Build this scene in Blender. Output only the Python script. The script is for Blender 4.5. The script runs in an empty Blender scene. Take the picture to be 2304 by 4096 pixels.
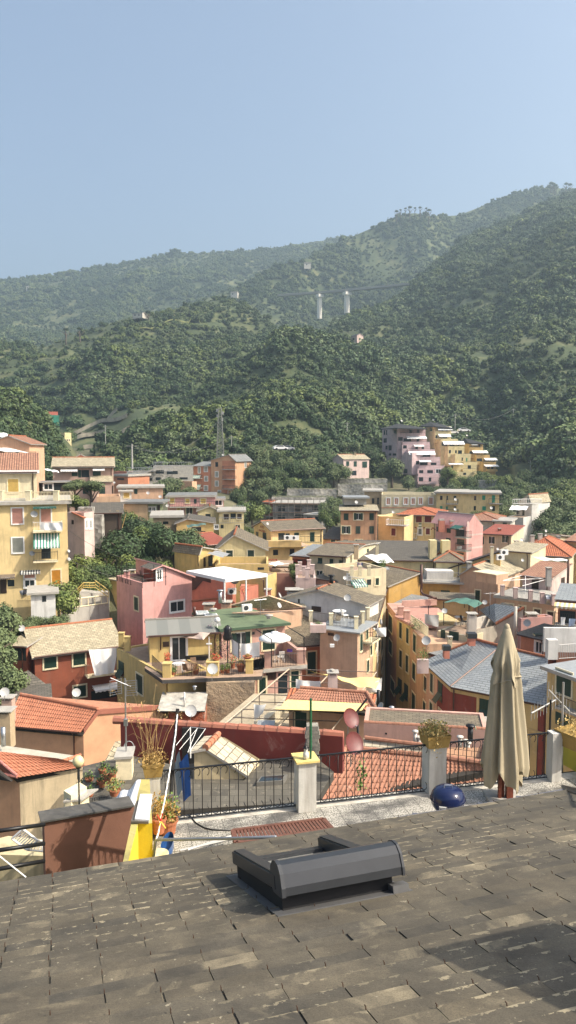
import bpy,math,random
from mathutils import Vector,Matrix,noise
R=math.radians
random.seed(7)
FPX=745.0
PITCH=math.atan(62/FPX)
SC=bpy.context.scene
COL=SC.collection
CM=Matrix.Rotation(math.pi/2-PITCH,3,'X')
Z=Vector((0,0,1))
SUN=Vector((.96,-.28,.0)).normalized()*math.cos(R(45))+Z*math.sin(R(45))
def V(*a):return Vector(a)
def ray(px,py):
 d=CM@Vector(((px-288)/FPX,(512-py)/FPX,-1))
 return d/d.y
def at(px,py,Y):return ray(px,py)*Y
def atz(px,py,z):
 d=ray(px,py);return d*(z/d.z)
TO={'A':(0,400),'B':(187.5,400),'C':(376,400),'D':(0,550),'E':(187.5,550),'F':(376,550),'G':(0,700),'H':(187.5,700),'I':(376,700)}
def Q(t,x,y):
 if t=='P':return x,y
 if t=='T':return x*.39752,y*.39752
 if t=='S':return 375+x*.08627,412.5+y*.08627
 if t=='U':return 140+x*.12077,610+y*.12077
 if t=='X':return 462.5+x*.07833,587.5+y*.07833
 o=TO[t];return o[0]+x*.13803,o[1]+y*.13803
def tat(t,x,y,Y):return at(*Q(t,x,y),Y)
def tz(t,x,y,z):return atz(*Q(t,x,y),z)
def sm(a,b,x):
 t=max(0.,min(1.,(x-a)/(b-a)));return t*t*(3-2*t)
def lerp(a,b,t):return a+(b-a)*t
def pl(pts,x):
 if x<=pts[0][0]:return pts[0][1]
 for(x0,y0),(x1,y1)in zip(pts,pts[1:]):
  if x<=x1:return y0+(y1-y0)*(x-x0)/(x1-x0)
 return pts[-1][1]
MATS={}
def nt(name):
 m=bpy.data.materials.new(name);m.use_nodes=True
 n=m.node_tree;b=n.nodes['Principled BSDF']
 return m,n,b
def ramp(n,fac,stops):
 r=n.nodes.new('ShaderNodeValToRGB');e=r.color_ramp.elements
 while len(e)<len(stops):e.new(.5)
 for k,(p,c)in enumerate(stops):e[k].position=p;e[k].color=(*c,1)if len(c)==3 else c
 n.links.new(fac,r.inputs[0]);return r.outputs[0]
def nz(n,scale,detail=4,rough=.6,vec=None,dist=0):
 t=n.nodes.new('ShaderNodeTexNoise');t.inputs['Scale'].default_value=scale
 t.inputs['Detail'].default_value=detail;t.inputs['Roughness'].default_value=rough;t.inputs['Distortion'].default_value=dist
 if vec:n.links.new(vec,t.inputs['Vector'])
 return t.outputs['Fac']
def oc(n,scale=(1,1,1),kind='Object'):
 c=n.nodes.new('ShaderNodeTexCoord');m=n.nodes.new('ShaderNodeMapping');m.inputs['Scale'].default_value=scale
 n.links.new(c.outputs[kind],m.inputs[0]);return m.outputs[0]
def mixc(n,fac,a,b,mode='MIX'):
 m=n.nodes.new('ShaderNodeMix');m.data_type='RGBA';m.blend_type=mode
 for s,v in((m.inputs['Factor'],fac),(m.inputs['A'],a),(m.inputs['B'],b)):
  if isinstance(v,bpy.types.NodeSocket):n.links.new(v,s)
  elif isinstance(v,(int,float)):s.default_value=v
  else:s.default_value=(*v,1)
 return m.outputs['Result']
def math_(n,op,a,b=None):
 m=n.nodes.new('ShaderNodeMath');m.operation=op
 for k,v in enumerate((a,b)):
  if v is None:continue
  if isinstance(v,bpy.types.NodeSocket):n.links.new(v,m.inputs[k])
  else:m.inputs[k].default_value=v
 return m.outputs[0]
def bump(n,b,h,s=.3,d=.02):
 u=n.nodes.new('ShaderNodeBump');u.inputs['Strength'].default_value=s;u.inputs['Distance'].default_value=d
 n.links.new(h,u.inputs['Height']);n.links.new(u.outputs[0],b.inputs['Normal'])
def sc3(c,k):return tuple(min(1,v*k)for v in c)
def plain(name,c,rough=.6,metal=0,var=.12,scale=6,bmp=0,emis=None,alpha=None):
 if name in MATS:return MATS[name]
 m,n,b=nt(name);f=nz(n,scale,5,.65,oc(n))
 n.links.new(ramp(n,f,[(.3,sc3(c,1-var)),(.7,sc3(c,1+var))]),b.inputs['Base Color'])
 b.inputs['Roughness'].default_value=rough;b.inputs['Metallic'].default_value=metal
 if bmp:bump(n,b,nz(n,scale*4,4,.7,oc(n)),bmp,.02)
 MATS[name]=m;return m
def plaster(name,c,wear=.5,dirt=(.16,.14,.11),rough=.9):
 """lime render: blotchy colour, vertical rain streaks, scuffs with a shape of their own"""
 if name in MATS:return MATS[name]
 m,n,b=nt(name)
 base=ramp(n,nz(n,.7,7,.66,oc(n)),[(.28,sc3(c,.76)),(.5,sc3(c,.97)),(.75,sc3(c,1.14))])
 st=ramp(n,nz(n,1.5,5,.7,oc(n,(1.6,1.6,.16))),[(.5,(0,0,0)),(.78,(1,1,1))])
 col=mixc(n,math_(n,'MULTIPLY',st,wear),base,mixc(n,.5,sc3(c,.5),dirt))
 sp=ramp(n,nz(n,1.1,8,.72,oc(n,(1,1,.8)),.6),[(.6,(0,0,0)),(.68,(1,1,1))])
 col=mixc(n,math_(n,'MULTIPLY',sp,wear*.8),col,mixc(n,.45,sc3(c,1.2),(.5,.46,.38)))
 n.links.new(col,b.inputs['Base Color']);b.inputs['Roughness'].default_value=rough
 bump(n,b,nz(n,14,6,.7,oc(n)),.25,.02)
 MATS[name]=m;return m
def tiles(name,c1,c2,mortar,bw=.42,bh=.22,lich=None,off=.5,lf=.5,wavy=0,bs=.6,rough=.85,msize=.018):
 """roof covering laid out on the roof's own metres (u along the eave, v up the slope)"""
 if name in MATS:return MATS[name]
 m,n,b=nt(name)
 uv=oc(n,(1,1,1),'UV')
 t=n.nodes.new('ShaderNodeTexBrick');n.links.new(uv,t.inputs['Vector']);t.offset=off
 for k,v in(('Color1',c1),('Color2',c2),('Mortar',mortar)):t.inputs[k].default_value=(*v,1)
 for k,v in(('Scale',1),('Mortar Size',msize),('Mortar Smooth',.3),('Bias',0),('Brick Width',bw),('Row Height',bh)):t.inputs[k].default_value=v
 col=mixc(n,ramp(n,nz(n,.45,6,.65,uv),[(.3,(0,0,0)),(.75,(.55,.55,.55))]),t.outputs['Color'],sc3(c1,.62))
 if lich:col=mixc(n,ramp(n,nz(n,2.6,8,.75,uv),[(lf,(0,0,0)),(lf+.14,(.8,.8,.8))]),col,lich)
 n.links.new(col,b.inputs['Base Color']);b.inputs['Roughness'].default_value=rough
 h=t.outputs['Fac']
 inv=math_(n,'SUBTRACT',1.,h)
 sep=n.nodes.new('ShaderNodeSeparateXYZ');n.links.new(uv,sep.inputs[0])
 saw=math_(n,'FRACT',math_(n,'DIVIDE',sep.outputs[1],bh))
 hh=math_(n,'ADD',inv,math_(n,'MULTIPLY',math_(n,'SUBTRACT',1.,saw),.8))
 if wavy:hh=math_(n,'ADD',hh,math_(n,'MULTIPLY',math_(n,'SINE',math_(n,'MULTIPLY',sep.outputs[0],6.2832/bw)),wavy))
 hh=math_(n,'ADD',hh,math_(n,'MULTIPLY',nz(n,9,5,.7,uv),.5))
 bump(n,b,hh,bs,.05)
 MATS[name]=m;return m
def louvre(name,c):
 m,n,b=nt(name)
 sep=n.nodes.new('ShaderNodeSeparateXYZ');n.links.new(oc(n),sep.inputs[0])
 saw=math_(n,'FRACT',math_(n,'MULTIPLY',sep.outputs[2],14.))
 col=mixc(n,nz(n,3,4,.6,oc(n)),sc3(c,.8),sc3(c,1.25))
 n.links.new(col,b.inputs['Base Color']);b.inputs['Roughness'].default_value=.55
 bump(n,b,saw,.9,.03);MATS[name]=m;return m
def stripes(name,c1,c2,scale,axis=0,kind='UV',rough=.8):
 m,n,b=nt(name)
 sep=n.nodes.new('ShaderNodeSeparateXYZ');n.links.new(oc(n,(1,1,1),kind),sep.inputs[0])
 f=math_(n,'GREATER_THAN',math_(n,'FRACT',math_(n,'MULTIPLY',sep.outputs[axis],scale)),.5)
 n.links.new(mixc(n,f,c1,c2),b.inputs['Base Color']);b.inputs['Roughness'].default_value=rough
 MATS[name]=m;return m
def leafm(name,c1,c2,c3,sat=1):
 m,n,b=nt(name)
 oi=n.nodes.new('ShaderNodeObjectInfo')
 base=ramp(n,oi.outputs['Random'],[(0,c1),(.5,c2),(1,c3)])
 col=mixc(n,ramp(n,nz(n,1.3,3,.6,oc(n)),[(.35,(0,0,0)),(.7,(1,1,1))]),base,mixc(n,.5,base,sc3(c2,1.35)))
 n.links.new(col,b.inputs['Base Color']);b.inputs['Roughness'].default_value=.7
 try:b.inputs['Subsurface Weight'].default_value=0
 except Exception:pass
 MATS[name]=m;return m
class MB:
 def __init__(s):s.v=[];s.f=[];s.m=[];s.uv=[]
 def face(s,pts,mi=0,uv=None):
  i=len(s.v);s.v+=[Vector(p)for p in pts];s.f.append(list(range(i,i+len(pts))));s.m.append(mi)
  s.uv.append(uv or[(0,0)]*len(pts));return s
 def boxv(s,o,ex,ey,ez,mi=0):
  i=len(s.v)
  s.v+=[o,o+ex,o+ex+ey,o+ey,o+ez,o+ex+ez,o+ex+ey+ez,o+ey+ez]
  fl=ex.cross(ey).dot(ez)<0
  for q in((0,3,2,1),(4,5,6,7),(0,1,5,4),(1,2,6,5),(2,3,7,6),(3,0,4,7)):
   q=q[::-1]if fl else q
   s.f.append([i+k for k in q]);s.m.append(mi);s.uv.append([(0,0),(1,0),(1,1),(0,1)])
  return s
 def box(s,x0,x1,y0,y1,z0,z1,mi=0):return s.boxv(V(x0,y0,z0),V(x1-x0,0,0),V(0,y1-y0,0),V(0,0,z1-z0),mi)
 def tube(s,pts,r,n=6,mi=0,cap=True):
  pts=[Vector(p)for p in pts];rs=r if isinstance(r,(list,tuple))else[r]*len(pts)
  i=len(s.v);up=None
  for k,p in enumerate(pts):
   d=(pts[min(k+1,len(pts)-1)]-pts[max(k-1,0)])
   d=d.normalized()if d.length>1e-9 else V(0,0,1)
   if up is None:up=V(0,0,1)if abs(d.z)<.9 else V(1,0,0)
   a=d.cross(up).normalized();bb=a.cross(d);up=bb
   for j in range(n):
    t=2*math.pi*j/n;s.v.append(p+(a*math.cos(t)+bb*math.sin(t))*rs[k])
  for k in range(len(pts)-1):
   for j in range(n):
    j2=(j+1)%n;s.f.append([i+k*n+j,i+k*n+j2,i+(k+1)*n+j2,i+(k+1)*n+j]);s.m.append(mi);s.uv.append([(0,0)]*4)
  if cap:
   s.f.append([i+j for j in range(n)][::-1]);s.m.append(mi);s.uv.append([(0,0)]*n)
   s.f.append([i+(len(pts)-1)*n+j for j in range(n)]);s.m.append(mi);s.uv.append([(0,0)]*n)
  return s
 def lathe(s,c,prof,n=16,mi=0,M=None,wob=None):
  """prof: (radius, height) pairs"""
  i=len(s.v);c=Vector(c)
  for r,h in prof:
   for j in range(n):
    t=2*math.pi*j/n;q=V(r*math.cos(t),r*math.sin(t),h)
    if wob:q=wob(q,t,h)
    s.v.append(c+(M@q if M else q))
  for k in range(len(prof)-1):
   for j in range(n):
    j2=(j+1)%n;s.f.append([i+k*n+j,i+k*n+j2,i+(k+1)*n+j2,i+(k+1)*n+j]);s.m.append(mi)
    s.uv.append([(j/n,k),((j+1)/n,k),((j+1)/n,k+1),(j/n,k+1)])
  return s
 def grid(s,fn,nu,nv,mi=0,su=1,sv=1):
  i=len(s.v)
  for b in range(nv+1):
   for a in range(nu+1):s.v.append(Vector(fn(a/nu,b/nv)))
  for b in range(nv):
   for a in range(nu):
    k=i+b*(nu+1)+a
    s.f.append([k,k+1,k+nu+2,k+nu+1]);s.m.append(mi)
    s.uv.append([(a/nu*su,b/nv*sv),((a+1)/nu*su,b/nv*sv),((a+1)/nu*su,(b+1)/nv*sv),(a/nu*su,(b+1)/nv*sv)])
  return s
 def build(s,name,mats,parent=None,smooth=False,o=None):
  me=bpy.data.meshes.new(name)
  off=parent.matrix_basis.translation.copy()if parent is not None and parent.get('_w')else V(0,0,0)
  if parent is not None and parent.parent is not None:off=Vector(parent['_off'])
  if o is not None:off=Vector(o)
  me.from_pydata([tuple(p-off)for p in s.v],[],s.f)
  l=me.uv_layers.new(name='UVMap');k=0
  flat=[]
  for u in s.uv:
   for a in u:flat+=[a[0],a[1]]
  l.data.foreach_set('uv',flat)
  me.polygons.foreach_set('material_index',s.m)
  if smooth:me.polygons.foreach_set('use_smooth',[True]*len(s.f))
  for m in(mats if isinstance(mats,(list,tuple))else[mats]):me.materials.append(m)
  ob=bpy.data.objects.new(name,me);COL.objects.link(ob)
  if o is not None and parent is None:ob.location=off
  if parent is not None:
   ob.parent=parent
  ob['_off']=tuple(off)
  return ob
def tag(o,label,cat,group=None,kind=None):
 if label:o['label']=label
 if cat:o['category']=cat
 if group:o['group']=group
 if kind:o['kind']=kind
 return o
def thing(name,label,cat,loc=(0,0,0),rz=0,group=None,world=True):
 """Empty at the thing's base; world=True: its parts are given in world coordinates"""
 o=bpy.data.objects.new(name,None);COL.objects.link(o);o.location=loc;o.rotation_euler=(0,0,rz)
 if world:o['_w']=1
 o.empty_display_size=.3
 return tag(o,label,cat,group)
def solo(mb,name,mats,label,cat,group=None,kind=None,smooth=False):
 """a thing that is one mesh, origin at its base centre"""
 xs=[p.x for p in mb.v];ys=[p.y for p in mb.v];zs=[p.z for p in mb.v]
 o=mb.build(name,mats,None,smooth,o=((min(xs)+max(xs))/2,(min(ys)+max(ys))/2,min(zs)))
 o['_w']=1;return tag(o,label,cat,group,kind)
def dup(root,loc,rz,label,group=None,scale=1):
 r=root.copy();COL.objects.link(r);r.location=loc;r.rotation_euler=(0,0,rz);r.scale=(scale,)*3
 r['label']=label
 if group:r['group']=group
 for ch in list(root.children):
  c=ch.copy();COL.objects.link(c);c.parent=r
  for g in ch.children:
   d=g.copy();COL.objects.link(d);d.parent=c
 return r
def ground(x,y):
 v=y
 z=pl([(0,-33),(60,-32),(95,-29),(130,-24.5),(180,-17),(205,-14),(235,-12),(255,-9),(270,-4),(300,0),(380,4),(520,2),(5000,-20)],y)
 z=max(z,lerp(z,pl([(70,-15.5),(85,-14.6),(120,-12.5),(150,-12.5),(200,-12),(260,-6),(340,4)],y),sm(-9,-17,x)*sm(74,82,y)*(1-sm(300,400,y))))
 return z
G_SH=louvre('green shutter paint',(.010,.045,.032))
YEL_SH=louvre('yellow shutter paint',(.62,.42,.11));ORA_SH=louvre('orange shutter paint',(.72,.30,.03))
RED_SH=louvre('dark red shutter paint',(.16,.02,.025));BRN_SH=louvre('brown shutter paint',(.05,.03,.022))
TEAL_SH=louvre('bright green shutter paint',(.03,.30,.18));PNK_SH=louvre('pink roller blind',(.50,.25,.2));GRY_SH=louvre('grey roller blind',(.3,.31,.27))
WHT=plain('white paint',(.74,.73,.70),.5,var=.08);CRM=plain('cream trim',(.68,.60,.40),.8,var=.12)
BLK=plain('black iron',(.012,.012,.013),.45,.3);DGRY=plain('dark grey metal',(.06,.065,.07),.4,.6)
GLS=plain('dark window glass',(.02,.028,.032),.08,0);DRK=plain('dark opening',(.012,.012,.012),.9)
WOOD=plain('weathered wood',(.22,.12,.06),.7,var=.3,bmp=.3);CONC=plain('concrete',(.36,.34,.30),.9,var=.2,scale=2,bmp=.3)
GALV=plain('galvanised metal',(.42,.43,.44),.35,.8);WHF=plain('white cloth',(.78,.78,.76),.9,var=.05)
YLF=plain('pale yellow cloth',(.74,.60,.24),.9,var=.1);TCP=plain('terracotta pot',(.34,.12,.055),.8,var=.2)
SLF=plain('dish off white',(.36,.36,.35),.45,var=.08);REDD=plain('dish dull red',(.125,.028,.026),.5,var=.15)
ZINC=plain('zinc sheet',(.33,.35,.36),.5,.3,var=.15)
OXY=plain('dark brown downpipe',(.07,.03,.02),.4,.3)
R_STONE=tiles('pale stone roof slabs',(.50,.43,.29),(.31,.27,.18),(.08,.065,.045),.40,.24,(.62,.58,.42),lf=.56)
R_STONE2=tiles('grey brown stone roof slabs',(.22,.18,.12),(.12,.10,.07),(.035,.03,.025),.42,.24,(.42,.38,.26),lf=.58)
R_STONE3=tiles('dark weathered stone roof slabs',(.14,.125,.10),(.085,.075,.06),(.02,.018,.015),.42,.24,(.28,.25,.18),lf=.6)
R_SLATE=tiles('blue grey slate roof',(.30,.32,.325),(.22,.24,.25),(.06,.065,.07),.6,.24,(.45,.49,.50),lf=.6,rough=.6,msize=.02)
R_TERRA=tiles('orange clay roof tiles',(.52,.17,.075),(.38,.11,.05),(.12,.035,.02),.24,.36,(.5,.3,.18),lf=.66,wavy=1.4,off=0)
R_TERRAB=tiles('faded brown clay roof tiles',(.40,.21,.13),(.28,.13,.08),(.09,.04,.03),.24,.36,(.45,.38,.26),lf=.58,wavy=1.4,off=0)
R_RED=tiles('smooth red brown roof tiles',(.33,.085,.05),(.27,.07,.045),(.1,.03,.02),.3,.3,None,wavy=.5,off=0,bs=.3)
R_GREEN=plain('green roofing felt',(.115,.155,.085),.9,var=.25,scale=1.2,bmp=.2)
R_GREY=plain('grey roofing felt',(.17,.175,.17),.9,var=.25,scale=1,bmp=.2)
R_FELT=stripes('patched bitumen felt',(.20,.20,.18),(.16,.165,.15),.55,0)
R_DARK=tiles('dark charcoal roof',(.055,.058,.065),(.045,.048,.053),(.02,.02,.02),.4,.3,None,bs=.3)
FLOORM=plain('terrace floor tiles',(.34,.24,.17),.85,var=.2,scale=3)
GRNSTR=stripes('green and white striped canvas',(.04,.20,.15),(.68,.70,.64),3.4,0)
YLSTR=stripes('yellow and white striped canvas',(.66,.48,.22),(.70,.66,.55),3,0)
PAL=dict(yellow=(.68,.53,.28),yellow2=(.58,.44,.19),cream=(.62,.55,.38),cream2=(.58,.51,.35),paleyel=(.68,.58,.33),ochre=(.48,.30,.10),ochre2=(.58,.42,.20),peach=(.60,.38,.25),peach2=(.56,.38,.26),orange=(.56,.33,.20),orange2=(.50,.22,.13),pink=(.61,.34,.31),pink2=(.53,.33,.27),lilac=(.66,.50,.49),palepink=(.58,.45,.41),redbrown=(.24,.075,.042),red=(.24,.05,.034),salmon=(.50,.20,.14),white=(.64,.62,.58),grey=(.33,.32,.30),tan=(.44,.34,.22),offwhite=(.57,.53,.46),mauve=(.46,.32,.26),green=(.29,.34,.20),brownpink=(.34,.19,.14))
def W(k):
 c=PAL[k];l=sum(c)/3
 return plaster('plaster '+k,tuple(max(.01,(l+(v-l)*1.08)*.96)for v in c))
cam=bpy.data.cameras.new('camera');co=bpy.data.objects.new('camera',cam);COL.objects.link(co)
cam.sensor_fit='VERTICAL';cam.sensor_height=36;cam.lens=36*FPX/1024;cam.clip_end=9000;cam.clip_start=.1
co.rotation_euler=(math.pi/2-PITCH,0,0);SC.camera=co
w=bpy.data.worlds.new('World');SC.world=w;w.use_nodes=True
sk=w.node_tree.nodes.new('ShaderNodeTexSky');sk.sky_type='NISHITA';sk.sun_disc=False
sk.sun_elevation=math.asin(SUN.z);sk.sun_rotation=math.atan2(SUN.x,SUN.y)
sk.air_density=1.0;sk.dust_density=5.0;sk.ozone_density=.8;sk.altitude=50
w.node_tree.links.new(sk.outputs[0],w.node_tree.nodes['Background'].inputs[0]);w.node_tree.nodes['Background'].inputs[1].default_value=.15
sl=bpy.data.lights.new('sun','SUN');sl.energy=4.6;sl.angle=R(.5);sl.color=(1,.91,.77)
so=bpy.data.objects.new('sun',sl);COL.objects.link(so);so.rotation_euler=SUN.to_track_quat('Z','Y').to_euler()
SC.view_settings.view_transform='Standard';SC.view_settings.look='None';SC.view_settings.exposure=.68;SC.view_settings.gamma=1
m,n,b=nt('valley haze');n.nodes.remove(b)
pv=n.nodes.new('ShaderNodeVolumePrincipled');pv.inputs['Color'].default_value=(.66,.86,1,1);pv.inputs['Density'].default_value=.0004;pv.inputs['Anisotropy'].default_value=.35
n.links.new(pv.outputs[0],n.nodes['Material Output'].inputs['Volume'])
hz=MB().box(-2600,2600,-60,3200,-60,640)
solo(hz,'haze',m,None,None,kind='stuff')
SC.cycles.volume_bounces=0;SC.cycles.max_bounces=6;SC.cycles.diffuse_bounces=4;SC.cycles.glossy_bounces=2;SC.cycles.transparent_max_bounces=8
def ground_mat(name,dry,grass,dark,s):
 m,n,b=nt(name);v=oc(n)
 c=ramp(n,nz(n,s,7,.65,v),[(.3,dark),(.5,grass),(.66,dry)])
 n.links.new(c,b.inputs['Base Color']);b.inputs['Roughness'].default_value=.95
 bump(n,b,nz(n,s*8,5,.7,v),.6,.3);return m
GM=ground_mat('earth and dry grass',(.20,.17,.10),(.10,.10,.05),(.05,.055,.028),.12)
HM=ground_mat('hill undergrowth',(.15,.15,.065),(.06,.08,.03),(.03,.045,.018),.05)
def axis(a,b,knots):
 out=[a]
 while out[-1]<b:out.append(out[-1]+pl(knots,out[-1]))
 return out
gx=axis(-3200,3200,[(-3200,300),(-300,60),(-120,10),(-40,5),(40,5),(120,10),(300,60),(3200,300)])
gy=axis(-50,5200,[(-50,10),(0,5),(130,5),(300,12),(500,100),(5200,500)])
g=MB()
g.v=[V(x,y,ground(x,y)+.5*noise.noise(V(x*.1,y*.1,0)))for y in gy for x in gx]
nx=len(gx)
for j in range(len(gy)-1):
 for i in range(nx-1):g.f.append([j*nx+i,j*nx+i+1,(j+1)*nx+i+1,(j+1)*nx+i]);g.m.append(0);g.uv.append([(0,0)]*4)
tag(g.build('ground',GM,smooth=True),None,None,kind='structure')
def crown_mesh(name,seed,mat,n=420,R0=1.,hgt=.8,leaf=.16,lumps=9,core=.72,cone=0,flat=0):
 rnd=random.Random(seed);b=MB();L=[]
 for k in range(lumps):
  a=rnd.uniform(0,6.28);q=rnd.uniform(0,1)
  if cone:zz=q*1.7-.7;rr=(1-q)*.55*rnd.uniform(.3,1);L.append((V(rr*math.cos(a),rr*math.sin(a),zz),.5*(1.1-q)))
  else:
   rr=math.sqrt(rnd.uniform(0,1))*.62;L.append((V(rr*math.cos(a),rr*math.sin(a),rnd.uniform(-.38,.42)*hgt*(1-flat)),rnd.uniform(.30,.5)))
 for c,r in L:
  c1=c;nn=7
  for i in range(nn):
   pass
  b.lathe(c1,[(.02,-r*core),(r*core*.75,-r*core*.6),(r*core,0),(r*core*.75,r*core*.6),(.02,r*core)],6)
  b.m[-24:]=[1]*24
 for k in range(n):
  c,r=L[k%len(L)]
  d=V(rnd.gauss(0,1),rnd.gauss(0,1),rnd.gauss(0,1)*.9+.25).normalized()
  p=c+d*r*rnd.uniform(.72,1.12);p.z*=1
  nn=(d+V(rnd.uniform(-1,1),rnd.uniform(-1,1),rnd.uniform(-.4,1))*.7).normalized()
  a=nn.orthogonal().normalized();bb=nn.cross(a);t=rnd.uniform(0,6.28)
  u=(a*math.cos(t)+bb*math.sin(t))*leaf*rnd.uniform(.6,1.2);w_=nn.cross(u)*rnd.uniform(.5,.9)
  b.face([p-u,p-w_*.8+nn*.02,p+u,p+w_],0)
 me=b.build(name,mat)
 return me
LEAF=[leafm('leaf olive',(.085,.12,.045),(.115,.15,.058),(.065,.10,.034)),leafm('leaf deep green',(.025,.052,.016),(.052,.090,.026),(.10,.13,.036)),leafm('leaf bright green',(.10,.14,.032),(.14,.175,.04),(.065,.11,.028))]
INNER=plain('crown core dark as shade',(.022,.032,.012),.9)  # solid crown core, coloured dark to put shade into the leaf gaps
BARK=plain('bark',(.12,.09,.065),.9,var=.3,bmp=.5)
def make_protos(tagname,specs,leaf,n):
 c=bpy.data.collections.new(tagname)
 for k,(mat,kw)in enumerate(specs):
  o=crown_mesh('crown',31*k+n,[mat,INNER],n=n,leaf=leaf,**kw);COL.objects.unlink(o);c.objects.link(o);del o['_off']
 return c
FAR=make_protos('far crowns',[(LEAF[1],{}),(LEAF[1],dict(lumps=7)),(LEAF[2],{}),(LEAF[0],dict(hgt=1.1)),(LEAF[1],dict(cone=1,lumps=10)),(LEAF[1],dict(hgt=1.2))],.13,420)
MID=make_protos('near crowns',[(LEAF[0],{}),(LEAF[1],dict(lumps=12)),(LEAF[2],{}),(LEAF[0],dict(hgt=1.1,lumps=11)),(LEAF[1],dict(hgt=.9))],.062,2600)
def scatter_group(coll):
 ng=bpy.data.node_groups.new('scatter','GeometryNodeTree')
 ng.interface.new_socket('Geometry',in_out='INPUT',socket_type='NodeSocketGeometry');ng.interface.new_socket('Geometry',in_out='OUTPUT',socket_type='NodeSocketGeometry')
 N=ng.nodes.new;L=ng.links.new
 gi=N('NodeGroupInput');go=N('NodeGroupOutput');ip=N('GeometryNodeInstanceOnPoints');ci=N('GeometryNodeCollectionInfo')
 ci.inputs['Collection'].default_value=coll;ci.inputs['Separate Children'].default_value=True;ci.inputs['Reset Children'].default_value=True
 sc=N('GeometryNodeInputNamedAttribute');sc.data_type='FLOAT';sc.inputs['Name'].default_value='sc'
 ty=N('GeometryNodeInputNamedAttribute');ty.data_type='INT';ty.inputs['Name'].default_value='ty'
 rv=N('FunctionNodeRandomValue');rv.data_type='FLOAT_VECTOR';rv.inputs[0].default_value=(-.15,-.15,0);rv.inputs[1].default_value=(.15,.15,6.28)
 L(gi.outputs[0],ip.inputs['Points']);L(ci.outputs[0],ip.inputs['Instance']);ip.inputs['Pick Instance'].default_value=True
 L(ty.outputs[0],ip.inputs['Instance Index']);L(sc.outputs[0],ip.inputs['Scale']);L(rv.outputs[0],ip.inputs['Rotation']);L(ip.outputs[0],go.inputs[0])
 return ng
SG={id(FAR):scatter_group(FAR),id(MID):scatter_group(MID)}
def forest(name,pts,coll,label):
 me=bpy.data.meshes.new(name);me.from_pydata([tuple(p[0])for p in pts],[],[])
 a=me.attributes.new('sc','FLOAT','POINT');a.data.foreach_set('value',[p[1]for p in pts])
 a=me.attributes.new('ty','INT','POINT');a.data.foreach_set('value',[p[2]for p in pts])
 o=bpy.data.objects.new(name,me);COL.objects.link(o);md=o.modifiers.new('scatter','NODES');md.node_group=SG[id(coll)]
 return tag(o,label,'trees',kind='stuff')
def hill(name,ridge,foot,nu=90,nv=26,bulge=12,rough=8,back=(60,-40),crown=8,far=True,flabel='',clear=.2,seed=0,u0=-330,u1=930,keep=None,spacing=.62,scl=1.,terr=0):
 """ridge / foot: [(disp_x, disp_y, Y)], read off the photo; a real slope between them with its own back side"""
 rp=[(a*.39752,b*.39752,c)for a,b,c in ridge];fp=[(a*.39752,b*.39752,c)for a,b,c in foot]
 ry=[(p[0],p[1])for p in rp];rY=[(p[0],p[2])for p in rp];fy=[(p[0],p[1])for p in fp];fY=[(p[0],p[2])for p in fp]
 x0,x1=rp[0][0],rp[-1][0]
 amp=rough
 def S(u,t):
  px=x0+(x1-x0)*u
  A=at(px,pl(ry,px),pl(rY,px));B=at(px,pl(fy,px),pl(fY,px))
  P=A.lerp(B,t);w_=math.sin(math.pi*min(1,t))
  q=V(P.x,P.y,seed*50.)*(1/(amp*7))
  P.z+=bulge*w_+amp*min(1,t*5)*w_**.5*(noise.fractal(q,1,2,4)*1.7-.15*abs(noise.noise(q*2.3)))
  if terr:P.z=lerp(P.z,math.floor(P.z/terr)*terr,.7*sm(.1,.3,noise.noise(q*1.3+V(9,9,9))+.15))
  return P
 b=MB();rows=[]
 bk=[]
 for u in range(nu+1):
  A=S(u/nu,0);bk.append([A+V(0,back[0]*3,back[1]*4),A+V(0,back[0]*1.5,back[1]*1.5),A+V(0,back[0]*.5,back[1]*.2)])
 for k in range(3):rows.append([bk[u][k]for u in range(nu+1)])
 for t in range(nv+1):rows.append([S(u/nu,t/nv)for u in range(nu+1)])
 rows.append([p+V(0,-14,-12)for p in rows[-1]])
 b.v=[p for r in rows for p in r]
 for j in range(len(rows)-1):
  for i in range(nu):b.f.append([(j+1)*(nu+1)+i,(j+1)*(nu+1)+i+1,j*(nu+1)+i+1,j*(nu+1)+i]);b.m.append(0);b.uv.append([(0,0)]*4)
 tag(b.build(name,HM,smooth=True),None,None,kind='structure')
 rnd=random.Random(seed+5);pts=[]
 for j in range(nv):
  for i in range(nu):
   a0,a1,a2=S(i/nu,j/nv),S((i+1)/nu,j/nv),S(i/nu,(j+1)/nv)
   if not-60<x0+(x1-x0)*i/nu<636:continue
   area=(a1-a0).cross(a2-a0).length
   k=area/(crown*spacing)**2;k=int(k)+(rnd.random()<k%1)
   for _ in range(k):
    p=S((i+rnd.random())/nu,(j+rnd.random())/nv)
    if keep and not keep(p):continue
    c=noise.fractal(V(p.x,p.y,p.z)*(1/(crown*9)),1,2,3)
    if c>clear and rnd.random()<.3:continue
    s_=crown*.5*rnd.choice((rnd.uniform(.5,1.),rnd.uniform(.8,1.2),rnd.uniform(1.,1.5)))*scl*(.5 if c>clear else 1)*(1+.9*noise.noise(V(p.x,p.y,11)*(1/(crown*11))))
    tt=noise.noise(V(p.x,p.y,7)*(1/(crown*6)))
    ty=rnd.choice((0,1,1,5,4)if tt<-.05 else(0,2,2,3)if tt>.18 else(0,1,2,3,5))
    pts.append((p+V(0,0,s_*.35),s_,ty))
 forest('forest',pts,FAR if far else MID,flabel)
 print(name,len(pts));return S
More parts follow.
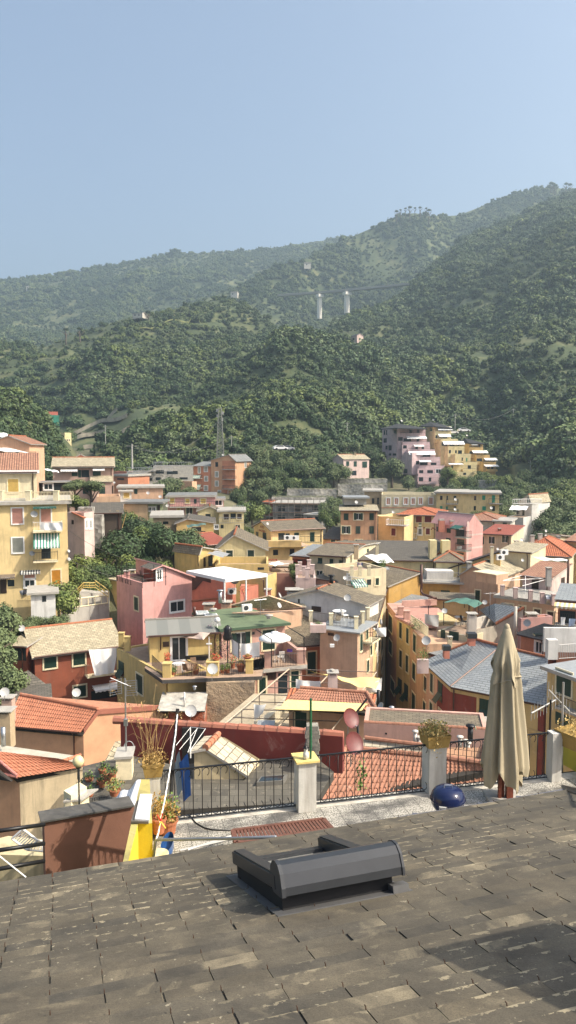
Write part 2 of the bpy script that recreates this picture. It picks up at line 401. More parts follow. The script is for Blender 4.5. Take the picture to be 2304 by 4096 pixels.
H1=hill('far_hill',[(-500,760,1500),(0,707,1550),(60,702,1550),(150,691,1550),(290,667,1550),(400,647,1550),(440,634,1550),(480,638,1550),(620,630,1550),(700,622,1560),(760,613,1560),(850,600,1580),(1000,590,1600),(1300,650,1600)],[(-500,1000,800),(0,930,800),(400,900,850),(700,800,950),(1300,800,950)],bulge=-20,rough=16,crown=10,spacing=.7,flabel='hazy dense forest covering the farthest ridge on the left',clear=.6,seed=1)
H2=hill('middle_hill',[(380,800,900),(480,765,950),(540,742,980),(600,718,1000),(650,692,1000),(690,667,1020),(760,657,1020),(800,633,1050),(870,602,1080),(940,572,1100),(1000,542,1100),(1040,535,1100),(1075,543,1100),(1150,543,1130),(1200,524,1150),(1270,493,1150),(1320,480,1150),(1390,470,1160),(1449,482,1160),(1700,470,1160),(2000,520,1160)],[(380,1000,640),(600,960,760),(750,920,800),(800,890,850),(1000,900,850),(2000,900,850)],bulge=-14,rough=15,crown=8.5,spacing=.64,flabel='forest on the middle ridge behind the viaduct',clear=.42,seed=2)
H3=hill('left_hill',[(-500,880,560),(0,862,560),(60,868,560),(130,864,570),(165,842,580),(230,826,590),(280,812,590),(330,797,590),(380,793,590),(420,780,600),(500,764,620),(560,748,640),(620,762,640),(680,800,600),(710,860,560),(740,930,500)],[(-500,1150,330),(0,1150,330),(150,1150,300),(330,1150,290),(450,1120,300),(740,1120,330)],bulge=-4,rough=10,crown=6,spacing=.66,flabel='forest and overgrown terraces on the hill at left',clear=.24,seed=3,terr=4,keep=lambda p:not((noise.noise(V(p.x,p.y,3)*.011)>.02 and p.z%7<2.6)or(54<288+745*p.x/p.y<130 and 414<450-745*p.z/p.y<462 and noise.noise(p*.09)>-.22)))
H4=hill('right_hill',[(700,900,420),(800,858,560),(850,815,620),(930,785,660),(1000,752,680),(1040,718,700),(1060,692,720),(1130,643,760),(1160,603,780),(1270,563,800),(1330,532,820),(1380,508,830),(1449,483,840),(1700,440,850),(2000,420,850)],[(700,1160,290),(900,1150,280),(1000,1140,280),(1250,1140,280),(1300,1180,240),(1449,1240,205),(2000,1400,190)],bulge=-2,rough=12,crown=7.5,spacing=.6,flabel='forest covering the big slope on the right',clear=.42,seed=4)
H5=hill('central_knoll',[(240,1140,300),(330,1105,320),(420,1062,350),(520,975,380),(600,925,400),(650,893,410),(680,865,415),(700,842,420),(740,832,420),(800,842,425),(850,855,425),(880,862,425),(925,872,425),(960,890,420),(1050,960,400),(1150,1040,370),(1300,1100,330)],[(240,1190,232),(420,1190,225),(640,1245,205),(800,1235,205),(840,1180,232),(930,1175,240),(960,1150,266),(1300,1150,266)],bulge=3,rough=7,crown=6.4,spacing=.56,flabel='dark green forest on the knoll behind the town',clear=.6,seed=5)
H6=hill('near_left_hill',[(-400,900,240),(-200,950,240),(0,1000,240),(60,1012,240),(100,1045,240),(125,1080,238),(150,1130,230),(175,1180,220)],[(-400,1180,180),(0,1180,180),(175,1210,200)],nu=50,bulge=2,rough=3,crown=4.5,spacing=.55,flabel='grey green olive wood on the near slope at left edge',clear=.6,seed=6)
TWALL=plain('terrace dry stone',(.30,.27,.21),.95,var=.35,scale=.6,bmp=.6);TGRS=plain('dry terrace grass',(.20,.21,.08),.95,var=.4,scale=.5)
for k,(p0,p1,t,lb)in enumerate(((60,118,.80,'uppermost dry stone terrace wall below the green netted house'),(66,128,.86,'second dry stone terrace wall below the green netted house'),(78,130,.915,'third dry stone terrace wall right of the narrow cream house'),(84,132,.965,'lowest long stone terrace wall above the pink villa'),(90,200,.30,'upper vineyard terrace strip on the left hill'),(105,185,.40,'middle vineyard terrace strip on the left hill'),(60,140,.56,'lower left vineyard terrace strip on the left hill'),(120,215,.17,'highest vineyard terrace strip near the crest of the left hill'))):
 x0_,x1_=-500*.39752,740*.39752;f=lambda u,h,d=0:H3((lerp(p0,p1,u)-x0_)/(x1_-x0_),t+.006*math.sin(u*7+k))+V(0,d,h)
 b=MB();hh_=1.7 if k<4 else .9;b.grid(lambda u,v:f(u,hh_*v+.6,-1),40,1,0);b.grid(lambda u,v:f(u,hh_+.6,-1+6*v),40,2,1)
 for i in range(40*0):pass
 solo(b,'terrace_wall',[TWALL if k<4 else TGRS,TGRS],lb,'stone wall' if k<4 else 'terrace')
EA=R(17.5)
EU=V(math.cos(EA),math.sin(EA),0);EH=V(-math.sin(EA),math.cos(EA),0)
SL=.318
ED=(EH-Z*SL).normalized();EN=EU.cross(-ED).normalized()
if EN.z<0:EN=-EN
E0=at(288,837.5,7.7)
def RP(u,s,h=0):return E0+EU*u-ED*s+EN*h
def rpix(px,py,h=0):
 d=ray(px,py);t=(E0+EN*h).dot(EN)/d.dot(EN);p=d*t-E0
 return p.dot(EU),-p.dot(ED)
def slate_mat():
 m,n,b=nt('lichened slate');v=oc(n);uv=oc(n,(1,1,1),'UV')
 at_=n.nodes.new('ShaderNodeAttribute');at_.attribute_name='tone'
 base=ramp(n,nz(n,2.2,8,.72,v),[(.28,(.036,.032,.025)),(.5,(.074,.065,.049)),(.72,(.14,.121,.088))])
 base=mixc(n,1,base,ramp(n,at_.outputs['Fac'],[(0,(.7,.72,.75)),(.5,(1,.98,.94)),(1,(1.3,1.22,1.08))]),'MULTIPLY')
 big=ramp(n,nz(n,.55,5,.6,uv),[(.45,(0,0,0)),(.68,(.5,.5,.5))])
 base=mixc(n,big,base,(.15,.125,.08))
 bl=ramp(n,nz(n,1.6,6,.6,uv,.8),[(.58,(0,0,0)),(.72,(.8,.8,.8))])
 base=mixc(n,bl,base,(.27,.225,.145))
 sp=ramp(n,nz(n,22,4,.6,v),[(.66,(0,0,0)),(.70,(1,1,1))])
 pt=ramp(n,nz(n,1.1,3,.6,v),[(.42,(0,0,0)),(.6,(.8,.8,.8))])
 base=mixc(n,math_(n,'MULTIPLY',sp,pt),base,(.42,.37,.26))
 gr=ramp(n,nz(n,110,3,.6,v),[(.45,(0,0,0)),(.7,(.5,.5,.5))]);base=mixc(n,gr,base,(.03,.026,.02))
 sep=n.nodes.new('ShaderNodeSeparateXYZ');n.links.new(uv,sep.inputs[0])
 e=math_(n,'ADD',math_(n,'MULTIPLY',sep.outputs[1],9.),math_(n,'MULTIPLY',nz(n,9,5,.7,v),2.6))
 crust=ramp(n,e,[(.0,(1,1,1)),(.0,(1,1,1))]);n.nodes.remove(crust.node)
 cr=math_(n,'LESS_THAN',e,1.3)
 grow=ramp(n,nz(n,.5,3,.5,v),[(.44,(0,0,0)),(.58,(1,1,1))])
 base=mixc(n,math_(n,'MULTIPLY',math_(n,'MULTIPLY',cr,grow),.55),base,(.46,.39,.25))
 n.links.new(base,b.inputs['Base Color']);b.inputs['Roughness'].default_value=.82
 h=math_(n,'ADD',nz(n,14,7,.75,v),math_(n,'MULTIPLY',nz(n,70,4,.7,v),.35));bump(n,b,h,.45,.008)
 return m
SLATE=slate_mat()
root=thing('foreground_house','near building under the camera with a lichen covered slate roof filling the foreground','house',RP(0,3,-.4))
rnd=random.Random(3);b=MB();tones=[]
EXP,SWD,TH=.158,.62,.013
nrow=46
nails=MB()
for r in range(nrow):
 k0=int(-6/SWD)
 for k in range(k0,int(6.5/SWD)):
  u0=(k+(.5 if r%2 else 0))*SWD+rnd.uniform(-.008,.008)+.07;u1=u0+SWD-rnd.choice((.003,.004,.006,.011));s0=r*EXP+rnd.uniform(-.006,.006);s1=s0+EXP*2.15
  c=(RP((u0+u1)/2,s0))
  if not(-3.2-c.y*.15<c.x<1.5+c.y*.5+2):continue
  th=TH*rnd.uniform(.8,1.3);tw=rnd.uniform(-.003,.004);sk_=rnd.uniform(-.003,.003)
  h0=.026+tw;h1=.004
  nu_=8;t=rnd.gauss(.5,.18);uo=rnd.uniform(0,50)
  edge=[(u0+(u1-u0)*i/nu_,s0+sk_*i/nu_+(rnd.uniform(-.0025,.0025)if 0<i<nu_ else rnd.uniform(0,.008)))for i in range(nu_+1)]
  for i in range(nu_):
   (ua,sa),(ub,sb)=edge[i],edge[i+1]
   A,B,C,D=RP(ua,sa,h0),RP(ub,sb,h0),RP(ub,s1,h1),RP(ua,s1,h1)
   b.face([A,B,C,D],0,[(ua+uo,sa-s0),(ub+uo,sb-s0),(ub+uo,s1-s0),(ua+uo,s1-s0)])
   b.face([RP(ua,sa,h0-th),RP(ub,sb,h0-th),B,A],0,[(ua,.3)]*4)
  b.face([RP(u0,edge[0][1],h0-th),RP(u0,edge[0][1],h0),RP(u0,s1,h1),RP(u0,s1,h1-th)],0,[(0,.3)]*4)
  b.face([RP(u1,edge[-1][1],h0),RP(u1,edge[-1][1],h0-th),RP(u1,s1,h1-th),RP(u1,s1,h1)],0,[(0,.3)]*4)
  tones+=[t]*(nu_*2+2)
  q=RP(u1+.004,s0-.004,h0);nails.tube([q+EN*-.01,q+EN*.012,q+EN*.016+ED*.012],.0035,5)
roof=b.build('roof',[SLATE],root)
a_=roof.data.attributes.new('tone','FLOAT','FACE');a_.data.foreach_set('value',tones)
b=MB();b.face([RP(-7,.0,-.035),RP(8,0,-.035),RP(8,7.4,-.035),RP(-7,7.4,-.035)],0)
b.face([RP(-7,.0,-.035),RP(-7,0,-.12),RP(8,0,-.12),RP(8,.0,-.035)],0);b.build('roof_deck',plain('dark boards',(.03,.025,.02),.9),root)
nails.build('slate_hook',plain('rusty hooks',(.07,.04,.025),.7,.5),root)['kind']='stuff'
b=MB();lo=RP(0,.15,-.13)
b.face([RP(-7,.12,-.13),RP(8,.12,-.13),RP(8,.12,-.13)-Z*25,RP(-7,.12,-.13)-Z*25]);b.face([RP(8,.12,-.13),RP(8,7.4,-.13),RP(8,7.4,-.13)-Z*27,RP(8,.12,-.13)-Z*25])
b.face([RP(-7,.12,-.13),RP(-7,7.4,-.13),RP(-7,7.4,-.13)-Z*27,RP(-7,.12,-.13)-Z*25]);b.build('wall',W('tan'),root)
b=MB();us,ss=rpix(441,956);print('LNG',rpix(286,914),rpix(391,893),rpix(236,881),rpix(352,862))
S0=RP(us,ss);T_=S0+SUN*2.9
hgt=.62;ln=1.1
b.boxv(T_-Z*3.2,EU*.8,EH*-ln,Z*3.2);b.boxv(T_-Z*.001-EU*.05+EH*.05,EU*.9,EH*-(ln+.1),Z*.06,1)
b.build('chimney',[W('tan'),CONC],root)
b=MB();b.tube([at(376,822,8.2),at(455,809.5,8.55),at(520,798.5,8.75),at(564,790.5,8.95)],.022,8)
for px,py,Y in((415,816,8.38),(480,805.5,8.62),(519,799,8.75)):c=at(px,py,Y);b.boxv(c-V(.03,.03,.05),V(.06,0,0),V(0,.06,0),V(0,0,.075))
solo(b,'gutter_rail',plain('grey painted rail',(.10,.105,.125),.35,.3),'grey metal rail running along the right half of the slate roof edge','rail',smooth=False)
uL,sT=rpix(286,914);uR,sT2=rpix(391,893)
uM=(uL+uR)/2;WD=uR-uL
print('skylight',uL,uR,sT,sT2,WD)
SKM=plain('anthracite blind box',(.038,.041,.046),.38,.25,var=.08);SKD=plain('black rubber',(.008,.008,.009),.7);LEAD=plain('lead flashing',(.11,.11,.11),.6,.3)
sT=(sT+sT2)/2
sk_root=thing('roof_window','dark grey roof window with roller shutter box standing open on the slate roof','skylight',RP(uM,sT,.02))
LNG=1.1;HK=.82;sB=sT-LNG
def SP(u,s,h=0):return RP(u-.07*(sT-s),s,h)
def sbox(b,u0,u1,s0,s1,h0,h1,mi=0,h2=None,h3=None):
 h0,h1=h0*HK,h1*HK;h2=h2 if h2 is None else h2*HK;h3=h3 if h3 is None else h3*HK
 """box on the roof; h2, h3: heights at the upper end"""
 h2=h0 if h2 is None else h2;h3=h1 if h3 is None else h3
 P=[SP(u0,s0,h0),SP(u1,s0,h0),SP(u1,s1,h2),SP(u0,s1,h2),SP(u0,s0,h1),SP(u1,s0,h1),SP(u1,s1,h3),SP(u0,s1,h3)]
 for q in((0,3,2,1),(4,5,6,7),(0,1,5,4),(1,2,6,5),(2,3,7,6),(3,0,4,7)):b.face([P[k]for k in q][::-1],mi)
b=MB();sbox(b,uL-.02,uR+.02,sT-.02,sT+.0,0,.19);sbox(b,uL-.02,uL+.05,sB,sT-.02,0,.16);sbox(b,uR-.05,uR+.02,sB,sT-.02,0,.16);sbox(b,uL-.02,uR+.02,sB-.04,sB,0,.16);b.build('curb',SKD,sk_root)
b=MB();sbox(b,uL-.1,uL-.025,sB-.1,sT+.1,.028,.034);sbox(b,uR+.025,uR+.12,sB-.1,sT+.1,.028,.034);sbox(b,uL-.1,uR+.12,sT+.02,sT+.12,.028,.036);sbox(b,uL-.1,uR+.1,sB-.14,sB-.05,.026,.034)
b.boxv(RP(uR-.03,sT+.02,.03),EU*.13,-ED*.10,EN*.05);b.build('flashing',LEAD,sk_root)
b=MB();sbox(b,uL+.05,uR-.05,sB,sT-.1,.15,.162);b.build('glass',plain('roof window glass',(.30,.30,.27),.12,0),sk_root)
for nm,a0,a1 in(('side_rail',uL-.05,uL+.07),('side_rail',uR-.10,uR+.03)):
 b=MB();n_=6
 sbox(b,a0,a1,sB-.06,sT-.05,.17,.285,0,.20,.315)
 sbox(b,a0+.015,a1-.015,sB-.05,sT-.05,.285,.30,0,.315,.33);b.build(nm,SKM,sk_root)
b=MB();sbox(b,uL+.07,uR-.1,sB-.05,sB+.05,.16,.20);sbox(b,uR-.42,uR-.1,sB+.3,sT,.17,.20);sbox(b,uR-.40,uR-.12,sB+.32,sB+.34,.20,.215);b.build('slat',SKM,sk_root)
prof=[(-.16,.20),(-.17,.30),(-.145,.375),(-.075,.43),(.02,.445),(.105,.425),(.165,.36),(.19,.25),(.185,.18),(.10,.17),(-.1,.17)]
def oct_(b,u0,u1,k=1,mi=0):
 A=[RP(u0,sT-.03+s*k*.8,(.30+(h-.30)*k)*HK)for s,h in prof];B=[RP(u1,sT-.03+s*k*.8,(.30+(h-.30)*k)*HK)for s,h in prof]
 n_=len(prof)
 for i in range(n_):b.face([A[i],A[(i+1)%n_],B[(i+1)%n_],B[i]][::-1],mi)
 b.face(A,mi);b.face(B[::-1],mi)
b=MB();oct_(b,uL-.02,uR+.06);bx_=b.build('roller_box',SKM,sk_root)
for a0,a1 in((uL-.05,uL-.021),(uR+.061,uR+.08)):
 b=MB();oct_(b,a0,a1,1.06);b.build('end_cap',plain('end cap plastic',(.038,.041,.046),.5,.1),bx_)
b=MB();sbox(b,uR-.12,uR-.02,sT-.32,sT-.24,.33,.36);b.build('bracket',plain('bare timber',(.5,.42,.28),.8),sk_root)
FZ=-6.5
def fl(px,py,h=0):return atz(px,py,FZ+h)
A_,B_=fl(187.5,823),fl(551,781)
TU=V(B_.x-A_.x,B_.y-A_.y,0).normalized();TH_=V(-TU.y,TU.x,0)
def TP(u,v,h=0):return A_+TU*u+TH_*v+Z*h
def tuv(px,py,h=0):p=fl(px,py,h)-A_;return p.dot(TU),p.dot(TH_)
def terr_mat():
 m,n,b=nt('worn terrazzo tiles');uv=oc(n,(1,1,1),'UV')
 t=n.nodes.new('ShaderNodeTexBrick');n.links.new(uv,t.inputs['Vector']);t.offset=0
 for k,v in(('Color1',(.40,.385,.35)),('Color2',(.33,.32,.29)),('Mortar',(.10,.095,.085))):t.inputs[k].default_value=(*v,1)
 for k,v in(('Scale',1),('Mortar Size',.006),('Brick Width',.3),('Row Height',.3)):t.inputs[k].default_value=v
 ch=ramp(n,nz(n,38,3,.6,uv),[(.42,(.35,.34,.31)),(.56,(1.35,1.33,1.28))])
 c=mixc(n,1,t.outputs['Color'],ch,'MULTIPLY')
 st=ramp(n,nz(n,1.1,7,.7,oc(n,(.8,1.6,1),'UV')),[(.46,(0,0,0)),(.62,(.85,.85,.85))]);c=mixc(n,st,c,(.055,.052,.047))
 n.links.new(c,b.inputs['Base Color']);b.inputs['Roughness'].default_value=.6;return m
troot=thing('terrace','speckled terrazzo roof terrace between the slate roof and the iron railing','terrace',TP(5,-2))
b=MB();fp_=[fl(152,1000),TP(13,-6),TP(13,.0),TP(-.72,.0)];b.face(fp_,0,[((p-A_).dot(TU),(p-A_).dot(TH_))for p in fp_]);b.build('floor',terr_mat(),troot)
b=MB();b.boxv(TP(-.72,.0,-.25),TU*13.7,TH_*.26,Z*.252);b.build('kerb',plain('limed kerb',(.44,.41,.35),.9,var=.35,scale=4,bmp=.4),troot)
b=MB();b.boxv(TP(-.72,.265,-.10),TU*13.7,TH_*.1,Z*.07);b.boxv(TP(-.72,.26,-.4),TU*13.7,TH_*.02,Z*.3);b.build('gutter',BLK,troot)
b=MB();b.boxv(TP(-.72,-.2,-20),TU*13.7,TH_*.4,Z*19.7);b.build('wall',W('tan'),troot)
def post(px0,px1,pyb,ptop,label,cap=None):
 """white masonry post; base and top read off the photo"""
 c=fl((px0+px1)/2,pyb);wd=(px1-px0)/FPX*c.y;d=ray((px0+px1)/2,ptop)*(c.y+wd*.2);h=d.z-FZ
 r=thing('railing_post',label,'post',c+TH_*wd/2)
 b=MB();o=c-TU*wd/2
 b.grid(lambda u,v:o+TU*wd*u+TH_*.001*0+Z*h*v+TH_*.006*noise.noise(V(u*3,v*5,px0)),4,8)
 for q in((o+TU*wd,TH_*wd,Z*h),(o+TH_*wd,-TH_*wd,Z*h),(o+TU*wd+TH_*wd,-TU*wd,Z*h)):b.face([q[0],q[0]+q[1],q[0]+q[1]+q[2],q[0]+q[2]])
 b.face([o+Z*h,o+TU*wd+Z*h,o+TU*wd+TH_*wd+Z*h,o+TH_*wd+Z*h])
 b.build('shaft',plaster('flaking whitewash',(.54,.53,.49),.9,(.22,.17,.12)),r)
 if cap:
  b=MB();b.boxv(o-TU*cap-TH_*cap+Z*h,TU*(wd+2*cap),TH_*(wd+2*cap),Z*.04);b.build('cap',plain('yellow painted slab',(.60,.47,.17),.8,var=.2),r)
 return r,o+Z*h,wd
PST1=post(298,317,812,761,'white post with yellow cap in the middle of the terrace railing',.05)
PST2=post(428,447,794,747,'white post under the square planter between the railing panels')
PST3=post(551,562,782,733,'white post at the right end of the railing beside the yellow wall')
def railing(pxa,pxb,label):
 ua,_=tuv(pxa,lerp(823,781,(pxa-187.5)/363.5));ub,_=tuv(pxb,lerp(823,781,(pxb-187.5)/363.5))
 H_=.93;r=thing('iron_railing',label,'railing',TP((ua+ub)/2,.1),group='black wrought iron railing panels of the terrace')
 b=MB();b.boxv(TP(ua,.09,H_),TU*(ub-ua),TH_*.04,Z*.018);b.build('top_rail',BLK,r)
 b=MB();b.boxv(TP(ua,.095,.03),TU*(ub-ua),TH_*.03,Z*.014);b.build('bottom_rail',BLK,r)
 n_=max(2,round((ub-ua)/.165));st=(ub-ua)/n_;first=None
 for k in range(n_):
  if first is None:
   b=MB();x=ua+st*.5
   P=lambda u,h:TP(x+u,.11,h)
   b.tube([P(0,.04),P(0,H_)],.0085,6)
   for sgn,hh,up in((1,H_,-1),(1,.05,1)):
    pts=[]
    for i in range(11):
     t=i/10*math.pi*1.35
     rr=st*.46*(1-i/10*.45)
     pts.append(P(st*.46-rr*math.cos(t),hh+up*(.085-.075*math.sin(t))))
    b.tube(pts,.007,5)
   first=b.build('baluster',BLK,r,smooth=True)
  else:
   c=first.copy();COL.objects.link(c);c.parent=r;c.location=TU*(st*k)
 return r
railing(152,297,'black wrought iron railing panel left of the yellow capped post')
railing(318,427,'black wrought iron railing panel between the two white posts')
railing(448,551,'black wrought iron railing panel behind the closed parasol')
DRYM=plain('dried straw stems',(.50,.34,.14),.9,var=.3);DRYL=plain('dried brown leaves',(.34,.22,.07),.9,var=.4,scale=30);GRNL=plain('fresh pot leaves',(.13,.20,.045),.7,var=.4,scale=20)
def bush(b,c,rx,ry,rz_,n,leaf,rnd,mi=0,droop=0):
 for k in range(n):
  d=V(rnd.gauss(0,.5),rnd.gauss(0,.5),rnd.gauss(0,.5));
  if d.length>1.15:d=d.normalized()*1.1
  p=c+V(d.x*rx,d.y*ry,d.z*rz_-droop*(d.x*d.x+d.y*d.y))
  nn=V(rnd.uniform(-1,1),rnd.uniform(-1,1),rnd.uniform(-1,1)).normalized();a=nn.orthogonal().normalized()*leaf*rnd.uniform(.5,1.2);w_=nn.cross(a)*.6
  b.face([p-a,p-w_,p+a,p+w_],mi)
def planter(post_,label,scale=1.):
 r0,o,wd=post_;e=.09;h=.25
 r=thing('square_planter',label,'planter',o+TU*wd/2+TH_*wd/2)
 b=MB();c=o+TU*wd/2+TH_*wd/2;k0=(wd+.05)*.5;k1=(wd+.13)*.5
 lo=[c+TU*a*k0+TH_*bb*k0+Z*.01 for a,bb in((-1,-1),(1,-1),(1,1),(-1,1))];hi=[c+TU*a*k1+TH_*bb*k1+Z*h for a,bb in((-1,-1),(1,-1),(1,1),(-1,1))]
 for i in range(4):b.face([lo[i],lo[(i+1)%4],hi[(i+1)%4],hi[i]])
 b.face(lo[::-1]);b.face([p-Z*.05 for p in hi]);b.build('box',plaster('stained ochre planter',(.36,.24,.07),.9,(.10,.06,.03)),r)
 return r,c+Z*h,k1
rnd=random.Random(9)
pr,pc,pk=planter(PST2,'ochre square planter of dried flowers on the second railing post')
b=MB();bush(b,pc+Z*.06,.27,.27,.15,800,.026,rnd);bush(b,pc+Z*.08,.26,.26,.14,260,.02,rnd,1);bush(b,pc+V(.0,-.24,-.12),.12,.1,.25,90,.022,rnd)
b.build('plant',[plain('dead flower heads',(.42,.31,.12),.9,var=.4,scale=25),GRNL],pr)
CP,SP=math.cos(PITCH),math.sin(PITCH)
def pxz(px,Y,z):
 """the point of depth Y and height z that stands at column px"""
 return V((px-288)/FPX*(Y*CP-z*SP),Y,z)
def tpxz(t,x,Y,z):return pxz(Q(t,x,0)[0],Y,z)
def col_of(p):return 288+FPX*p.x/(p.y*CP-p.z*SP)
class Fr:
 """a facade: origin, unit along it, outward normal"""
 def __init__(s,o,u,n,L):s.o,s.u,s.n,s.L=o,u,n,L
 def hit(s,t,x,y,off=0):
  d=ray(*Q(t,x,y));o=s.o+s.n*off;p=d*(o.dot(s.n)/d.dot(s.n));return(p-s.o).dot(s.u),p.z
 def pt(s,a,z,off=0):q=s.o+s.u*a+s.n*off;return V(q.x,q.y,z)
 def rect(s,t,x0,y0,x1,y1,off=0):
  xm,ym=(x0+x1)/2,(y0+y1)/2
  return s.hit(t,x0,ym,off)[0],s.hit(t,x1,ym,off)[0],s.hit(t,xm,y1,off)[1],s.hit(t,xm,y0,off)[1]
 def box(s,b,a0,a1,z0,z1,f0,f1,mi=0):
  b.boxv(s.pt(a0,z0,f0),s.u*(a1-a0),s.n*(f1-f0),Z*(z1-z0),mi)
WK=dict(g=(G_SH,1),h=(G_SH,0),y=(YEL_SH,1),a=(ORA_SH,1),b=(BRN_SH,0),B=(BRN_SH,1),m=(RED_SH,1),t=(TEAL_SH,0),r=(PNK_SH,2),s=(GRY_SH,2))
def win(root,fr,t,kind,x0,y0,x1,y1):
 a0,a1,z0,z1=fr.rect(t,x0,y0,x1,y1);w_,h_=a1-a0,z1-z0
 far=fr.o.y>125;fm=(CRM,WHT)[kind in 'rswd']
 b=MB();mats=[G_SH]
 if kind in WK:
  mats=[WK[kind][0]];k=WK[kind][1]
  if k==2:fr.box(b,a0,a1,z0,z1,-.02,.015)
  else:
   m_=(a0+a1)/2;gp=.015 if not far else .03
   fr.box(b,a0,m_-gp,z0,z1,.01,.045);fr.box(b,m_+gp,a1,z0,z1,.01,.045)
   fr.box(b,m_-gp,m_+gp,z0,z1,-.01,.018)
  nm='window'
 elif kind in 'op':
  mats=[GLS,G_SH,WHT];q=w_*(.27 if kind=='o' else 0);nm='window'
  fr.box(b,a0+q,a1-q,z0,z1,-.02,.012)
  if kind=='o':
   fr.box(b,a0,a0+q-.02,z0,z1,.015,.06,1);fr.box(b,a1-q+.02,a1,z0,z1,.015,.06,1)
   fr.box(b,(a0+a1)/2-.025,(a0+a1)/2+.025,z0,z1,.012,.035,2);fr.box(b,a0+q,a1-q,z1-.06,z1,.012,.03,2);fr.box(b,a0+q,a1-q,z0,z0+.06,.012,.03,2)
  else:
   zm=z0+h_*.42;m_=(a0+a1)/2
   for c0,c1 in((a0,m_-.01),(m_+.01,a1)):
    fr.box(b,c0,c1,zm,z1,.015,.05,1)
    o=fr.pt(c0,zm,.03);b.boxv(o,fr.u*(c1-c0),fr.n*.035-Z*.01,(fr.n*.55-Z*.75).normalized()*h_*.5,1)
  k=0 if kind=='p' else 1
 else:
  mats=[GLS if kind in 'wkd' else DRK,WHT];fr.box(b,a0,a1,z0,z1,-.02,.01);nm='door' if kind=='d' else 'window';k=2 if kind in 'wd' else 0
  if kind in 'wd':
   m_=(a0+a1)/2;fr.box(b,m_-.035,m_+.035,z0,z1,.01,.03,1)
   for z_ in(z1-.07,z0):fr.box(b,a0,a1,z_,z_+.07,.01,.03,1)
   for a_ in(a0,a1-.06):fr.box(b,a_,a_+.06,z0,z1,.01,.035,1)
 ob=b.build(nm,mats,root)
 if k:
  f=MB();e=.13 if not far else .16
  fr.box(f,a0-e,a0,z0-e,z1+e,.0,.06);fr.box(f,a1,a1+e,z0-e,z1+e,0,.06);fr.box(f,a0,a1,z1,z1+e,0,.06)
  fr.box(f,a0,a1,z0-e,z0,0,.10);f.build('frame',fm,ob)
 return ob
def wins(root,frs,t,spec):
 for q in spec.split(';'):
  q=q.split()
  if not q:continue
  win(root,frs[q[0]],t,q[1],*map(float,q[2:6]))
def slabq(b,p,th,mi=0,uv=True,u0=0):
 """a roof slope: p = eave left, eave right, ridge right, ridge left; th thick"""
 U=(p[1]-p[0]).normalized();n_=(p[1]-p[0]).cross(p[3]-p[0]).normalized()
 if n_.z<0:n_=-n_
 Vv=n_.cross(U)
 if Vv.dot(p[3]-p[0])<0:Vv=-Vv
 uvs=[((q-p[0]).dot(U)+u0,(q-p[0]).dot(Vv))for q in p]
 b.face(p,mi,uvs);d=[q-n_*th for q in p];b.face(d[::-1],mi,uvs[::-1])
 k=len(p)
 for i in range(k):b.face([d[i],d[(i+1)%k],p[(i+1)%k],p[i]],1,None)
def caps(b,p,q,r=.11,st=.38):
 """a row of half-round ridge tiles"""
 n_=max(1,int((q-p).length/st));d=(q-p)/n_
 for k in range(n_):b.tube([p+d*k,p+d*(k+1.06)],[r*1.08,r*.88],8)
def solveD(P,ey,target):
 lo,hi=.5,60;f=lambda t:col_of(P+ey*t)-target;s0=f(lo)>0
 for _ in range(50):
  m_=(lo+hi)/2
  if(f(m_)>0)==s0:lo=m_
  else:hi=m_
 if lo>16:print('DEEP',lo,target)
 return min(lo,14)
def basez(ps,zb=None):return zb if zb is not None else min(ground(p.x,p.y)for p in ps)-1.2
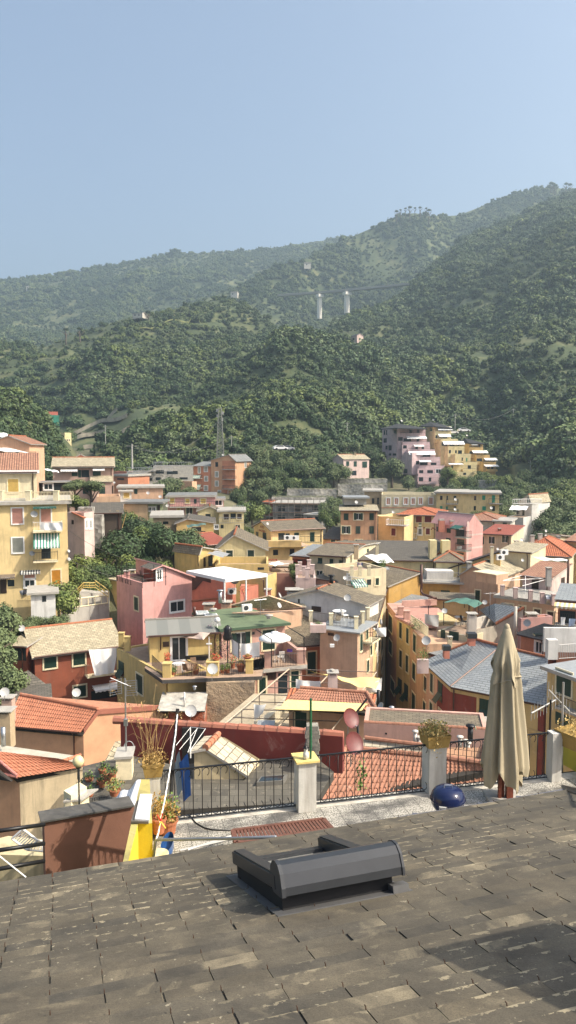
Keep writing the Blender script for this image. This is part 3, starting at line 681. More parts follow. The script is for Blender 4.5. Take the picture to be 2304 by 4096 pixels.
def house(label,t,A,B,D,wall,roof,spec='',zb=None,oh=.35,cat='house',name='house',gut=True,z0=None,group=None):
 P0=tat(t,*A)if z0 is None else tpxz(t,A[0],A[2],z0);z1=P0.z
 if len(B)==1:
  Yb=P0.y
  for _ in range(6):
   P1=tpxz(t,B[0],Yb,z1);q_=P1 if P1.x+P0.x<0 else P0;Yb=P0.y-(P1.x-P0.x)*q_.x/q_.y*1.05
  B=(B[0],Yb)
 P1=tpxz(t,B[0],B[1],z1)
 W_=(P1-P0).length;ex=(P1-P0)/W_;ey=V(-ex.y,ex.x,0)
 if ey.y<0 and abs(ey.y)>.2:ey=-ey
 if isinstance(D,tuple):D=solveD(P1 if D[0]=='R' else P0,ey,Q(t,D[1],0)[0])
 c=[P0,P1,P1+ey*D,P0+ey*D];zb=basez(c,zb)
 root=thing(name,label,cat,V((c[0].x+c[2].x)/2,(c[0].y+c[2].y)/2,zb),group=group)
 frs=dict(F=Fr(P0,ex,-ey,W_),R=Fr(P1,ey,ex,D),L=Fr(P0+ey*D,-ey,-ex,D),K=Fr(P1+ey*D,-ex,ey,W_))
 b=MB();kind,rise,rm=roof[:3];pk=roof[3]if len(roof)>3 else .5;rb=MB();rc=MB()
 if isinstance(rise,tuple):
  yy_=rise[1];m_=(P0+P1)/2
  q_={'gx':m_+ey*D*pk,'sb':m_+ey*D,'gy':P0+ex*W_*pk,'hip':m_+ey*D/2}[kind]
  py_=Q(t,0,yy_)[1];rise=at(col_of(q_),py_,q_.y).z-.1-z1
  if not .2<rise<5:print('RISE',label,round(rise,2));rise=max(.25,min(4,rise))
 if isinstance(wall,str):wall=W(wall)
 dn=[V(p.x,p.y,zb)for p in c];rmats=[rm,CONC]
 def wq(i,j,extra=()):b.face([dn[i],dn[j],c[j],*extra,c[i]])
 if kind in('gx','sb','sf'):
  if kind=='gx':M0=c[0]+ey*D*pk+Z*rise;M1=c[1]+ey*D*pk+Z*rise
  elif kind=='sb':M0,M1=c[3]+Z*rise,c[2]+Z*rise
  else:M0,M1=c[0]+Z*rise,c[1]+Z*rise
  if kind=='gx':wq(0,1);wq(1,2,(M1,));wq(2,3);wq(3,0,(M0,))
  elif kind=='sb':wq(0,1);b.face([dn[1],dn[2],M1,c[1]]);b.face([dn[2],dn[3],M0,M1]);b.face([dn[3],dn[0],c[0],M0])
  else:b.face([dn[0],dn[1],M1,M0]);b.face([dn[1],dn[2],c[2],M1]);wq(2,3);b.face([dn[3],dn[0],M0,c[3]])
  sd=min(oh,.28)
  def slope(e0,e1,r1,r0):
   d_=(e0-r0);d_=d_/math.hypot(d_.x,d_.y);e0,e1=e0+d_*oh,e1+d_*oh
   k=ex*sd;up=Z*.12
   L_,R_=((e0,r0),(e1,r1))
   s_=1 if(e1-e0).dot(ex)>0 else-1
   slabq(rb,[e0-k*s_+up,e1+k*s_+up,r1+k*s_+up,r0-k*s_+up],.13)
  if kind=='gx':slope(c[0],c[1],M1,M0);slope(c[2],c[3],M0,M1);caps(rc,M0-ex*sd+Z*.13,M1+ex*sd+Z*.13)
  elif kind=='sb':slope(c[0],c[1],M1,M0)
  else:slope(c[2],c[3],M0,M1)
 elif kind=='gy':
  M0=c[0]+ex*W_*pk+Z*rise;M1=c[3]+ex*W_*pk+Z*rise
  wq(0,1,(M0,));wq(1,2);wq(2,3,(M1,));wq(3,0)
  for e0,e1,r1,r0 in((c[3],c[0],M0,M1),(c[1],c[2],M1,M0)):
   d_=(e0-r0);d_=V(d_.x,d_.y,d_.z);dh=math.hypot((e0-r0).dot(ex),1e-6);s_=1 if(e0-r0).dot(ex)>0 else-1
   dd=(ex*s_*dh+Z*(e0.z-r0.z));dd=dd*(oh/dd.length);k=(e1-e0).normalized()*.28;up=Z*.12
   slabq(rb,[e0+dd-k+up,e1+dd+k+up,r1+k+up,r0-k+up],.13)
  caps(rc,M0-ey*.28+Z*.13,M1+ey*.28+Z*.13)
 elif kind=='hip':
  for i in range(4):wq(i,(i+1)%4)
  h=min(W_,D)/2
  if W_>=D:M0=c[0]+ex*h+ey*D/2+Z*rise;M1=c[1]-ex*h+ey*D/2+Z*rise
  else:M0=c[0]+ex*W_/2+ey*h+Z*rise;M1=c[3]+ex*W_/2-ey*h+Z*rise
  e=[c[0]-ex*oh-ey*oh,c[1]+ex*oh-ey*oh,c[2]+ex*oh+ey*oh,c[3]-ex*oh+ey*oh];e=[q+Z*.02 for q in e]
  if W_>=D:qs=((e[0],e[1],M1,M0),(e[1],e[2],M1),(e[2],e[3],M0,M1),(e[3],e[0],M0))
  else:qs=((e[0],e[1],M0),(e[1],e[2],M1,M0),(e[2],e[3],M1),(e[3],e[0],M0,M1))
  for q in qs:
   U=(q[1]-q[0]).normalized();n_=(q[1]-q[0]).cross(q[-1]-q[0]).normalized();Vv=n_.cross(U)
   rb.face([p+Z*.12 for p in q],0,[((p-q[0]).dot(U),(p-q[0]).dot(Vv))for p in q])
  for i in range(4):rb.face([e[i]-Z*.04,e[(i+1)%4]-Z*.04,e[(i+1)%4]+Z*.12,e[i]+Z*.12],1)
  rb.face([p-Z*.04 for p in e][::-1],1)
  if rm is not R_DARK:
   for p,q in((M0,M1),(M0,e[0]),(M1 if W_>=D else M0,e[1]),(M1,e[2]),(M0 if W_>=D else M1,e[3])):caps(rc,p+Z*.14,q+Z*.14,.1)
 elif kind in('flat','slab'):
  if kind=='flat':
   th=.22;
   for i in range(4):wq(i,(i+1)%4)
   ii=[c[0]+ex*th+ey*th,c[1]-ex*th+ey*th,c[2]-ex*th-ey*th,c[3]+ex*th-ey*th]
   for i in range(4):
    j=(i+1)%4;b.face([c[i],c[j],ii[j],ii[i]]);b.face([ii[i],ii[j],ii[j]-Z*rise,ii[i]-Z*rise])
   rb.face([p-Z*(rise-.02)for p in ii],0,[(0,0),(W_,0),(W_,D),(0,D)])
  else:
   for i in range(4):wq(i,(i+1)%4)
   q=[c[0]-ex*oh-ey*oh,c[1]+ex*oh-ey*oh,c[2]+ex*oh+ey*oh,c[3]-ex*oh+ey*oh]
   rb.face([p+Z*rise for p in q],0,[(0,0),(W_,0),(W_,D),(0,D)]);rb.face([p+Z*.003 for p in q][::-1],1)
   for i in range(4):rb.face([q[i]+Z*.003,q[(i+1)%4]+Z*.003,q[(i+1)%4]+Z*rise,q[i]+Z*rise],1)
 b.build('wall',wall,root);ro=rb.build('roof',rmats,root)
 if rc.v and rm is not R_DARK:rc.build('ridge_tiles',TCP if rm in(R_TERRA,R_TERRAB,R_RED,R_STONE,R_STONE2)else plain('mortar ridge',(.2,.18,.15),.9),root)
 if gut and kind in('gx','sb','hip')and P0.y<130:
  gb=MB();f=frs['F'];gb.tube([f.pt(-.1,z1+.0,oh+.06),f.pt(W_+.1,z1+.0,oh+.06)],.07,6)
  gb.tube([f.pt(W_-.35,z1-.02,oh+.03),f.pt(W_-.35,z1-.45,.08),f.pt(W_-.35,zb,.08)],.05,6);gb.build('gutter',OXY,root)
 wins(root,frs,t,spec)
 root['_w']=1
 return root,frs
def box_part(root,name,t,x0,x1,ytop,ybot,Y,D,mat,Y1=None):
 """a block of a building: front face read off the photo, D deep"""
 P0=tat(t,x0,ytop,Y);P1=tpxz(t,x1,Y1 or Y,P0.z);zb=at(*Q(t,x0,ybot),Y).z
 ex=(P1-P0).normalized();ey=V(-ex.y,ex.x,0)
 b=MB();b.boxv(V(P0.x,P0.y,zb),P1-P0,ey*D,Z*(P0.z-zb));b.build(name,mat,root)
 return Fr(P0,ex,-ey,(P1-P0).length)
def awning(root,fr,t,x0,y0,x1,y1,out,mat,arms=True,wave=0):
 a0,a1,_,_=fr.rect(t,x0,y0,x1,y0+1);zt=fr.hit(t,(x0+x1)/2,y0)[1];zl=fr.hit(t,(x0+x1)/2,y1,out)[1]
 b=MB();L_=a1-a0
 b.grid(lambda u,v:fr.pt(a0+L_*u,lerp(zt,zl,v)+.02*math.sin(u*9)*v,.03+out*v-0*wave),12,4,0,L_,1)
 b.grid(lambda u,v:fr.pt(a0+L_*u,lerp(zl,zl-.16-.04*math.sin(u*40),v),out+.03),24,1,0,L_,1)
 o=b.build('awning',mat,root)
 if arms:
  c=MB()
  for a in(a0+.05,a1-.05):c.tube([fr.pt(a,zl-.1,.02),fr.pt(a,zl-.03,out)],.02,5)
  c.tube([fr.pt(a0,zl-.02,out),fr.pt(a1,zl-.02,out)],.03,6);c.build('awning_frame',WHT,o)
 return o
def railbars(pts,h,sp=.13,r=.012,mid=False):
 b=MB()
 for p,q in zip(pts,pts[1:]):
  n_=max(1,int((q-p).length/sp))
  for k in range(n_+1):c=p.lerp(q,k/n_);b.tube([c,c+Z*h],r,4,cap=False)
  b.tube([p+Z*h,q+Z*h],r*1.8,5);b.tube([p+Z*.06,q+Z*.06],r*1.4,4)
  if mid:b.tube([p+Z*h*.5,q+Z*h*.5],r*1.2,4)
 return b
def railpart(root,pts,h,mat=None,sp=.13,r=.012,mid=False):return railbars(pts,h,sp,r,mid).build('railing',mat or BLK,root)
def balcony(root,fr,t,x0,x1,y,out,h=.95,mat=None,rm=None,th=.14,sp=.14,solid=None):
 a0,a1,z,_=fr.rect(t,x0,y-1,x1,y,out);b=MB();fr.box(b,a0,a1,z-th,z,.0,out);o=b.build('balcony_slab',mat or CONC,root)
 P=[fr.pt(a0,z,.02),fr.pt(a0+.03,z,out-.04),fr.pt(a1-.03,z,out-.04),fr.pt(a1,z,.02)]
 if solid:
  c=MB();fr.box(c,a0,a1,z,z+h,out-.12,out);fr.box(c,a0,a0+.12,z,z+h,0,out-.12);fr.box(c,a1-.12,a1,z,z+h,0,out-.12);c.build('parapet',solid,root)
 else:railpart(root,P,h,rm,sp,.011 if fr.o.y<100 else .02)
 return a0,a1,z
def pillars(root,pts,w_=.32,h=1.0,mat=None,n='parapet_post'):
 for p in pts:
  b=MB();b.box(p.x-w_/2,p.x+w_/2,p.y-w_/2,p.y+w_/2,p.z,p.z+h);b.box(p.x-w_/2-.04,p.x+w_/2+.04,p.y-w_/2-.04,p.y+w_/2+.04,p.z+h,p.z+h+.05);b.build(n,mat or CRM,root)
def chim(root,t,x,y,Y,w_=.5,h=1.1,mat=None,slab=True,nm='chimney'):
 """masonry chimney whose top stands at the pixel; part of its house"""
 c=tat(t,x,y,Y);b=MB();b.box(c.x-w_/2,c.x+w_/2,c.y-w_/2,c.y+w_/2,c.z-h-.8,c.z-.22)
 if slab:
  for a in(-.4,.4):
   for d in(-.4,.4):b.box(c.x+a*w_-.05,c.x+a*w_+.05,c.y+d*w_-.05,c.y+d*w_+.05,c.z-.22,c.z-.06)
  b.box(c.x-w_*.65,c.x+w_*.65,c.y-w_*.65,c.y+w_*.65,c.z-.06,c.z,1)
 else:b.box(c.x-w_/2+.05,c.x+w_/2-.05,c.y-w_/2+.05,c.y+w_/2-.05,c.z-.22,c.z,1)
 b.build(nm,[mat or W('tan'),CONC],root)
def pipe(root,t,x,y0,y1,Y,r=.1,mat=None,hat=True,nm='flue'):
 c=tat(t,x,y0,Y);e=tat(t,x,y1,Y);b=MB();b.tube([V(c.x,c.y,e.z),V(c.x,c.y,c.z-(.12 if hat else 0))],r,8)
 if hat:b.lathe(V(c.x,c.y,c.z),[(r*.9,-.13),(r*.9,-.06),(r*1.8,-.06),(r*1.7,0),(.01,.05)],10)
 return b.build(nm,mat or GALV,root,smooth=True)
def make_dish(mat,label):
 r=thing('satellite_dish',label,'satellite dish',world=False)
 M=Matrix.Rotation(R(62),3,'X')
 b=MB();b.lathe(V(0,-.12,.0),[(.005,.0),(.2,.012),(.36,.045),(.5,.10),(.505,.105),(.5,.085),(.36,.028),(.2,-.004),(.005,-.012)],28,0,M);b.build('reflector',mat,r,smooth=True)
 b=MB();b.tube([V(0,-.1,-.42),V(0,-.5,-.32)],.012,6);b.tube([V(0,-.49,-.34),V(0,-.54,-.24)],.035,8);b.build('feed_arm',GALV,r)
 b=MB();b.tube([V(0,.02,.1),V(0,.02,-1.1)],.024,8);b.boxv(V(-.06,-.08,-.08),V(.12,0,0),V(0,.1,0),V(0,0,.16));b.build('mast',GALV,r,smooth=False)
 return r
DW=make_dish(SLF,'x');DR=make_dish(REDD,'x');USED=set()
def dish(label,t,x,y,Y,r,face=0,red=False):
 """r: radius in photo units; face: the way it looks, degrees clockwise from the camera"""
 src=DR if red else DW;px=Q(t,x,y);p=at(*px,Y);k={'P':1,'S':.08627,'U':.12077,'X':.07833}.get(t,.13803)
 s=r*k*Y/FPX/.5
 if src not in USED:
  USED.add(src);src.location=p;src.rotation_euler=(0,0,R(face));src.scale=(s,)*3;src['label']=label;src['category']='satellite dish'
  if not red:src['group']='white satellite dishes on the roofs'
  return src
 return dup(src,p,R(face),label,src.get('group'),s)
def laundry(name,label,t,pts,Y,mat,cat='laundry',sag=.06,depthv=.0,top=None):
 """cloth hung between the first two points, lower edge at the last two (photo), at depth Y or (Y0, Y1)"""
 Y0,Y1=Y if isinstance(Y,tuple)else(Y,Y)
 a,b_,c,d=[tat(t,x,y,yy)for(x,y),yy in zip(pts,(Y0,Y1,Y1,Y0))]
 n_=(b_-a).cross(d-a).normalized()
 m=MB()
 def f(u,v):
  p=a.lerp(b_,u).lerp(d.lerp(c,u),v);L_=(b_-a).length
  return p+n_*(.04+.05*v)*math.sin(u*L_*7+1.5*math.sin(v*2+u*3))-Z*sag*math.sin(math.pi*u)*(1-v)
 m.grid(f,26,8,0,(b_-a).length,(d-a).length)
 return solo(m,name,mat,label,cat,smooth=True)
def sail(name,label,t,pts,mat,cat='shade sail',sag=.35,n_=10):
 """pts: 3 or 4 corners (x, y, Y)"""
 P=[tat(t,*p)for p in pts]
 if len(P)==3:P.append(P[2])
 m=MB();m.grid(lambda u,v:P[0].lerp(P[1],u).lerp(P[3].lerp(P[2],u),v)-Z*sag*math.sin(math.pi*u)*.7*(1 if len(pts)==4 else math.sin(math.pi*v))-Z*.05*math.sin(u*14),n_*2,n_,0,(P[1]-P[0]).length,(P[3]-P[0]).length)
 return solo(m,name,mat,label,cat,smooth=True)
def acunit(label,t,x,y,Y,w_=.85,rz=.2):
 c=tat(t,x,y,Y);r=thing('air_conditioner',label,'air conditioner',c,0)
 M=Matrix.Rotation(rz,3,'Z');b=MB();b.boxv(c+M@V(-w_/2,-.15,0),M@V(w_,0,0),M@V(0,.32,0),Z*.6);b.build('casing',WHT,r)
 b=MB();q=Matrix.Rotation(rz,3,'Z')@Matrix.Rotation(math.pi/2,3,'X');b.lathe(c+M@V(-w_*.12,-.152,.3),[(.01,.01),(.2,.012),(.22,.0)],14,0,q);b.build('fan_grille',DGRY,r);return r
def antenna(label,t,x,y,Y,h,n_=6,face=0,mat=None):
 """aerial with its top at the pixel"""
 c=tat(t,x,y,Y);r=thing('tv_aerial',label,'aerial',c-Z*h);b=MB();b.tube([c-Z*h,c],.02,6);b.build('mast',mat or GALV,r)
 d=V(math.cos(R(face)),math.sin(R(face)),0);e=V(-d.y,d.x,0);b=MB();b.tube([c-d*.6-Z*.12,c+d*.6-Z*.12],.012,5)
 for k in range(n_):q=c+d*(-.55+1.1*k/max(1,n_-1))-Z*.12;l=.34-.03*k;b.tube([q-e*l,q+e*l],.007,4)
 b.build('elements',mat or GALV,r);return r
CR={k:[o for o in MID.objects][v]for k,v in dict(olive=0,dark=1,bright=2,olive2=3,round=4).items()}
def trunk_mesh(seed):
 rnd=random.Random(seed);b=MB();b.tube([V(0,0,-.3),V(.03,0,.3),V(-.02,.03,.62),V(0,0,1.)],[.07,.05,.04,.02],7)
 for k in range(4):
  a=k*1.6+rnd.random();b.tube([V(0,0,.45+.08*k),V(math.cos(a)*.22,math.sin(a)*.22,.75+.05*k),V(math.cos(a)*.4,math.sin(a)*.4,1.0)],[.03,.02,.008],5)
 o=b.build('trunk',BARK,smooth=True);COL.objects.unlink(o);return o
TRK=[trunk_mesh(k)for k in range(3)]
_tr=random.Random(17)
def tree_at(p,h,r,kind,label,group=None,name='tree',cat='tree',squash=1.):
 o=thing(name,label,cat,p,_tr.uniform(0,6),group,world=False)
 c=CR[kind].copy();c.name='crown';COL.objects.link(c);c.parent=o;c.location=(0,0,h-r*.75*squash);c.scale=(r,r,r*squash);c.rotation_euler=(0,0,0)
 q=TRK[_tr.randrange(3)].copy();COL.objects.link(q);q.parent=o;q.location=(0,0,0);q.scale=(h*.8,h*.8,h*.8)
 return o
def tree(t,x,ytop,Y,h,r,kind,label,group=None,**k):
 p=tat(t,x,ytop,Y);return tree_at(V(p.x,p.y,p.z-h),h,r,kind,label,group,**k)
def polyroof(root,t,pts,mat,th=.12,name='roof',edge=None):
 """pts: (x, y, z) at a stated height"""
 P=[tz(t,*p)for p in pts];q=MB();slabq(q,P,th);q.build(name,[mat,edge or CONC],root);return P
def prism(root,name,P,zb,mat,z1=None):
 q=MB();n_=len(P);P=[V(p.x,p.y,z1 if z1 is not None else p.z)for p in P]
 for i in range(n_):a,c=P[i],P[(i+1)%n_];q.face([V(a.x,a.y,zb),V(c.x,c.y,zb),c,a])
 q.face(P);return q.build(name,mat,root)
def G(t,x,Y,dz=0):p=tpxz(t,x,Y,-10);return V(p.x,p.y,ground(p.x,Y)+dz)
b=MB();vr=thing('viaduct','long concrete road viaduct on two tall piers high between the hills','bridge',tat('T',845,800,800))
a0,a1=tat('T',700,743,835),tat('T',1030,714,770);dd=(a1-a0).normalized();nn=V(-dd.y,dd.x,0).normalized()
CONB=plaster('bridge concrete',(.30,.29,.26),.2)
cv=lambda u:a0.lerp(a1,u)-Z*3*math.sin(math.pi*u)*.3
b.grid(lambda u,v:cv(u)+nn*(-2.5+5*v),20,1);b.grid(lambda u,v:cv(u)-nn*2.5-Z*1.3*v,20,1);b.grid(lambda u,v:cv(u)+nn*2.5-Z*1.3*v,20,1);b.grid(lambda u,v:cv(u)+nn*(-2.5+5*v)-Z*1.3,20,1)
b.build('deck',CONB,vr)
b=MB();b.grid(lambda u,v:cv(u)-nn*2.6+Z*.8*v,20,1);b.build('guard_rail',CONC,vr)
for x,yb,w_ in((811,800,2.2),(881,786,2.6)):
 u=(x-700)/330;c=cv(u);z_=tat('T',x,yb+2,c.y).z;b=MB();M=Matrix.Rotation(.5,3,'Z')
 b.boxv(V(c.x,c.y,z_)+M@V(-w_,-1.5,0),M@V(w_*1.7,0,0),M@V(0,4,0),Z*(c.z-z_-5));
 b.boxv(V(c.x,c.y,c.z-5.3)+M@V(-w_*1.6,-3.2,0),M@V(w_*3,0,0),M@V(0,6.4,0),Z*3.2);b.build('pier',plain('pale pier concrete',(.78,.74,.64),.9,var=.08),vr)
house('small pink farmhouse on top of the knoll below the viaduct','T',(884,846,404),(898,400),('R',914),'palepink',('gx',1,R_DARK),'F g 887 850 892 856; R g 903 850 907 856; R g 909 852 912 857',zb=tat('T',900,880,404).z,oh=.3)
house('long low white farmhouse on the terraced hill at left','T',(333,789,560),(358,556),6,'offwhite',('sb',1.2,R_STONE3),'F k 338 791 341 794;F k 348 791 351 794',zb=tat('T',340,802,560).z)
house('white cottage among pines on the ridge left of the viaduct','T',(580,736,950),(597,948),6,'offwhite',('gx',1.5,R_STONE3),'F k 584 738 587 741',zb=tat('T',590,750,950).z)
house('tiny ruined stone house on the farthest slope at left','T',(66,720,1380),(76,1380),8,'offwhite',('flat',.5,R_GREY),'F k 69 722 71 725',zb=tat('T',70,732,1380).z)
house('stone farmhouse high on the terraced slope behind the viaduct','T',(765,662,1000),(782,1000),8,'offwhite',('gx',2,R_STONE3),'F k 770 664 773 667',zb=tat('T',770,676,1000).z)
r,f=house('roofed house wrapped in green scaffold netting','A',(300,112,330),(416,),4,'tan',('gx',1.6,R_RED),zb=tat('A',300,196,330).z)
NET=plain('green safety netting',(.03,.20,.13),.8,var=.25,scale=.6)
b=MB();F_=f['F'];F_.box(b,-.5,F_.L+.5,tat('A',360,186,328).z,F_.o.z+.2,.9,1.0);f['R'].box(b,0,9,tat('A',360,186,328).z,F_.o.z+.2,.7,.8);b.build('netting',NET,r)
house('narrow cream three storey house below the green netting','A',(395,238,300),(468,296),('R',516),'paleyel',('flat',1.1,FLOORM),'F b 402 245 412 256; F g 428 284 436 300; R B 472 322 480 348; R B 484 284 493 298; R B 498 284 506 298; R B 484 322 493 348; R B 500 322 508 346',zb=tat('A',400,372,300).z)
def stepped(label,lv,wm,Y,step,roofspec,left=None):
 x0,x1,yt=lv[0][0],lv[0][1],lv[0][2];root=thing('apartment_block',label,'apartment building',tat('S',x0,lv[-1][3],Y-step*len(lv)))
 wall=W(wm)
 for k,(bx0,bx1,bt,bb,p)in enumerate(lv):
  Yk=Y-step*k;fr=box_part(root,'wall','S',bx0,bx1,bt,bb+40,Yk,9+step*k,wall)
  if p:
   a,c,pt_,pb=p[:4];P=fr.rect('S',a,pt_,c,pb,1.5);q=MB()
   fr.box(q,P[0],P[1],P[2],P[3],1.4,1.55);fr.box(q,P[0],P[1],P[2],P[2]+.2,0,1.4);fr.box(q,P[0],P[0]+.15,P[2]+.2,P[3],.0,1.4);fr.box(q,P[1]-.15,P[1],P[2]+.2,P[3],.0,1.4)
   q.build('balcony',wall,root)
   q=MB();q.tube([fr.pt(P[0],P[3]+.2,1.5),fr.pt(P[1],P[3]+.2,1.5)],.05,5);q.build('handrail',DGRY,root)
  for s_ in(p[4]if p else()):
   if s_[0]=='aw':awning(root,fr,'S',*s_[1:5],2.2,WHF,arms=False)
   else:win(root,fr,'S',s_[0],*s_[1:5])
 if roofspec:
  e,rise,cx=roofspec;pts=[tat('S',*q)for q in e];ap=[q for q in pts];c=sum(pts,V(0,0,0))/4
  q=MB();a=tat('S',*cx)
  for i in range(4):q.face([pts[i],pts[(i+1)%4],a])
  for i in range(4):q.face([pts[i]-Z*.3,pts[(i+1)%4]-Z*.3,pts[(i+1)%4],pts[i]])
  q.face([p-Z*.3 for p in pts][::-1]);q.build('roof',R_DARK,root)
 return root
PB=lambda*a:a
k_='k'
b1=stepped('tall lilac pink terraced apartment block with white awnings',[(258,585,186,300,(258,575,238,280,[(k_,292,195,352,240),(k_,398,200,428,245),(k_,486,200,514,245)])),(265,600,280,380,(320,635,340,376,[(k_,268,284,322,328),(k_,330,300,420,336),(k_,482,300,514,338),('aw',360,274,590,300)])),(316,640,376,460,(380,695,428,458,[(k_,326,380,368,418),(k_,468,384,498,426),(k_,540,388,568,426),('aw',445,374,560,392)])),(368,700,458,556,(432,755,516,554,[(k_,390,464,434,510),(k_,470,486,640,515),('aw',385,450,690,486)])),(430,757,556,652,(508,806,616,650,[(k_,450,562,510,604),(k_,520,574,610,612),(k_,646,580,712,612),('aw',505,552,640,570)])),(494,806,652,740,(502,790,708,738,[(k_,512,668,560,705),(k_,606,668,672,705),('w',706,658,764,705)])),(495,800,740,885,(500,725,804,832,[(k_,508,750,558,800),(k_,622,754,652,802),(k_,742,846,776,880)]))],'lilac',250,2.1,([(62,190,246),(262,178,243),(610,188,246),(470,160,262)],3,(262,128,256)))
def sidewall(root,t,pts,Y0,Y1,mat,wn=''):
 (xa,ya),(xb,yb),zl=pts;A=tat(t,xa,ya,Y0);B=tpxz(t,xb,Y1,A.z);u=(A-B).normalized();n_=V(u.y,-u.x,0)
 if n_.y>0:n_=-n_
 zb=tat(t,xa,zl,Y0).z;q=MB();q.boxv(V(B.x,B.y,zb),V(A.x-B.x,A.y-B.y,0),-n_*4,Z*(A.z-zb));q.build('wall',mat,root);fr=Fr(B,u,n_,(A-B).length)
 wins(root,dict(F=fr),t,wn);return fr
sidewall(b1,'S',((256,186),(84,192),700),248,257,W('lilac'),'F k 100 204 118 260;F k 126 204 140 260;F k 100 298 138 350;F k 122 384 146 428;F k 156 380 192 440;F k 160 474 190 500;F k 204 474 246 500; F k 218 205 250 246')
sidewall(b1,'S',((430,470),(306,474),720),241,247,W('lilac'),'F k 334 654 376 706')
b2=stepped('cream yellow terraced apartment block with awnings beside the lilac one',[(690,880,160,250,(695,882,218,250,[(k_,745,200,800,226),(k_,812,204,840,226),('aw',718,166,885,200)])),(695,880,250,310,(700,880,298,312,[(k_,702,264,722,298),(k_,784,280,836,308),('aw',730,248,870,278)])),(765,960,306,400,(860,1036,396,432,[(k_,776,346,836,386),(k_,866,374,920,392),('aw',782,332,1026,368)])),(848,1036,390,480,(940,1112,484,518,[(k_,856,436,880,474),(k_,928,438,948,472),(k_,962,438,1008,480)])),(930,1110,480,570,(1024,1186,572,604,[(k_,1004,522,1018,560),('t',1056,526,1070,570)])),(900,1180,600,690,(1020,1172,656,686,[(k_,878,612,904,650),(k_,1074,612,1112,654),('aw',846,588,1008,600)])),(885,1180,690,760,(1140,1178,690,700,[(k_,1022,698,1056,724),('g',912,706,926,748)]))],'paleyel',256,2.1,([(510,156,262),(690,160,254),(905,180,254),(800,140,274)],3,(640,110,262)))
sidewall(b2,'S',((690,164),(580,150),620),256,264,W('paleyel'),'F k 636 180 666 218')
sidewall(b2,'S',((766,306),(688,306),620),251.8,257,W('paleyel'));sidewall(b2,'S',((850,392),(766,392),620),249.7,254,W('paleyel'));sidewall(b2,'S',((930,484),(840,484),620),247.6,252,W('paleyel'))
b3=stepped('small orange yellow terraced block at the right end of the row',[(1088,1252,354,420,(1092,1254,402,440,[(k_,1098,362,1114,400),(k_,1200,370,1216,414),('aw',1104,358,1174,374)])),(1090,1256,440,490,(1176,1330,490,526,[(k_,1096,448,1170,480),('aw',1120,440,1296,466)])),(1174,1330,526,570,(1258,1402,572,604,[(k_,1180,532,1240,566),(k_,1270,550,1390,568),('aw',1260,528,1402,550)])),(1256,1402,600,690,(1296,1420,656,684,[(k_,1300,624,1330,654),(k_,1346,626,1372,656),('aw',1260,604,1418,624)]))],'ochre2',262,2.1,([(960,350,268),(1086,352,260),(1272,360,260),(1180,330,276)],3,(1040,298,266)))
sidewall(b3,'S',((1090,356),(975,350),520),261,268,W('ochre2'));sidewall(b3,'S',((1176,492),(1114,492),640),258,262,W('ochre2'));sidewall(b3,'S',((1256,572),(1180,576),680),256,260,W('ochre2'))
dish('large white satellite dish on the lilac block roof','S',306,96,250,13,30);dish('white satellite dish on the ridge of the cream yellow block','S',678,86,255,11,-20);dish('white satellite dish on the roof of the orange yellow block','S',1064,266,262,11,20)
for(x,y)in((572,656),(660,658)):
 pass
r,f=house('pale pink two storey house with stone roof on its own on the slope','B',(1130,428,215),(1316,220),('L',1052),'palepink',('gx',('y',394),R_STONE),'F h 1150 444 1170 478; F h 1204 444 1226 482; F h 1266 446 1300 490; F h 1146 512 1168 540; F k 1190 512 1224 546; L k 1095 512 1118 546',zb=tat('B',1130,575,215).z)
chim(r,'B',1215,376,220,.6,1)
r,f=house('tall orange apartment block with balconies on each floor','B',(170,437,205),(345,203),('R',462),'orange',('gy',1.5,R_GREY,.75),'F k 202 450 222 484; F s 202 520 222 556; F s 202 588 222 622; R s 412 452 426 486; R w 412 522 426 556; R k 412 588 426 622; F k 292 450 312 482;F k 258 524 276 550; F k 292 524 312 552; F k 292 592 312 620; F r 296 656 314 712; R r 410 660 424 700; F s 222 656 240 700',zb=tat('B',170,740,205).z,oh=.7)
for y in(503,574,644,712):balcony(r,f['F'],'B',250,343,y,1.2,.9,CONC,DGRY,sp=.3)
q=MB();f['F'].box(q,8.05*0+f['F'].rect('B',252,440,342,640)[0],f['F'].rect('B',252,440,342,640)[1],f['F'].hit('B',300,716)[1],f['F'].o.z-.1,.0,.02);q.build('loggia_back',W('orange2'),r)
r,f=house('lower orange wing with striped balcony awnings left of the tall block','B',(42,478,206),(168,205),9,'orange2',('sb',1,R_GREY),'F s 78 488 92 528; F s 122 486 144 518; F s 124 554 146 586; F s 122 622 146 654',zb=tat('B',40,720,206).z,oh=.6)
balcony(r,f['F'],'B',30,98,566,1.2,.9,CONC,DGRY,sp=.3);balcony(r,f['F'],'B',30,98,636,1.2,.9,CONC,DGRY,sp=.3);awning(r,f['F'],'B',32,542,98,566,1.3,GRNSTR,False);awning(r,f['F'],'B',34,612,98,646,1.3,GRNSTR,False)
dish('white satellite dish on top of the tall orange block','B',257,398,206,8,10)
STW=tiles('grey rubble stone wall',(.30,.29,.26),(.20,.19,.175),(.08,.08,.07),.5,.28,None)
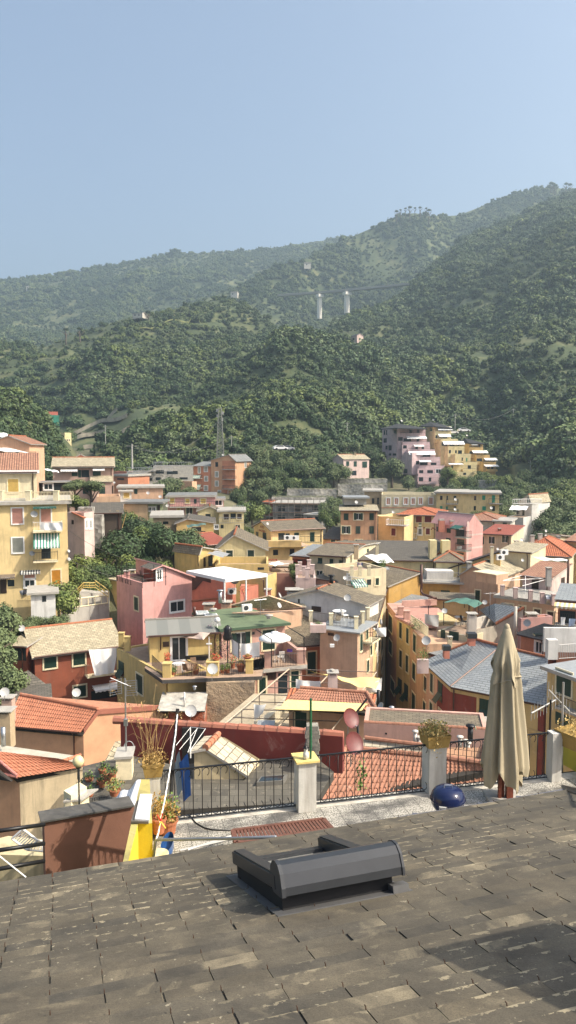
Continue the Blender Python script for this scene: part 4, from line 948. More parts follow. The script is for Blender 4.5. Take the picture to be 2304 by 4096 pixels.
def stonewall(m='rubble'):
 if m in MATS:return MATS[m]
 mm,n,bb=nt(m);v=n.nodes.new('ShaderNodeTexVoronoi');v.inputs['Scale'].default_value=1.8;n.links.new(oc(n),v.inputs['Vector'])
 bw_=n.nodes.new('ShaderNodeRGBToBW');n.links.new(v.outputs['Color'],bw_.inputs[0]);vbw=bw_.outputs[0]
 n.links.new(mixc(n,.6,mixc(n,nz(n,1.5,5,.7,oc(n)),(.16,.15,.13),(.44,.42,.37)),vbw,'SOFT_LIGHT'),bb.inputs['Base Color']);bb.inputs['Roughness'].default_value=.95
 bump(n,bb,v.outputs['Distance'],.8,.1);MATS[m]=mm;return mm
RUB=stonewall()
r,f=house('grey stone car park building with outside stairs','A',(918,520,190),(1250,),12,RUB,('flat',.9,CONC),'F k 1040 566 1104 586; F k 1128 560 1164 582; F k 944 614 1008 628; F k 1128 510 1188 534; F k 1208 516 1288 538',zb=-18,cat='building',name='car_park')
F_=f['F']
q=MB();st=[F_.hit('A',x,y)for x,y in((930,556),(1060,520),(1150,476),(1188,476))]
for(a,z_),(c,z2)in zip(st,st[1:]):
 q.face([F_.pt(a,z_,.1),F_.pt(a,z_,1.6),F_.pt(c,z2,1.6),F_.pt(c,z2,.1)]);q.face([F_.pt(a,z_-.4,1.6),F_.pt(c,z2-.4,1.6),F_.pt(c,z2,1.6),F_.pt(a,z_,1.6)])
q.build('stair',CONC,r);railpart(r,[F_.pt(a,z_,1.6)for a,z_ in st],1,GALV,.5,.03)
railpart(r,[F_.pt(0,F_.o.z,.0),F_.pt(F_.L,F_.o.z,0)],1.0,GALV,.6,.03)
r,f=house('upper deck of the stone car park with concrete frame','A',(1110,478,200),(1400,),10,CONC,('flat',.8,CONC),'F k 1140 508 1188 532; F k 1210 514 1286 536; F k 1300 560 1360 576',zb=-16,cat='building',name='car_park');railpart(r,[f['F'].pt(0,f['F'].o.z),f['F'].pt(f['F'].L,f['F'].o.z)],1,GALV,.6,.03)
house('low orange flat roofed shed beside the stone car park','A',(826,552,178),(926,176),8,'orange2',('slab',.5,R_GREY),'F b 850 566 900 580',zb=-18)
house('long pink garden wall above the car park','A',(826,516,198),(930,196),2,'salmon',('flat',.3,CONC),zb=-14,name='boundary_wall',cat='wall')
house('peach retaining wall right of the car park','A',(1285,588,184),(1392,182),2,'peach',('flat',.3,CONC),zb=-18,name='retaining_wall',cat='wall')
r,f=house('unfinished grey concrete building wrapped in scaffolding','B',(618,752,172),(985,170),12,'grey',('slab',.3,CONC),'F k 655 770 706 806; F k 770 768 830 806; F k 905 764 950 800; F k 655 836 706 860; F k 770 830 840 862',zb=-22,cat='building',name='building_shell')
q=MB();F_=f['F'];n_=9
for k in range(n_):a=F_.L*k/(n_-1)-.6;q.tube([F_.pt(a,-20,1.3),F_.pt(a,F_.o.z+1.6,1.3)],.06,4,cap=False)
for k in range(4):z_=F_.o.z+1.2-2.*k;q.tube([F_.pt(-1,z_,1.3),F_.pt(F_.L+.5,z_,1.3)],.05,4);F_.box(q,-.6,F_.L,z_-1.1,z_-1.02,.5,1.3,1)
for k in range(0,8,2):a=F_.L*k/8;q.tube([F_.pt(a,F_.o.z-6,1.35),F_.pt(a+2.2,F_.o.z+1,1.35)],.04,4)
q.build('scaffolding',[plain('scaffold tube',(.20,.18,.16),.6,.4),WOOD],r)
house('small concrete hut with dark doorway below the scaffolding','B',(850,832,160),(972,158),6,'grey',('slab',.2,CONC),'F k 866 846 906 880; F k 924 846 956 880',zb=-24)
house('little red tiled shed left of the scaffolded building','B',(556,742,182),(628,180),5,'redbrown',('hip',.9,R_TERRA),zb=-16)
for k,(x0,x1,y,Y,lb)in enumerate(((720,1080,645,190,'upper dry stone terrace wall above the scaffolded building'),(610,1060,704,181,'lower dry stone terrace wall behind the scaffolding'),(1000,1449,572,208,'dry stone terrace wall under the pink house on the slope'),(1090,1449,610,200,'rubble wall along the fallow vegetable garden'))):
 P0,P1=tat('B',x0,y,Y),tat('B',x1,y,Y);q=MB();q.grid(lambda u,v:P0.lerp(P1,u)+Z*(-3.2+3.2*v+.25*noise.noise(V(u*20,k,0)))+V(0,.3*math.sin(u*9),0),30,2)
 q.grid(lambda u,v:P0.lerp(P1,u)+Z*(.25*noise.noise(V(u*20,k,0)))+V(0,.3*math.sin(u*9)+6*v,0),30,2,1);solo(q,'terrace_wall',[RUB,GM],lb,'stone wall')
q=MB();P0,P1=tat('C',742,582,222),tat('C',1010,572,216);q.boxv(P0-Z*4,P1-P0,V(0,1.2,0),Z*4);solo(q,'terrace_wall',RUB,'long pale stone retaining wall right of the yellow terraced block','stone wall')
def mast(label,t,x,yt,yb,Y,w0,w1):
 T0,B0=tat(t,x,yt,Y),tat(t,x,yb,Y);B0.x=T0.x;r=thing('lattice_mast',label,'mast',B0);q=MB();n_=16;H=T0.z-B0.z
 for i,(sx,sy)in enumerate(((-1,-1),(1,-1),(1,1),(-1,1))):
  q.tube([B0+V(sx*w0,sy*w0,0),T0+V(sx*w1,sy*w1,0)],.075,4)
 for k in range(n_):
  a,c=k/n_,(k+1)/n_;wa,wc=lerp(w0,w1,a),lerp(w0,w1,c)
  for s in(-1,1):q.tube([B0+V(-wa*s,-wa,H*a),B0+V(wc*s,-wc,H*c)],.04,3,cap=False);q.tube([B0+V(-wa*s,wa,H*a),B0+V(wc*s,wc,H*c)],.07,3,cap=False)
  q.tube([B0+V(-wa,-wa,H*a),B0+V(wa,-wa,H*a)],.05,3,cap=False)
 q.build('lattice',plain('mast steel',(.22,.22,.20),.5,.3),r)
 q=MB()
 for dz,dx in((-.5,-.9),(-1.3,.9),(-2.2,-.8),(-3.2,.7)):q.box(T0.x+dx-.22,T0.x+dx+.22,T0.y-.3,T0.y,T0.z+dz-.9,T0.z+dz)
 q.build('aerial_panel',SLF,r)
mast('tall steel lattice mast with aerials behind the orange block','B',235,52,425,225,1.1,.4)
def wire(label,pts,sag,r=.03,Yp='B'):
 P=[tat(*p)for p in pts];q=MB()
 for a,c in zip(P,P[1:]):q.tube([a.lerp(c,k/12)-Z*sag*4*(k/12)*(1-k/12)for k in range(13)],r,3,cap=False)
 solo(q,'overhead_cable',plain('overhead wire',(.16,.16,.15),.5),label,'cable')
def pole(label,t,x,yt,yb,Y,r=.12,mat=None):
 a=tat(t,x,yt,Y);c=tat(t,x,yb,Y);q=MB();q.tube([V(a.x,a.y,c.z),a],[r*1.2,r*.8],6);q.box(a.x-r*6,a.x+r*6,a.y-.05,a.y+.05,a.z-.6,a.z-.5);solo(q,'utility_pole',mat or plain('pole grey',(.36,.35,.32),.8),label,'utility pole')
pole('grey concrete utility pole left of the car park','A',955,318,500,205,.26)
pole('thin utility pole behind the lilac apartment block','S',930,14,190,275,.14);pole('utility pole among trees high above the yellow apartment blocks','C',995,62,150,290,.14)
pole('utility pole rising from the bushes right of the small terraced block','C',1120,440,530,235,.13);pole('short utility pole at the far right of the slope','C',1408,10,90,300,.14);pole('utility pole left of the pink house on the slope','B',1156,158,230,250,.13)
pole('street lamp post right of the lattice mast','B',318,256,330,232,.12);pole('utility pole on the terraces below the green netting','A',762,180,380,262,.13)
for x,y,Y,lb in((656,610,640,'on the bare shoulder left of centre of the right hill'),(596,655,610,'lowest on the right hill path'),(727,585,650,'in the clearing of the right hill'),(784,548,670,'above the clearing of the right hill'),(910,440,730,'highest on the right hill')):
 px,py=288+x*.19876,175+y*.19876;a=at(px,py,Y);q=MB();q.tube([a-Z*9,a],.28,4);solo(q,'utility_pole',plain('pole pale',(.5,.48,.44),.8),'small pale utility pole '+lb,'utility pole')
wire('overhead cable sagging from the concrete pole to the lattice mast',[('A',955,325,205),('B',225,150,225)],5,.05);wire('upper overhead cable from the concrete pole to the right',[('A',955,345,205),('B',318,262,232),('B',720,262,240)],3,.04)
wire('overhead cable along the slope above the apartment blocks',[('B',1156,165,250),('S',10,160,262),('S',930,20,275),('C',995,65,290),('C',1408,15,300)],3,.05)
wire('thin cable from the yellow building to the ochre house',[('A',497,1153,74),('A',1215,1290,88)],1.0,.02);wire('thin cable from the yellow building up over the garden trees',[('A',485,935,75),('A',1215,1135,100)],1.6,.02)
ZB=-17.5
r,f=house('big yellow apartment building at the left edge with laundry and striped awnings','A',(-330,768,71.9),(485,75),9,W('yellow'),('slab',.35,CONC),'F r 88 785 165 895; F r 296 782 368 890; F s 90 1000 168 1105; F k 300 1062 368 1150; F r 178 1256 252 1296; F w 178 1298 252 1356; F a 376 1232 438 1342; F b 0 1295 48 1400; F k 56 1302 104 1350',zb=-24,oh=.45,name='apartment_building',cat='apartment building')
YB_,YF=r,f['F']
balcony(r,YF,'A',238,450,950,1.1,.9,CRM,WHT);balcony(r,YF,'A',240,420,1168,1.1,.9,CRM,DGRY)
awning(r,YF,'A',242,770,408,776,1.0,plain('dark green canvas',(.02,.10,.08),.8));awning(r,YF,'A',242,965,430,1064,1.3,GRNSTR)
awning(r,YF,'A',145,1232,292,1252,.8,stripes('black and white striped canvas',(.03,.03,.03),(.6,.6,.56),4,0));awning(r,YF,'A',0,1262,110,1285,.9,plain('brown corrugated sheet',(.15,.12,.09),.7))
railpart(r,[YF.pt(*YF.hit('A',215,1425,.8),.8),YF.pt(*YF.hit('A',335,1425,.8),.8)],.95,CRM)
P=[YF.pt(a,YF.o.z+.35,.3)for a in(0,1)]
c=[tat('A',x,735,74.6)for x in(8,209,409)]
pillars(r,[V(p.x,p.y,YF.o.z+.35)for p in c],.5,.95)
railpart(r,[V(c[0].x,c[0].y,YF.o.z+.35),V(c[1].x,c[1].y,YF.o.z+.35),V(c[2].x,c[2].y,YF.o.z+.35),V(c[2].x+1.7,c[2].y,YF.o.z+.35)],.85,CRM,.14,.02)
r2,f2=house('cream top storey with yellow shutters set back on the yellow building','A',(-330,528,76.5),(262,79),6,'cream',('sb',1.9,R_TERRAB),'F y 58 573 133 668',zb=-6.2,oh=.5)
box_part(r2,'cornice','A',-330,282,514,536,76.1,3,WHT,78.6)
r3,f3=house('coral pink penthouse with big white awning at the left edge','A',(-300,372,96),(262,98),7,'peach',('flat',.1,FLOORM),'F h -20 380 38 455; F k 60 380 95 440; F h 116 372 138 440',zb=-14)
railpart(r3,[tat('A',x,470,95)for x in(-200,145,262)],1.25,plain('rusty rail',(.12,.10,.07),.7),.2,.02)
r4,f4=house('salmon gabled attic behind the white awning','A',(-120,318,99),(212,99),6,'peach',('gy',1.0,R_TERRAB,.57),'F h 0 350 38 372',zb=-6,oh=.4)
sail('white_awning','large white awning stretched over the penthouse terrace','A',[(-160,325,97),(100,352,97),(226,384,93),(-160,350,93)],WHF,'awning',.1)
sail('white_awning','small white awning at the very left edge above the red roof','A',[(-60,226,108),(50,240,108),(80,268,105),(-60,262,105)],WHF,'awning',.05)
laundry('laundry','row of white underwear and cloths drying on the upper balcony of the yellow building','A',[(286,888),(454,886),(452,946),(288,942)],73.4,WHF,sag=.02)
laundry('laundry','dark tshirts and trousers hanging below the ground floor of the yellow building','A',[(58,1392),(218,1368),(214,1400),(62,1444)],73.6,stripes('dark and pale clothes',(.03,.03,.04),(.35,.36,.4),1.3,0),sag=.02)
laundry('laundry','brown grey sheet hanging at the bottom left of the yellow building','A',[(-30,1398),(52,1396),(48,1500),(-30,1500)],73.4,plain('brown sheet',(.19,.17,.16),.9),sag=.02)
for a_ in(('on the yellow facade left of the green awning',245,828,73.6,25,30),('on the yellow facade left of the lower balcony',230,1112,73.6,19,30),('at the corner of the yellow building upper one',495,1094,75,12,60),('at the corner of the yellow building lower one',497,1153,75,14,60)):dish('satellite dish '+a_[0],'A',*a_[1:])
r,f=house('low pink villa with pale stone roof and green shutters','A',(382,484,120),(822,),8,'mauve',('gx',('y',416),R_STONE),'F h 520 524 562 552; F h 566 507 588 560; F k 590 507 646 560; F h 672 512 730 556; F h 720 628 762 682; F h 600 632 642 680; F b 812 620 822 690',zb=-17,oh=.6)
awning(r,f['F'],'A',440,498,562,512,.9,WHF,False);awning(r,f['F'],'A',672,494,758,506,.8,WHF,False)
q=MB();F_=f['F'];a,c,z0_,z1_=F_.rect('A',650,545,818,592,1.5);z2=F_.hit('A',740,548,0)[1];slabq(q,[F_.pt(a,z0_,1.6),F_.pt(c,z0_,1.6),F_.pt(c,z2,.05),F_.pt(a,z2,.05)],.12);q.build('porch_roof',[R_STONE,CONC],r)
q=MB();F_.box(q,a+.2,c-.2,-17,z0_-.2,.05,1.3);q.build('porch',W('mauve'),r)
win(r,Fr(F_.pt(0,0,1.3),F_.u,F_.n,9),'A','h',720,628,762,682)
house('small pink gabled attic behind the pink villa roof','A',(530,425,127),(640,),5,'salmon',('gy',.7,R_STONE3),zb=-10)
r,f=house('wooden pergola deck in front of the pink villa','A',(300,600,100),(500,),4,plain('dark timber wall',(.05,.035,.025),.8),('slab',.12,R_GREY),'F w 318 606 382 650; F k 392 610 440 660',zb=-17,name='pergola',cat='pergola')
sail('white_awning','white awning left of the pink villa','A',[(310,492,116),(420,510,116),(430,526,113),(330,506,113)],WHF,'awning',.05)
r,f=house('long tan building with terrace left of the orange houses','A',(700,700,112),(872,),7,'peach2',('flat',.6,FLOORM),zb=-19)
r,f=house('low salmon house with tv dishes and flat roof behind the garden','A',(858,640,135),(1180,),8,'peach2',('slab',.35,CONC),'F y 897 672 935 708; F h 972 645 996 680; F k 880 642 912 668',zb=-20)
house('white annexe with yellow shutter under the salmon house','A',(870,668,131),(952,),3,'white',('slab',.25,CONC),'F y 897 674 935 708',zb=-20)
r,f=house('small sage green house with white windows among the flat roofs','A',(1068,752,118),(1180,),6,'green',('slab',.3,R_GREY),'F w 1074 776 1098 804;F w 1102 776 1126 804; F b 1140 760 1160 800',zb=-19);box_part(r,'wall','A',895,1066,755,880,117,5,W('tan'));box_part(r,'roof','A',890,1180,738,752,116.6,7,R_GREY)
r,f=house('wide low building with big flat terrace behind the garden trees','A',(1110,852,108),(1310,),8,'tan',('slab',.35,CONC),'F k 1180 880 1220 900',zb=-22,oh=.5)
r,f=house('long pink red apartment house with flat grey roof','A',(1215,705,128),(1560,),9,'pink',('slab',.35,R_GREY),'F y 1232 712 1262 745; F y 1345 716 1372 745; F y 1455 716 1490 748; F y 1284 778 1304 820; F o 1350 776 1392 824; F y 1440 780 1470 822; F h 1405 718 1425 750',zb=-23)
balcony(r,f['F'],'A',1225,1560,775,1.0,.9,CONC,DGRY,sp=.3)
house('second flat roofed pink house under the tall orange block','B',(110,728,133),(262,),6,'pink2',('slab',.35,R_GREY),'F y 60 740 90 770; F k 120 720 160 770; F w 200 722 250 764',zb=-21)
for lb,x,y,Y,r_ in(('above the salmon house beside a red one',1072,674,133,12),('on the flat roof of the sage green house',1160,700,117,12),('on the left part of the pink red apartment house',1212,766,122,12),('above the small garage roofs near the olive',828,598,112,8)):dish('white satellite dish '+lb,'A',x,y,Y,r_,15)
r,f=house('pale pink garden cottage with a strip of clay tiles','A',(487,812,88),(608,87),('R',680),'palepink',('flat',.3,R_STONE),'R w 618 868 634 930; R w 646 868 664 930; F b 520 870 535 900',zb=-19)
q=MB();slabq(q,[tat('A',600,850,86.3),tat('A',684,838,90),tat('A',612,806,90.5),tat('A',516,810,87.6)],.12);q.build('porch_roof',[R_TERRA,TCP],r)
q=MB();a=tat('A',563,778,90);q.box(a.x,a.x+1.75,a.y,a.y+1.2,a.z-5,a.z);q.box(a.x+1.75,a.x+2.9,a.y,a.y+1.2,a.z-5,a.z-.9);solo(q,'stone_outbuilding',RUB,'rubble stone outbuilding behind the pale pink cottage','shed')
r,f=house('dark timber shed with long sloping slate roof beside the cottage','A',(672,822,91),(880,),5,plain('dark timber wall',(.05,.035,.025),.8),('sb',.9,R_STONE3),zb=-19);
r,f=house('tiny whitewashed shed with flat lid under the yellow building','A',(222,1410,69),(400,),3.5,plaster('flaking white',(.60,.59,.56),.9),('slab',.2,CONC),'F k 305 1420 335 1462',zb=-22)
for sx in(0,):
 st=MB();A0,A1=tat('A',575,1400,76),tat('A',785,1395,79);st.boxv(A0-Z*3,A1-A0,V(-.6,3,0),Z*3);rr=thing('garden_steps','concrete garden steps with yellow handrail beside the ivy bush','steps',A0-Z*3);st.build('landing',CONC,rr)
 railpart(rr,[tat('A',565,1405,75.8),tat('A',605,1362,76),tat('A',690,1362,77)],.55,plain('yellow handrail',(.50,.36,.10),.6),.5,.03,True);railpart(rr,[tat('A',690,1362,77),tat('A',786,1432,77)],.8,MATS['yellow handrail'],.5,.03,True)
r,f=house('grey flat roofed low building between the pink house and the brown house','D',(470,452,83),(612,76),('R',815),'brownpink',('slab',.12,R_GREY),'',zb=-26,oh=.1)
q=MB();F_=YF;P0,P1=tat('D',440,432,72.5),tat('D',780,388,78);q.boxv(P0-Z*4,P1-P0,V(-.1,.4,0),Z*4);o=solo(q,'boundary_wall',plaster('cracked grey render',(.40,.38,.34),.9),'cracked grey wall with balustrade behind the flat grey roof','wall')
railpart(o,[P0,P1],.9,CRM,.9,.05)
r,f=house('tall pink house with roof terrace and small rooftop gable','D',(1030,240,72),(1390,75.5),('L',844),'pink',('flat',.25,FLOORM),'L g 975 342 1003 435; F w 1232 370 1332 446',zb=-26)
FP=f
q=MB();F_=f['F'];a,z_=F_.hit('D',1176,220);h1=F_.hit('D',1176,112)[1];h2=F_.hit('D',1390,190)[1];D_=f['R'].L
c=[F_.pt(a,F_.o.z),F_.pt(F_.L,F_.o.z),F_.pt(F_.L,h2),F_.pt(a,h1)];k=-F_.n*D_
q.face(c);q.face([p+k for p in c][::-1]);q.face([c[0],c[3],c[3]+k,c[0]+k]);q.face([c[1],c[1]+k,c[2]+k,c[2]]);q.build('attic',W('pink'),r)
q=MB();u=F_.u;e=(c[2]-c[3]).normalized();slabq(q,[c[2]+e*.3-k*.0+F_.n*.3+Z*.1,c[2]+e*.3+k+Z*.1,c[3]-e*.2+k+Z*.1,c[3]-e*.2+F_.n*.3+Z*.1],.14);
d0=c[3]+F_.n*.3+Z*.1;slabq(q,[d0-u*1.3-Z*.35,d0,d0+k*.45,d0-u*1.3-Z*.35+k*.45],.1);q.build('roof',[R_STONE3,W('pink')],r)
q=MB();m0=F_.pt(a,F_.o.z-.1,-.05);q.boxv(m0-u*.75+k*.03,u*.75,k*.4,Z*(h1-F_.o.z-.1));q.build('stair_hut',W('red'),r);
win(r,Fr(F_.pt(0,0,-.05),F_.u,F_.n,5),'D','w',1136,140,1170,218)
L_=f['L'];zt=L_.o.z
pp=[L_.pt(x,zt)for x in(0,1.2,2.4,L_.L)]+[F_.pt(x,zt)for x in(1.3,2.6)]
q=MB()
for p in pp:q.tube([p-Z*.5,p+Z*1.7],.035,5)
for h in(.35,.9):q.tube([L_.pt(0,zt+h),L_.pt(L_.L,zt+h),F_.pt(2.7,zt+h)],.025,4)
for x in(.3,.9,1.5,2.1,2.7,3.3):q.tube([L_.pt(x,zt-.05,.05),L_.pt(x,zt-.5,.05),L_.pt(x,zt-.5,.0)],.03,4)
q.build('railing',BLK,r)
chim(r,'D',918,148,76,.5,.8,W('pink'));chim(r,'D',958,142,79,.6,.6,CRM)
def tableset(label,t,x,y,Y,mat=WOOD,s=1.,rz=0):
 c=tat(t,x,y,Y);rr=thing('garden_table',label,'table',c);q=MB();q.lathe(c+Z*.7,[(.01,0),(.5*s,0),(.5*s,.04),(.01,.04)],16);q.build('table_top',mat,rr)
 for sx,sy in((-1,-1),(1,-1),(1,1),(-1,1)):q=MB();q.tube([c+V(sx*.35*s,sy*.35*s,0),c+V(sx*.25*s,sy*.25*s,.7)],.025,5);q.build('leg',mat,rr)
 return rr
CH0={}
def chair(label,t,x,y,Y,rz,kind='wood',tall=1.):
 p=tat(t,x,y,Y)
 if kind not in CH0:
  mat={'wood':WOOD,'white':WHT,'wicker':plain('wicker',(.20,.12,.07),.8,var=.3),'black':BLK}[kind]
  r=thing('garden_chair',label,'chair',world=False);q=MB();q.box(-.24,.24,-.24,.24,.40,.44);q.build('seat',mat,r)
  q=MB()
  for k in range(6):q.boxv(V(-.24+.08*k,.22,.44),V(.055,0,0),V(0,.03,0),V(0,.14,.48))
  q.boxv(V(-.24,.34,.88),V(.455,0,0),V(0,.03,0),V(0,.01,.06));q.build('backrest',mat,r)
  for sx,sy in((-1,-1),(1,-1),(1,1),(-1,1)):q=MB();q.tube([V(sx*.21,sy*.21,.4),V(sx*.25,sy*.26,0)],.022,5);q.build('leg',mat,r)
  r.location=p;r.rotation_euler=(0,0,rz);CH0[kind]=r;return r
 return dup(CH0[kind],p,rz,label)
tableset('round wooden table on the roof terrace of the pink house','D',1098,205,76.5);chair('wooden folding chair left of the table on the pink house roof','D',1042,210,77,1.2);
house('narrow mustard yellow annexe squeezed behind the pink house','D',(788,212,82),(846,81),6,'yellow2',('slab',.12,R_STONE),'',zb=-26,oh=.15)
r,f=house('dark red house with long pale stone roof and white curtain balcony','D',(250,768,63),(872,66.6),7.5,'redbrown',('gx',('y',536),R_STONE,.5),'F g 318 768 408 855; F g 530 745 615 832; F g 534 982 622 1062; F k 660 1010 850 1075; L h 215 700 225 760',zb=-30,oh=.45)
balcony(r,f['F'],'D',632,862,905,.9,1.0,CRM,plain('rusty rail',(.12,.10,.07),.7));awning(r,f['F'],'D',664,968,858,1010,1.2,WHF)
laundry('curtain','long white curtain hung in front of the dark red house balcony','D',[(642,722),(856,706),(822,890),(690,912)],(61.9,63.2),WHF,'curtain',sag=.03)
r,f=house('dark red lean to with a dark window left of the stone roofed house','D',(62,690,63.5),(190,63.2),4,'redbrown',('sb',('y',632),R_STONE),'F k 98 702 188 800; F k 68 690 78 740',zb=-29,oh=.4)
r,f=house('low outhouse with broken stone roof in front of the dark red house','D',(140,1085,55),(350,),2.2,'offwhite',('sb',('y',1040),R_STONE3),'',zb=-28,oh=.3)
r=thing('house','old house with dark weathered stone roof at the left edge','house',tz('D',60,1100,-28));P=polyroof(r,'D',[(-160,1120,-19.6),(142,1056,-19.5),(352,985,-19.3),(205,872,-18.1),(-160,1010,-18.1)],R_STONE3,.16,edge=TCP);prism(r,'wall',[P[0]+V(.3,.5,0),P[1]+V(-.2,.5,0),P[2]+V(-.5,.1,0),P[3],P[4]],-29,W('tan'),-19.8)
chim(r,'D',60,1058,50,.7,1.0,W('mauve'));chim(r,'D',40,1150,44,.8,1.6,W('tan'));pipe(r,'D',22,1285,1420,40,.13,GALV,False)
dish('grey satellite dish beside the chimney at the left edge','D',32,1028,47,34,25);dish('grey satellite dish in front of the dark red house window','D',550,1032,52,32,30);dish('white satellite dish on the mast at the left end of the stone roof','D',154,566,66,25,30)
zt=tat('U',560,560,55).z
oc_=thing('house','ochre house under the patched bitumen roof and wide roof terrace full of plants','house',V(tat('U',300,560,56).x,57,-31))
T1=[tz('U',38,478,zt),tz('U',185,580,zt),tz('U',940,548,zt),tz('U',1010,548,zt),tz('U',940,500,zt),tz('U',1385,455,zt)]
slabP=[T1[0],T1[1],T1[2],T1[3]]
Yf=T1[1].y
back=[tpxz('U',1000,64,zt),tpxz('U',60,64,zt)]
q=MB();ring=[T1[0],T1[1],T1[3],V(T1[3].x+.2,64,zt),V(T1[0].x,64,zt)]
q.face(ring,0,[(p.x,p.y)for p in ring]);dn=[p-Z*.28 for p in ring];q.face(dn[::-1],1)
for i in range(len(ring)):j=(i+1)%len(ring);q.face([dn[i],dn[j],ring[j],ring[i]],1)
q.build('terrace_slab',[FLOORM,plain('tarred slab edge',(.06,.055,.05),.8,var=.4)],oc_)
yy=T1[1].y+.35
wl=[V(tpxz('U',200,yy,zt).x,yy,0),V(tpxz('U',945,yy,zt).x,yy,0)]
MOT=ground_mat('mottled old render',(.50,.37,.24),(.42,.31,.20),(.10,.09,.08),.4)
q=MB();xm=tpxz('U',552,yy,zt-3).x
q.boxv(V(xm,yy,-32),V(wl[1].x-xm,0,0),V(0,6,0),Z*(zt-.28+32));q.build('wall',MOT,oc_)
q=MB();xl=tpxz('U',262,yy,zt-3).x;q.boxv(V(xl,yy-1.4,-32),V(xm-xl,0,0),V(0,5,0),Z*(zt-1.9+32));q.build('wall',ground_mat('peeling orange render',(.42,.36,.30),(.46,.13,.06),(.34,.07,.035),1.1),oc_)
P=[V(xl-.7,yy-2.1,zt-1.75),V(xm+.1,yy-2.1,zt-1.75),V(xm+.1,yy+.2,zt-1.1),V(xl-.7,yy+.2,zt-1.1)];q=MB();slabq(q,P,.12);q.build('lean_to_roof',[plain('limed lean to slab',(.40,.38,.33),.9,var=.35,scale=2),BLK],oc_)
pipe(oc_,'U',367,680,812,yy-1.55,.06,plain('white pipe',(.6,.58,.55),.6),False);pipe(oc_,'U',453,630,660,yy-.9,.1)
OCH=W('yellow2')
zr=-15.6
A_o,B_o=T1[0],T1[1]
fl_o=Fr(V(A_o.x,A_o.y,0),(B_o-A_o).normalized(),V((B_o-A_o).y,-(B_o-A_o).x,0).normalized(),(B_o-A_o).length)
if fl_o.n.y>0:fl_o.n=-fl_o.n
q=MB();q.face([V(A_o.x,A_o.y,-32)-fl_o.n*.3,V(B_o.x,B_o.y,-32)-fl_o.n*.3,B_o-fl_o.n*.3-Z*.28,A_o-fl_o.n*.3-Z*.28]);q.build('wall',OCH,oc_)
r,f=house('ochre wing under the terrace with green shutters at the courtyard','D',(845,712,63),(1215,55),3.5,OCH,('flat',.15,FLOORM),'F g 990 905 1036 1036; F g 1128 1012 1164 1090; F p 862 808 898 916',zb=-31)
pillars(r,[tat('D',x,y,Y)for x,y,Y in((882,700,63),(925,730,61.5))],.45,1.2,OCH)
r,f=house('upper storey with patched bitumen roof opening onto the plant filled terrace','U',(78,206,59),(655,60.2),4.6,OCH,('gx',('y',70),R_FELT),'F d 262 222 384 416; F b 190 262 240 304; L w -24 196 4 310',zb=-30,oh=.45)
q=MB();q.tube([f['F'].pt(*f['F'].hit('U',172,205),.06),f['F'].pt(*f['F'].hit('U',172,330),.06)],.05,6);q.build('downpipe',OXY,r)
TFr=Fr(V(0,yy-.1,0),V(1,0,0),V(0,-1,0),1)
pil=[(222,440,562,.62,1.0),(600,425,545,1.22,1.0),(905,408,530,.55,1.0)]
q=None
for x,y0,y1,w_,h_ in pil:
 p=tz('U',x,y1,zt);pillars(oc_,[V(p.x,p.y+.3,zt)],w_ if w_<1 else .9,1.05,OCH)
def tp(x,y):p=tz('U',x,y,zt);return p
railpart(oc_,[tp(100,470),tp(190,560)],.95);railpart(oc_,[tp(265,550),tp(530,545)],.95);railpart(oc_,[tp(668,540),tp(875,528)],.95)
wick=tableset('white topped garden table on the plant filled terrace','U',320,520,tp(320,520).y,WHT)
chair('wicker armchair in the middle of the plant filled terrace','U',392,535,tp(392,535).y,2.6,'wicker');chair('second wicker chair behind the first on the plant filled terrace','U',452,500,tp(452,500).y,.4,'wicker')
chair('pale wooden deck chair next to the wicker armchair','U',432,540,tp(432,540).y,4.2,'wood')
c=tp(470,420);q=MB();q.box(c.x-.9,c.x+.9,c.y,c.y+.7,zt,zt+.4);q.box(c.x-.9,c.x+.9,c.y+.55,c.y+.75,zt+.4,zt+.85);so_=thing('sofa','black garden sofa with a pink cushion against the terrace house wall','sofa',V(c.x,c.y,zt));q.build('base',BLK,so_);q=MB();q.box(c.x-.5,c.x-.1,c.y+.35,c.y+.5,zt+.42,zt+.75);q.build('cushion',plain('pink cushion',(.6,.10,.15),.9),so_)
PK=dict(g=GRNL,r=plain('red flowers',(.55,.06,.03),.8),m=plain('magenta flowers',(.40,.03,.22),.8),d=DRYL,o=LEAF[1],v=plain('violet dark leaves',(.09,.04,.07),.8))
_pr=random.Random(77)
def potplant(label,t,x,y,Y,pr_,ph,lr,lh,kinds='gg',n_=110,name='potted_plant',leaf=.06):
 c=tat(t,x,y,Y);r=thing(name,label,'potted plant',c);q=MB()
 if pr_:q.lathe(c,[(.01,.01),(pr_*.7,0),(pr_*.95,ph*.85),(pr_*1.08,ph*.86),(pr_*1.08,ph),(pr_*.9,ph),(pr_*.85,ph*.85),(.01,ph*.85)],14);q.build('pot',TCP,r,smooth=False)
 q=MB();bush(q,c+Z*(ph+lh*.45),lr,lr,lh*.7,n_,leaf,_pr,0);bush(q,c+Z*(ph+lh*.6),lr,lr,lh*.7,n_//2,leaf,_pr,1);q.tube([c+Z*ph*.8,c+Z*(ph+lh*.5)],.015,4,0)
 q.build('plant',[PK[kinds[0]],PK[kinds[1]]],r);return r
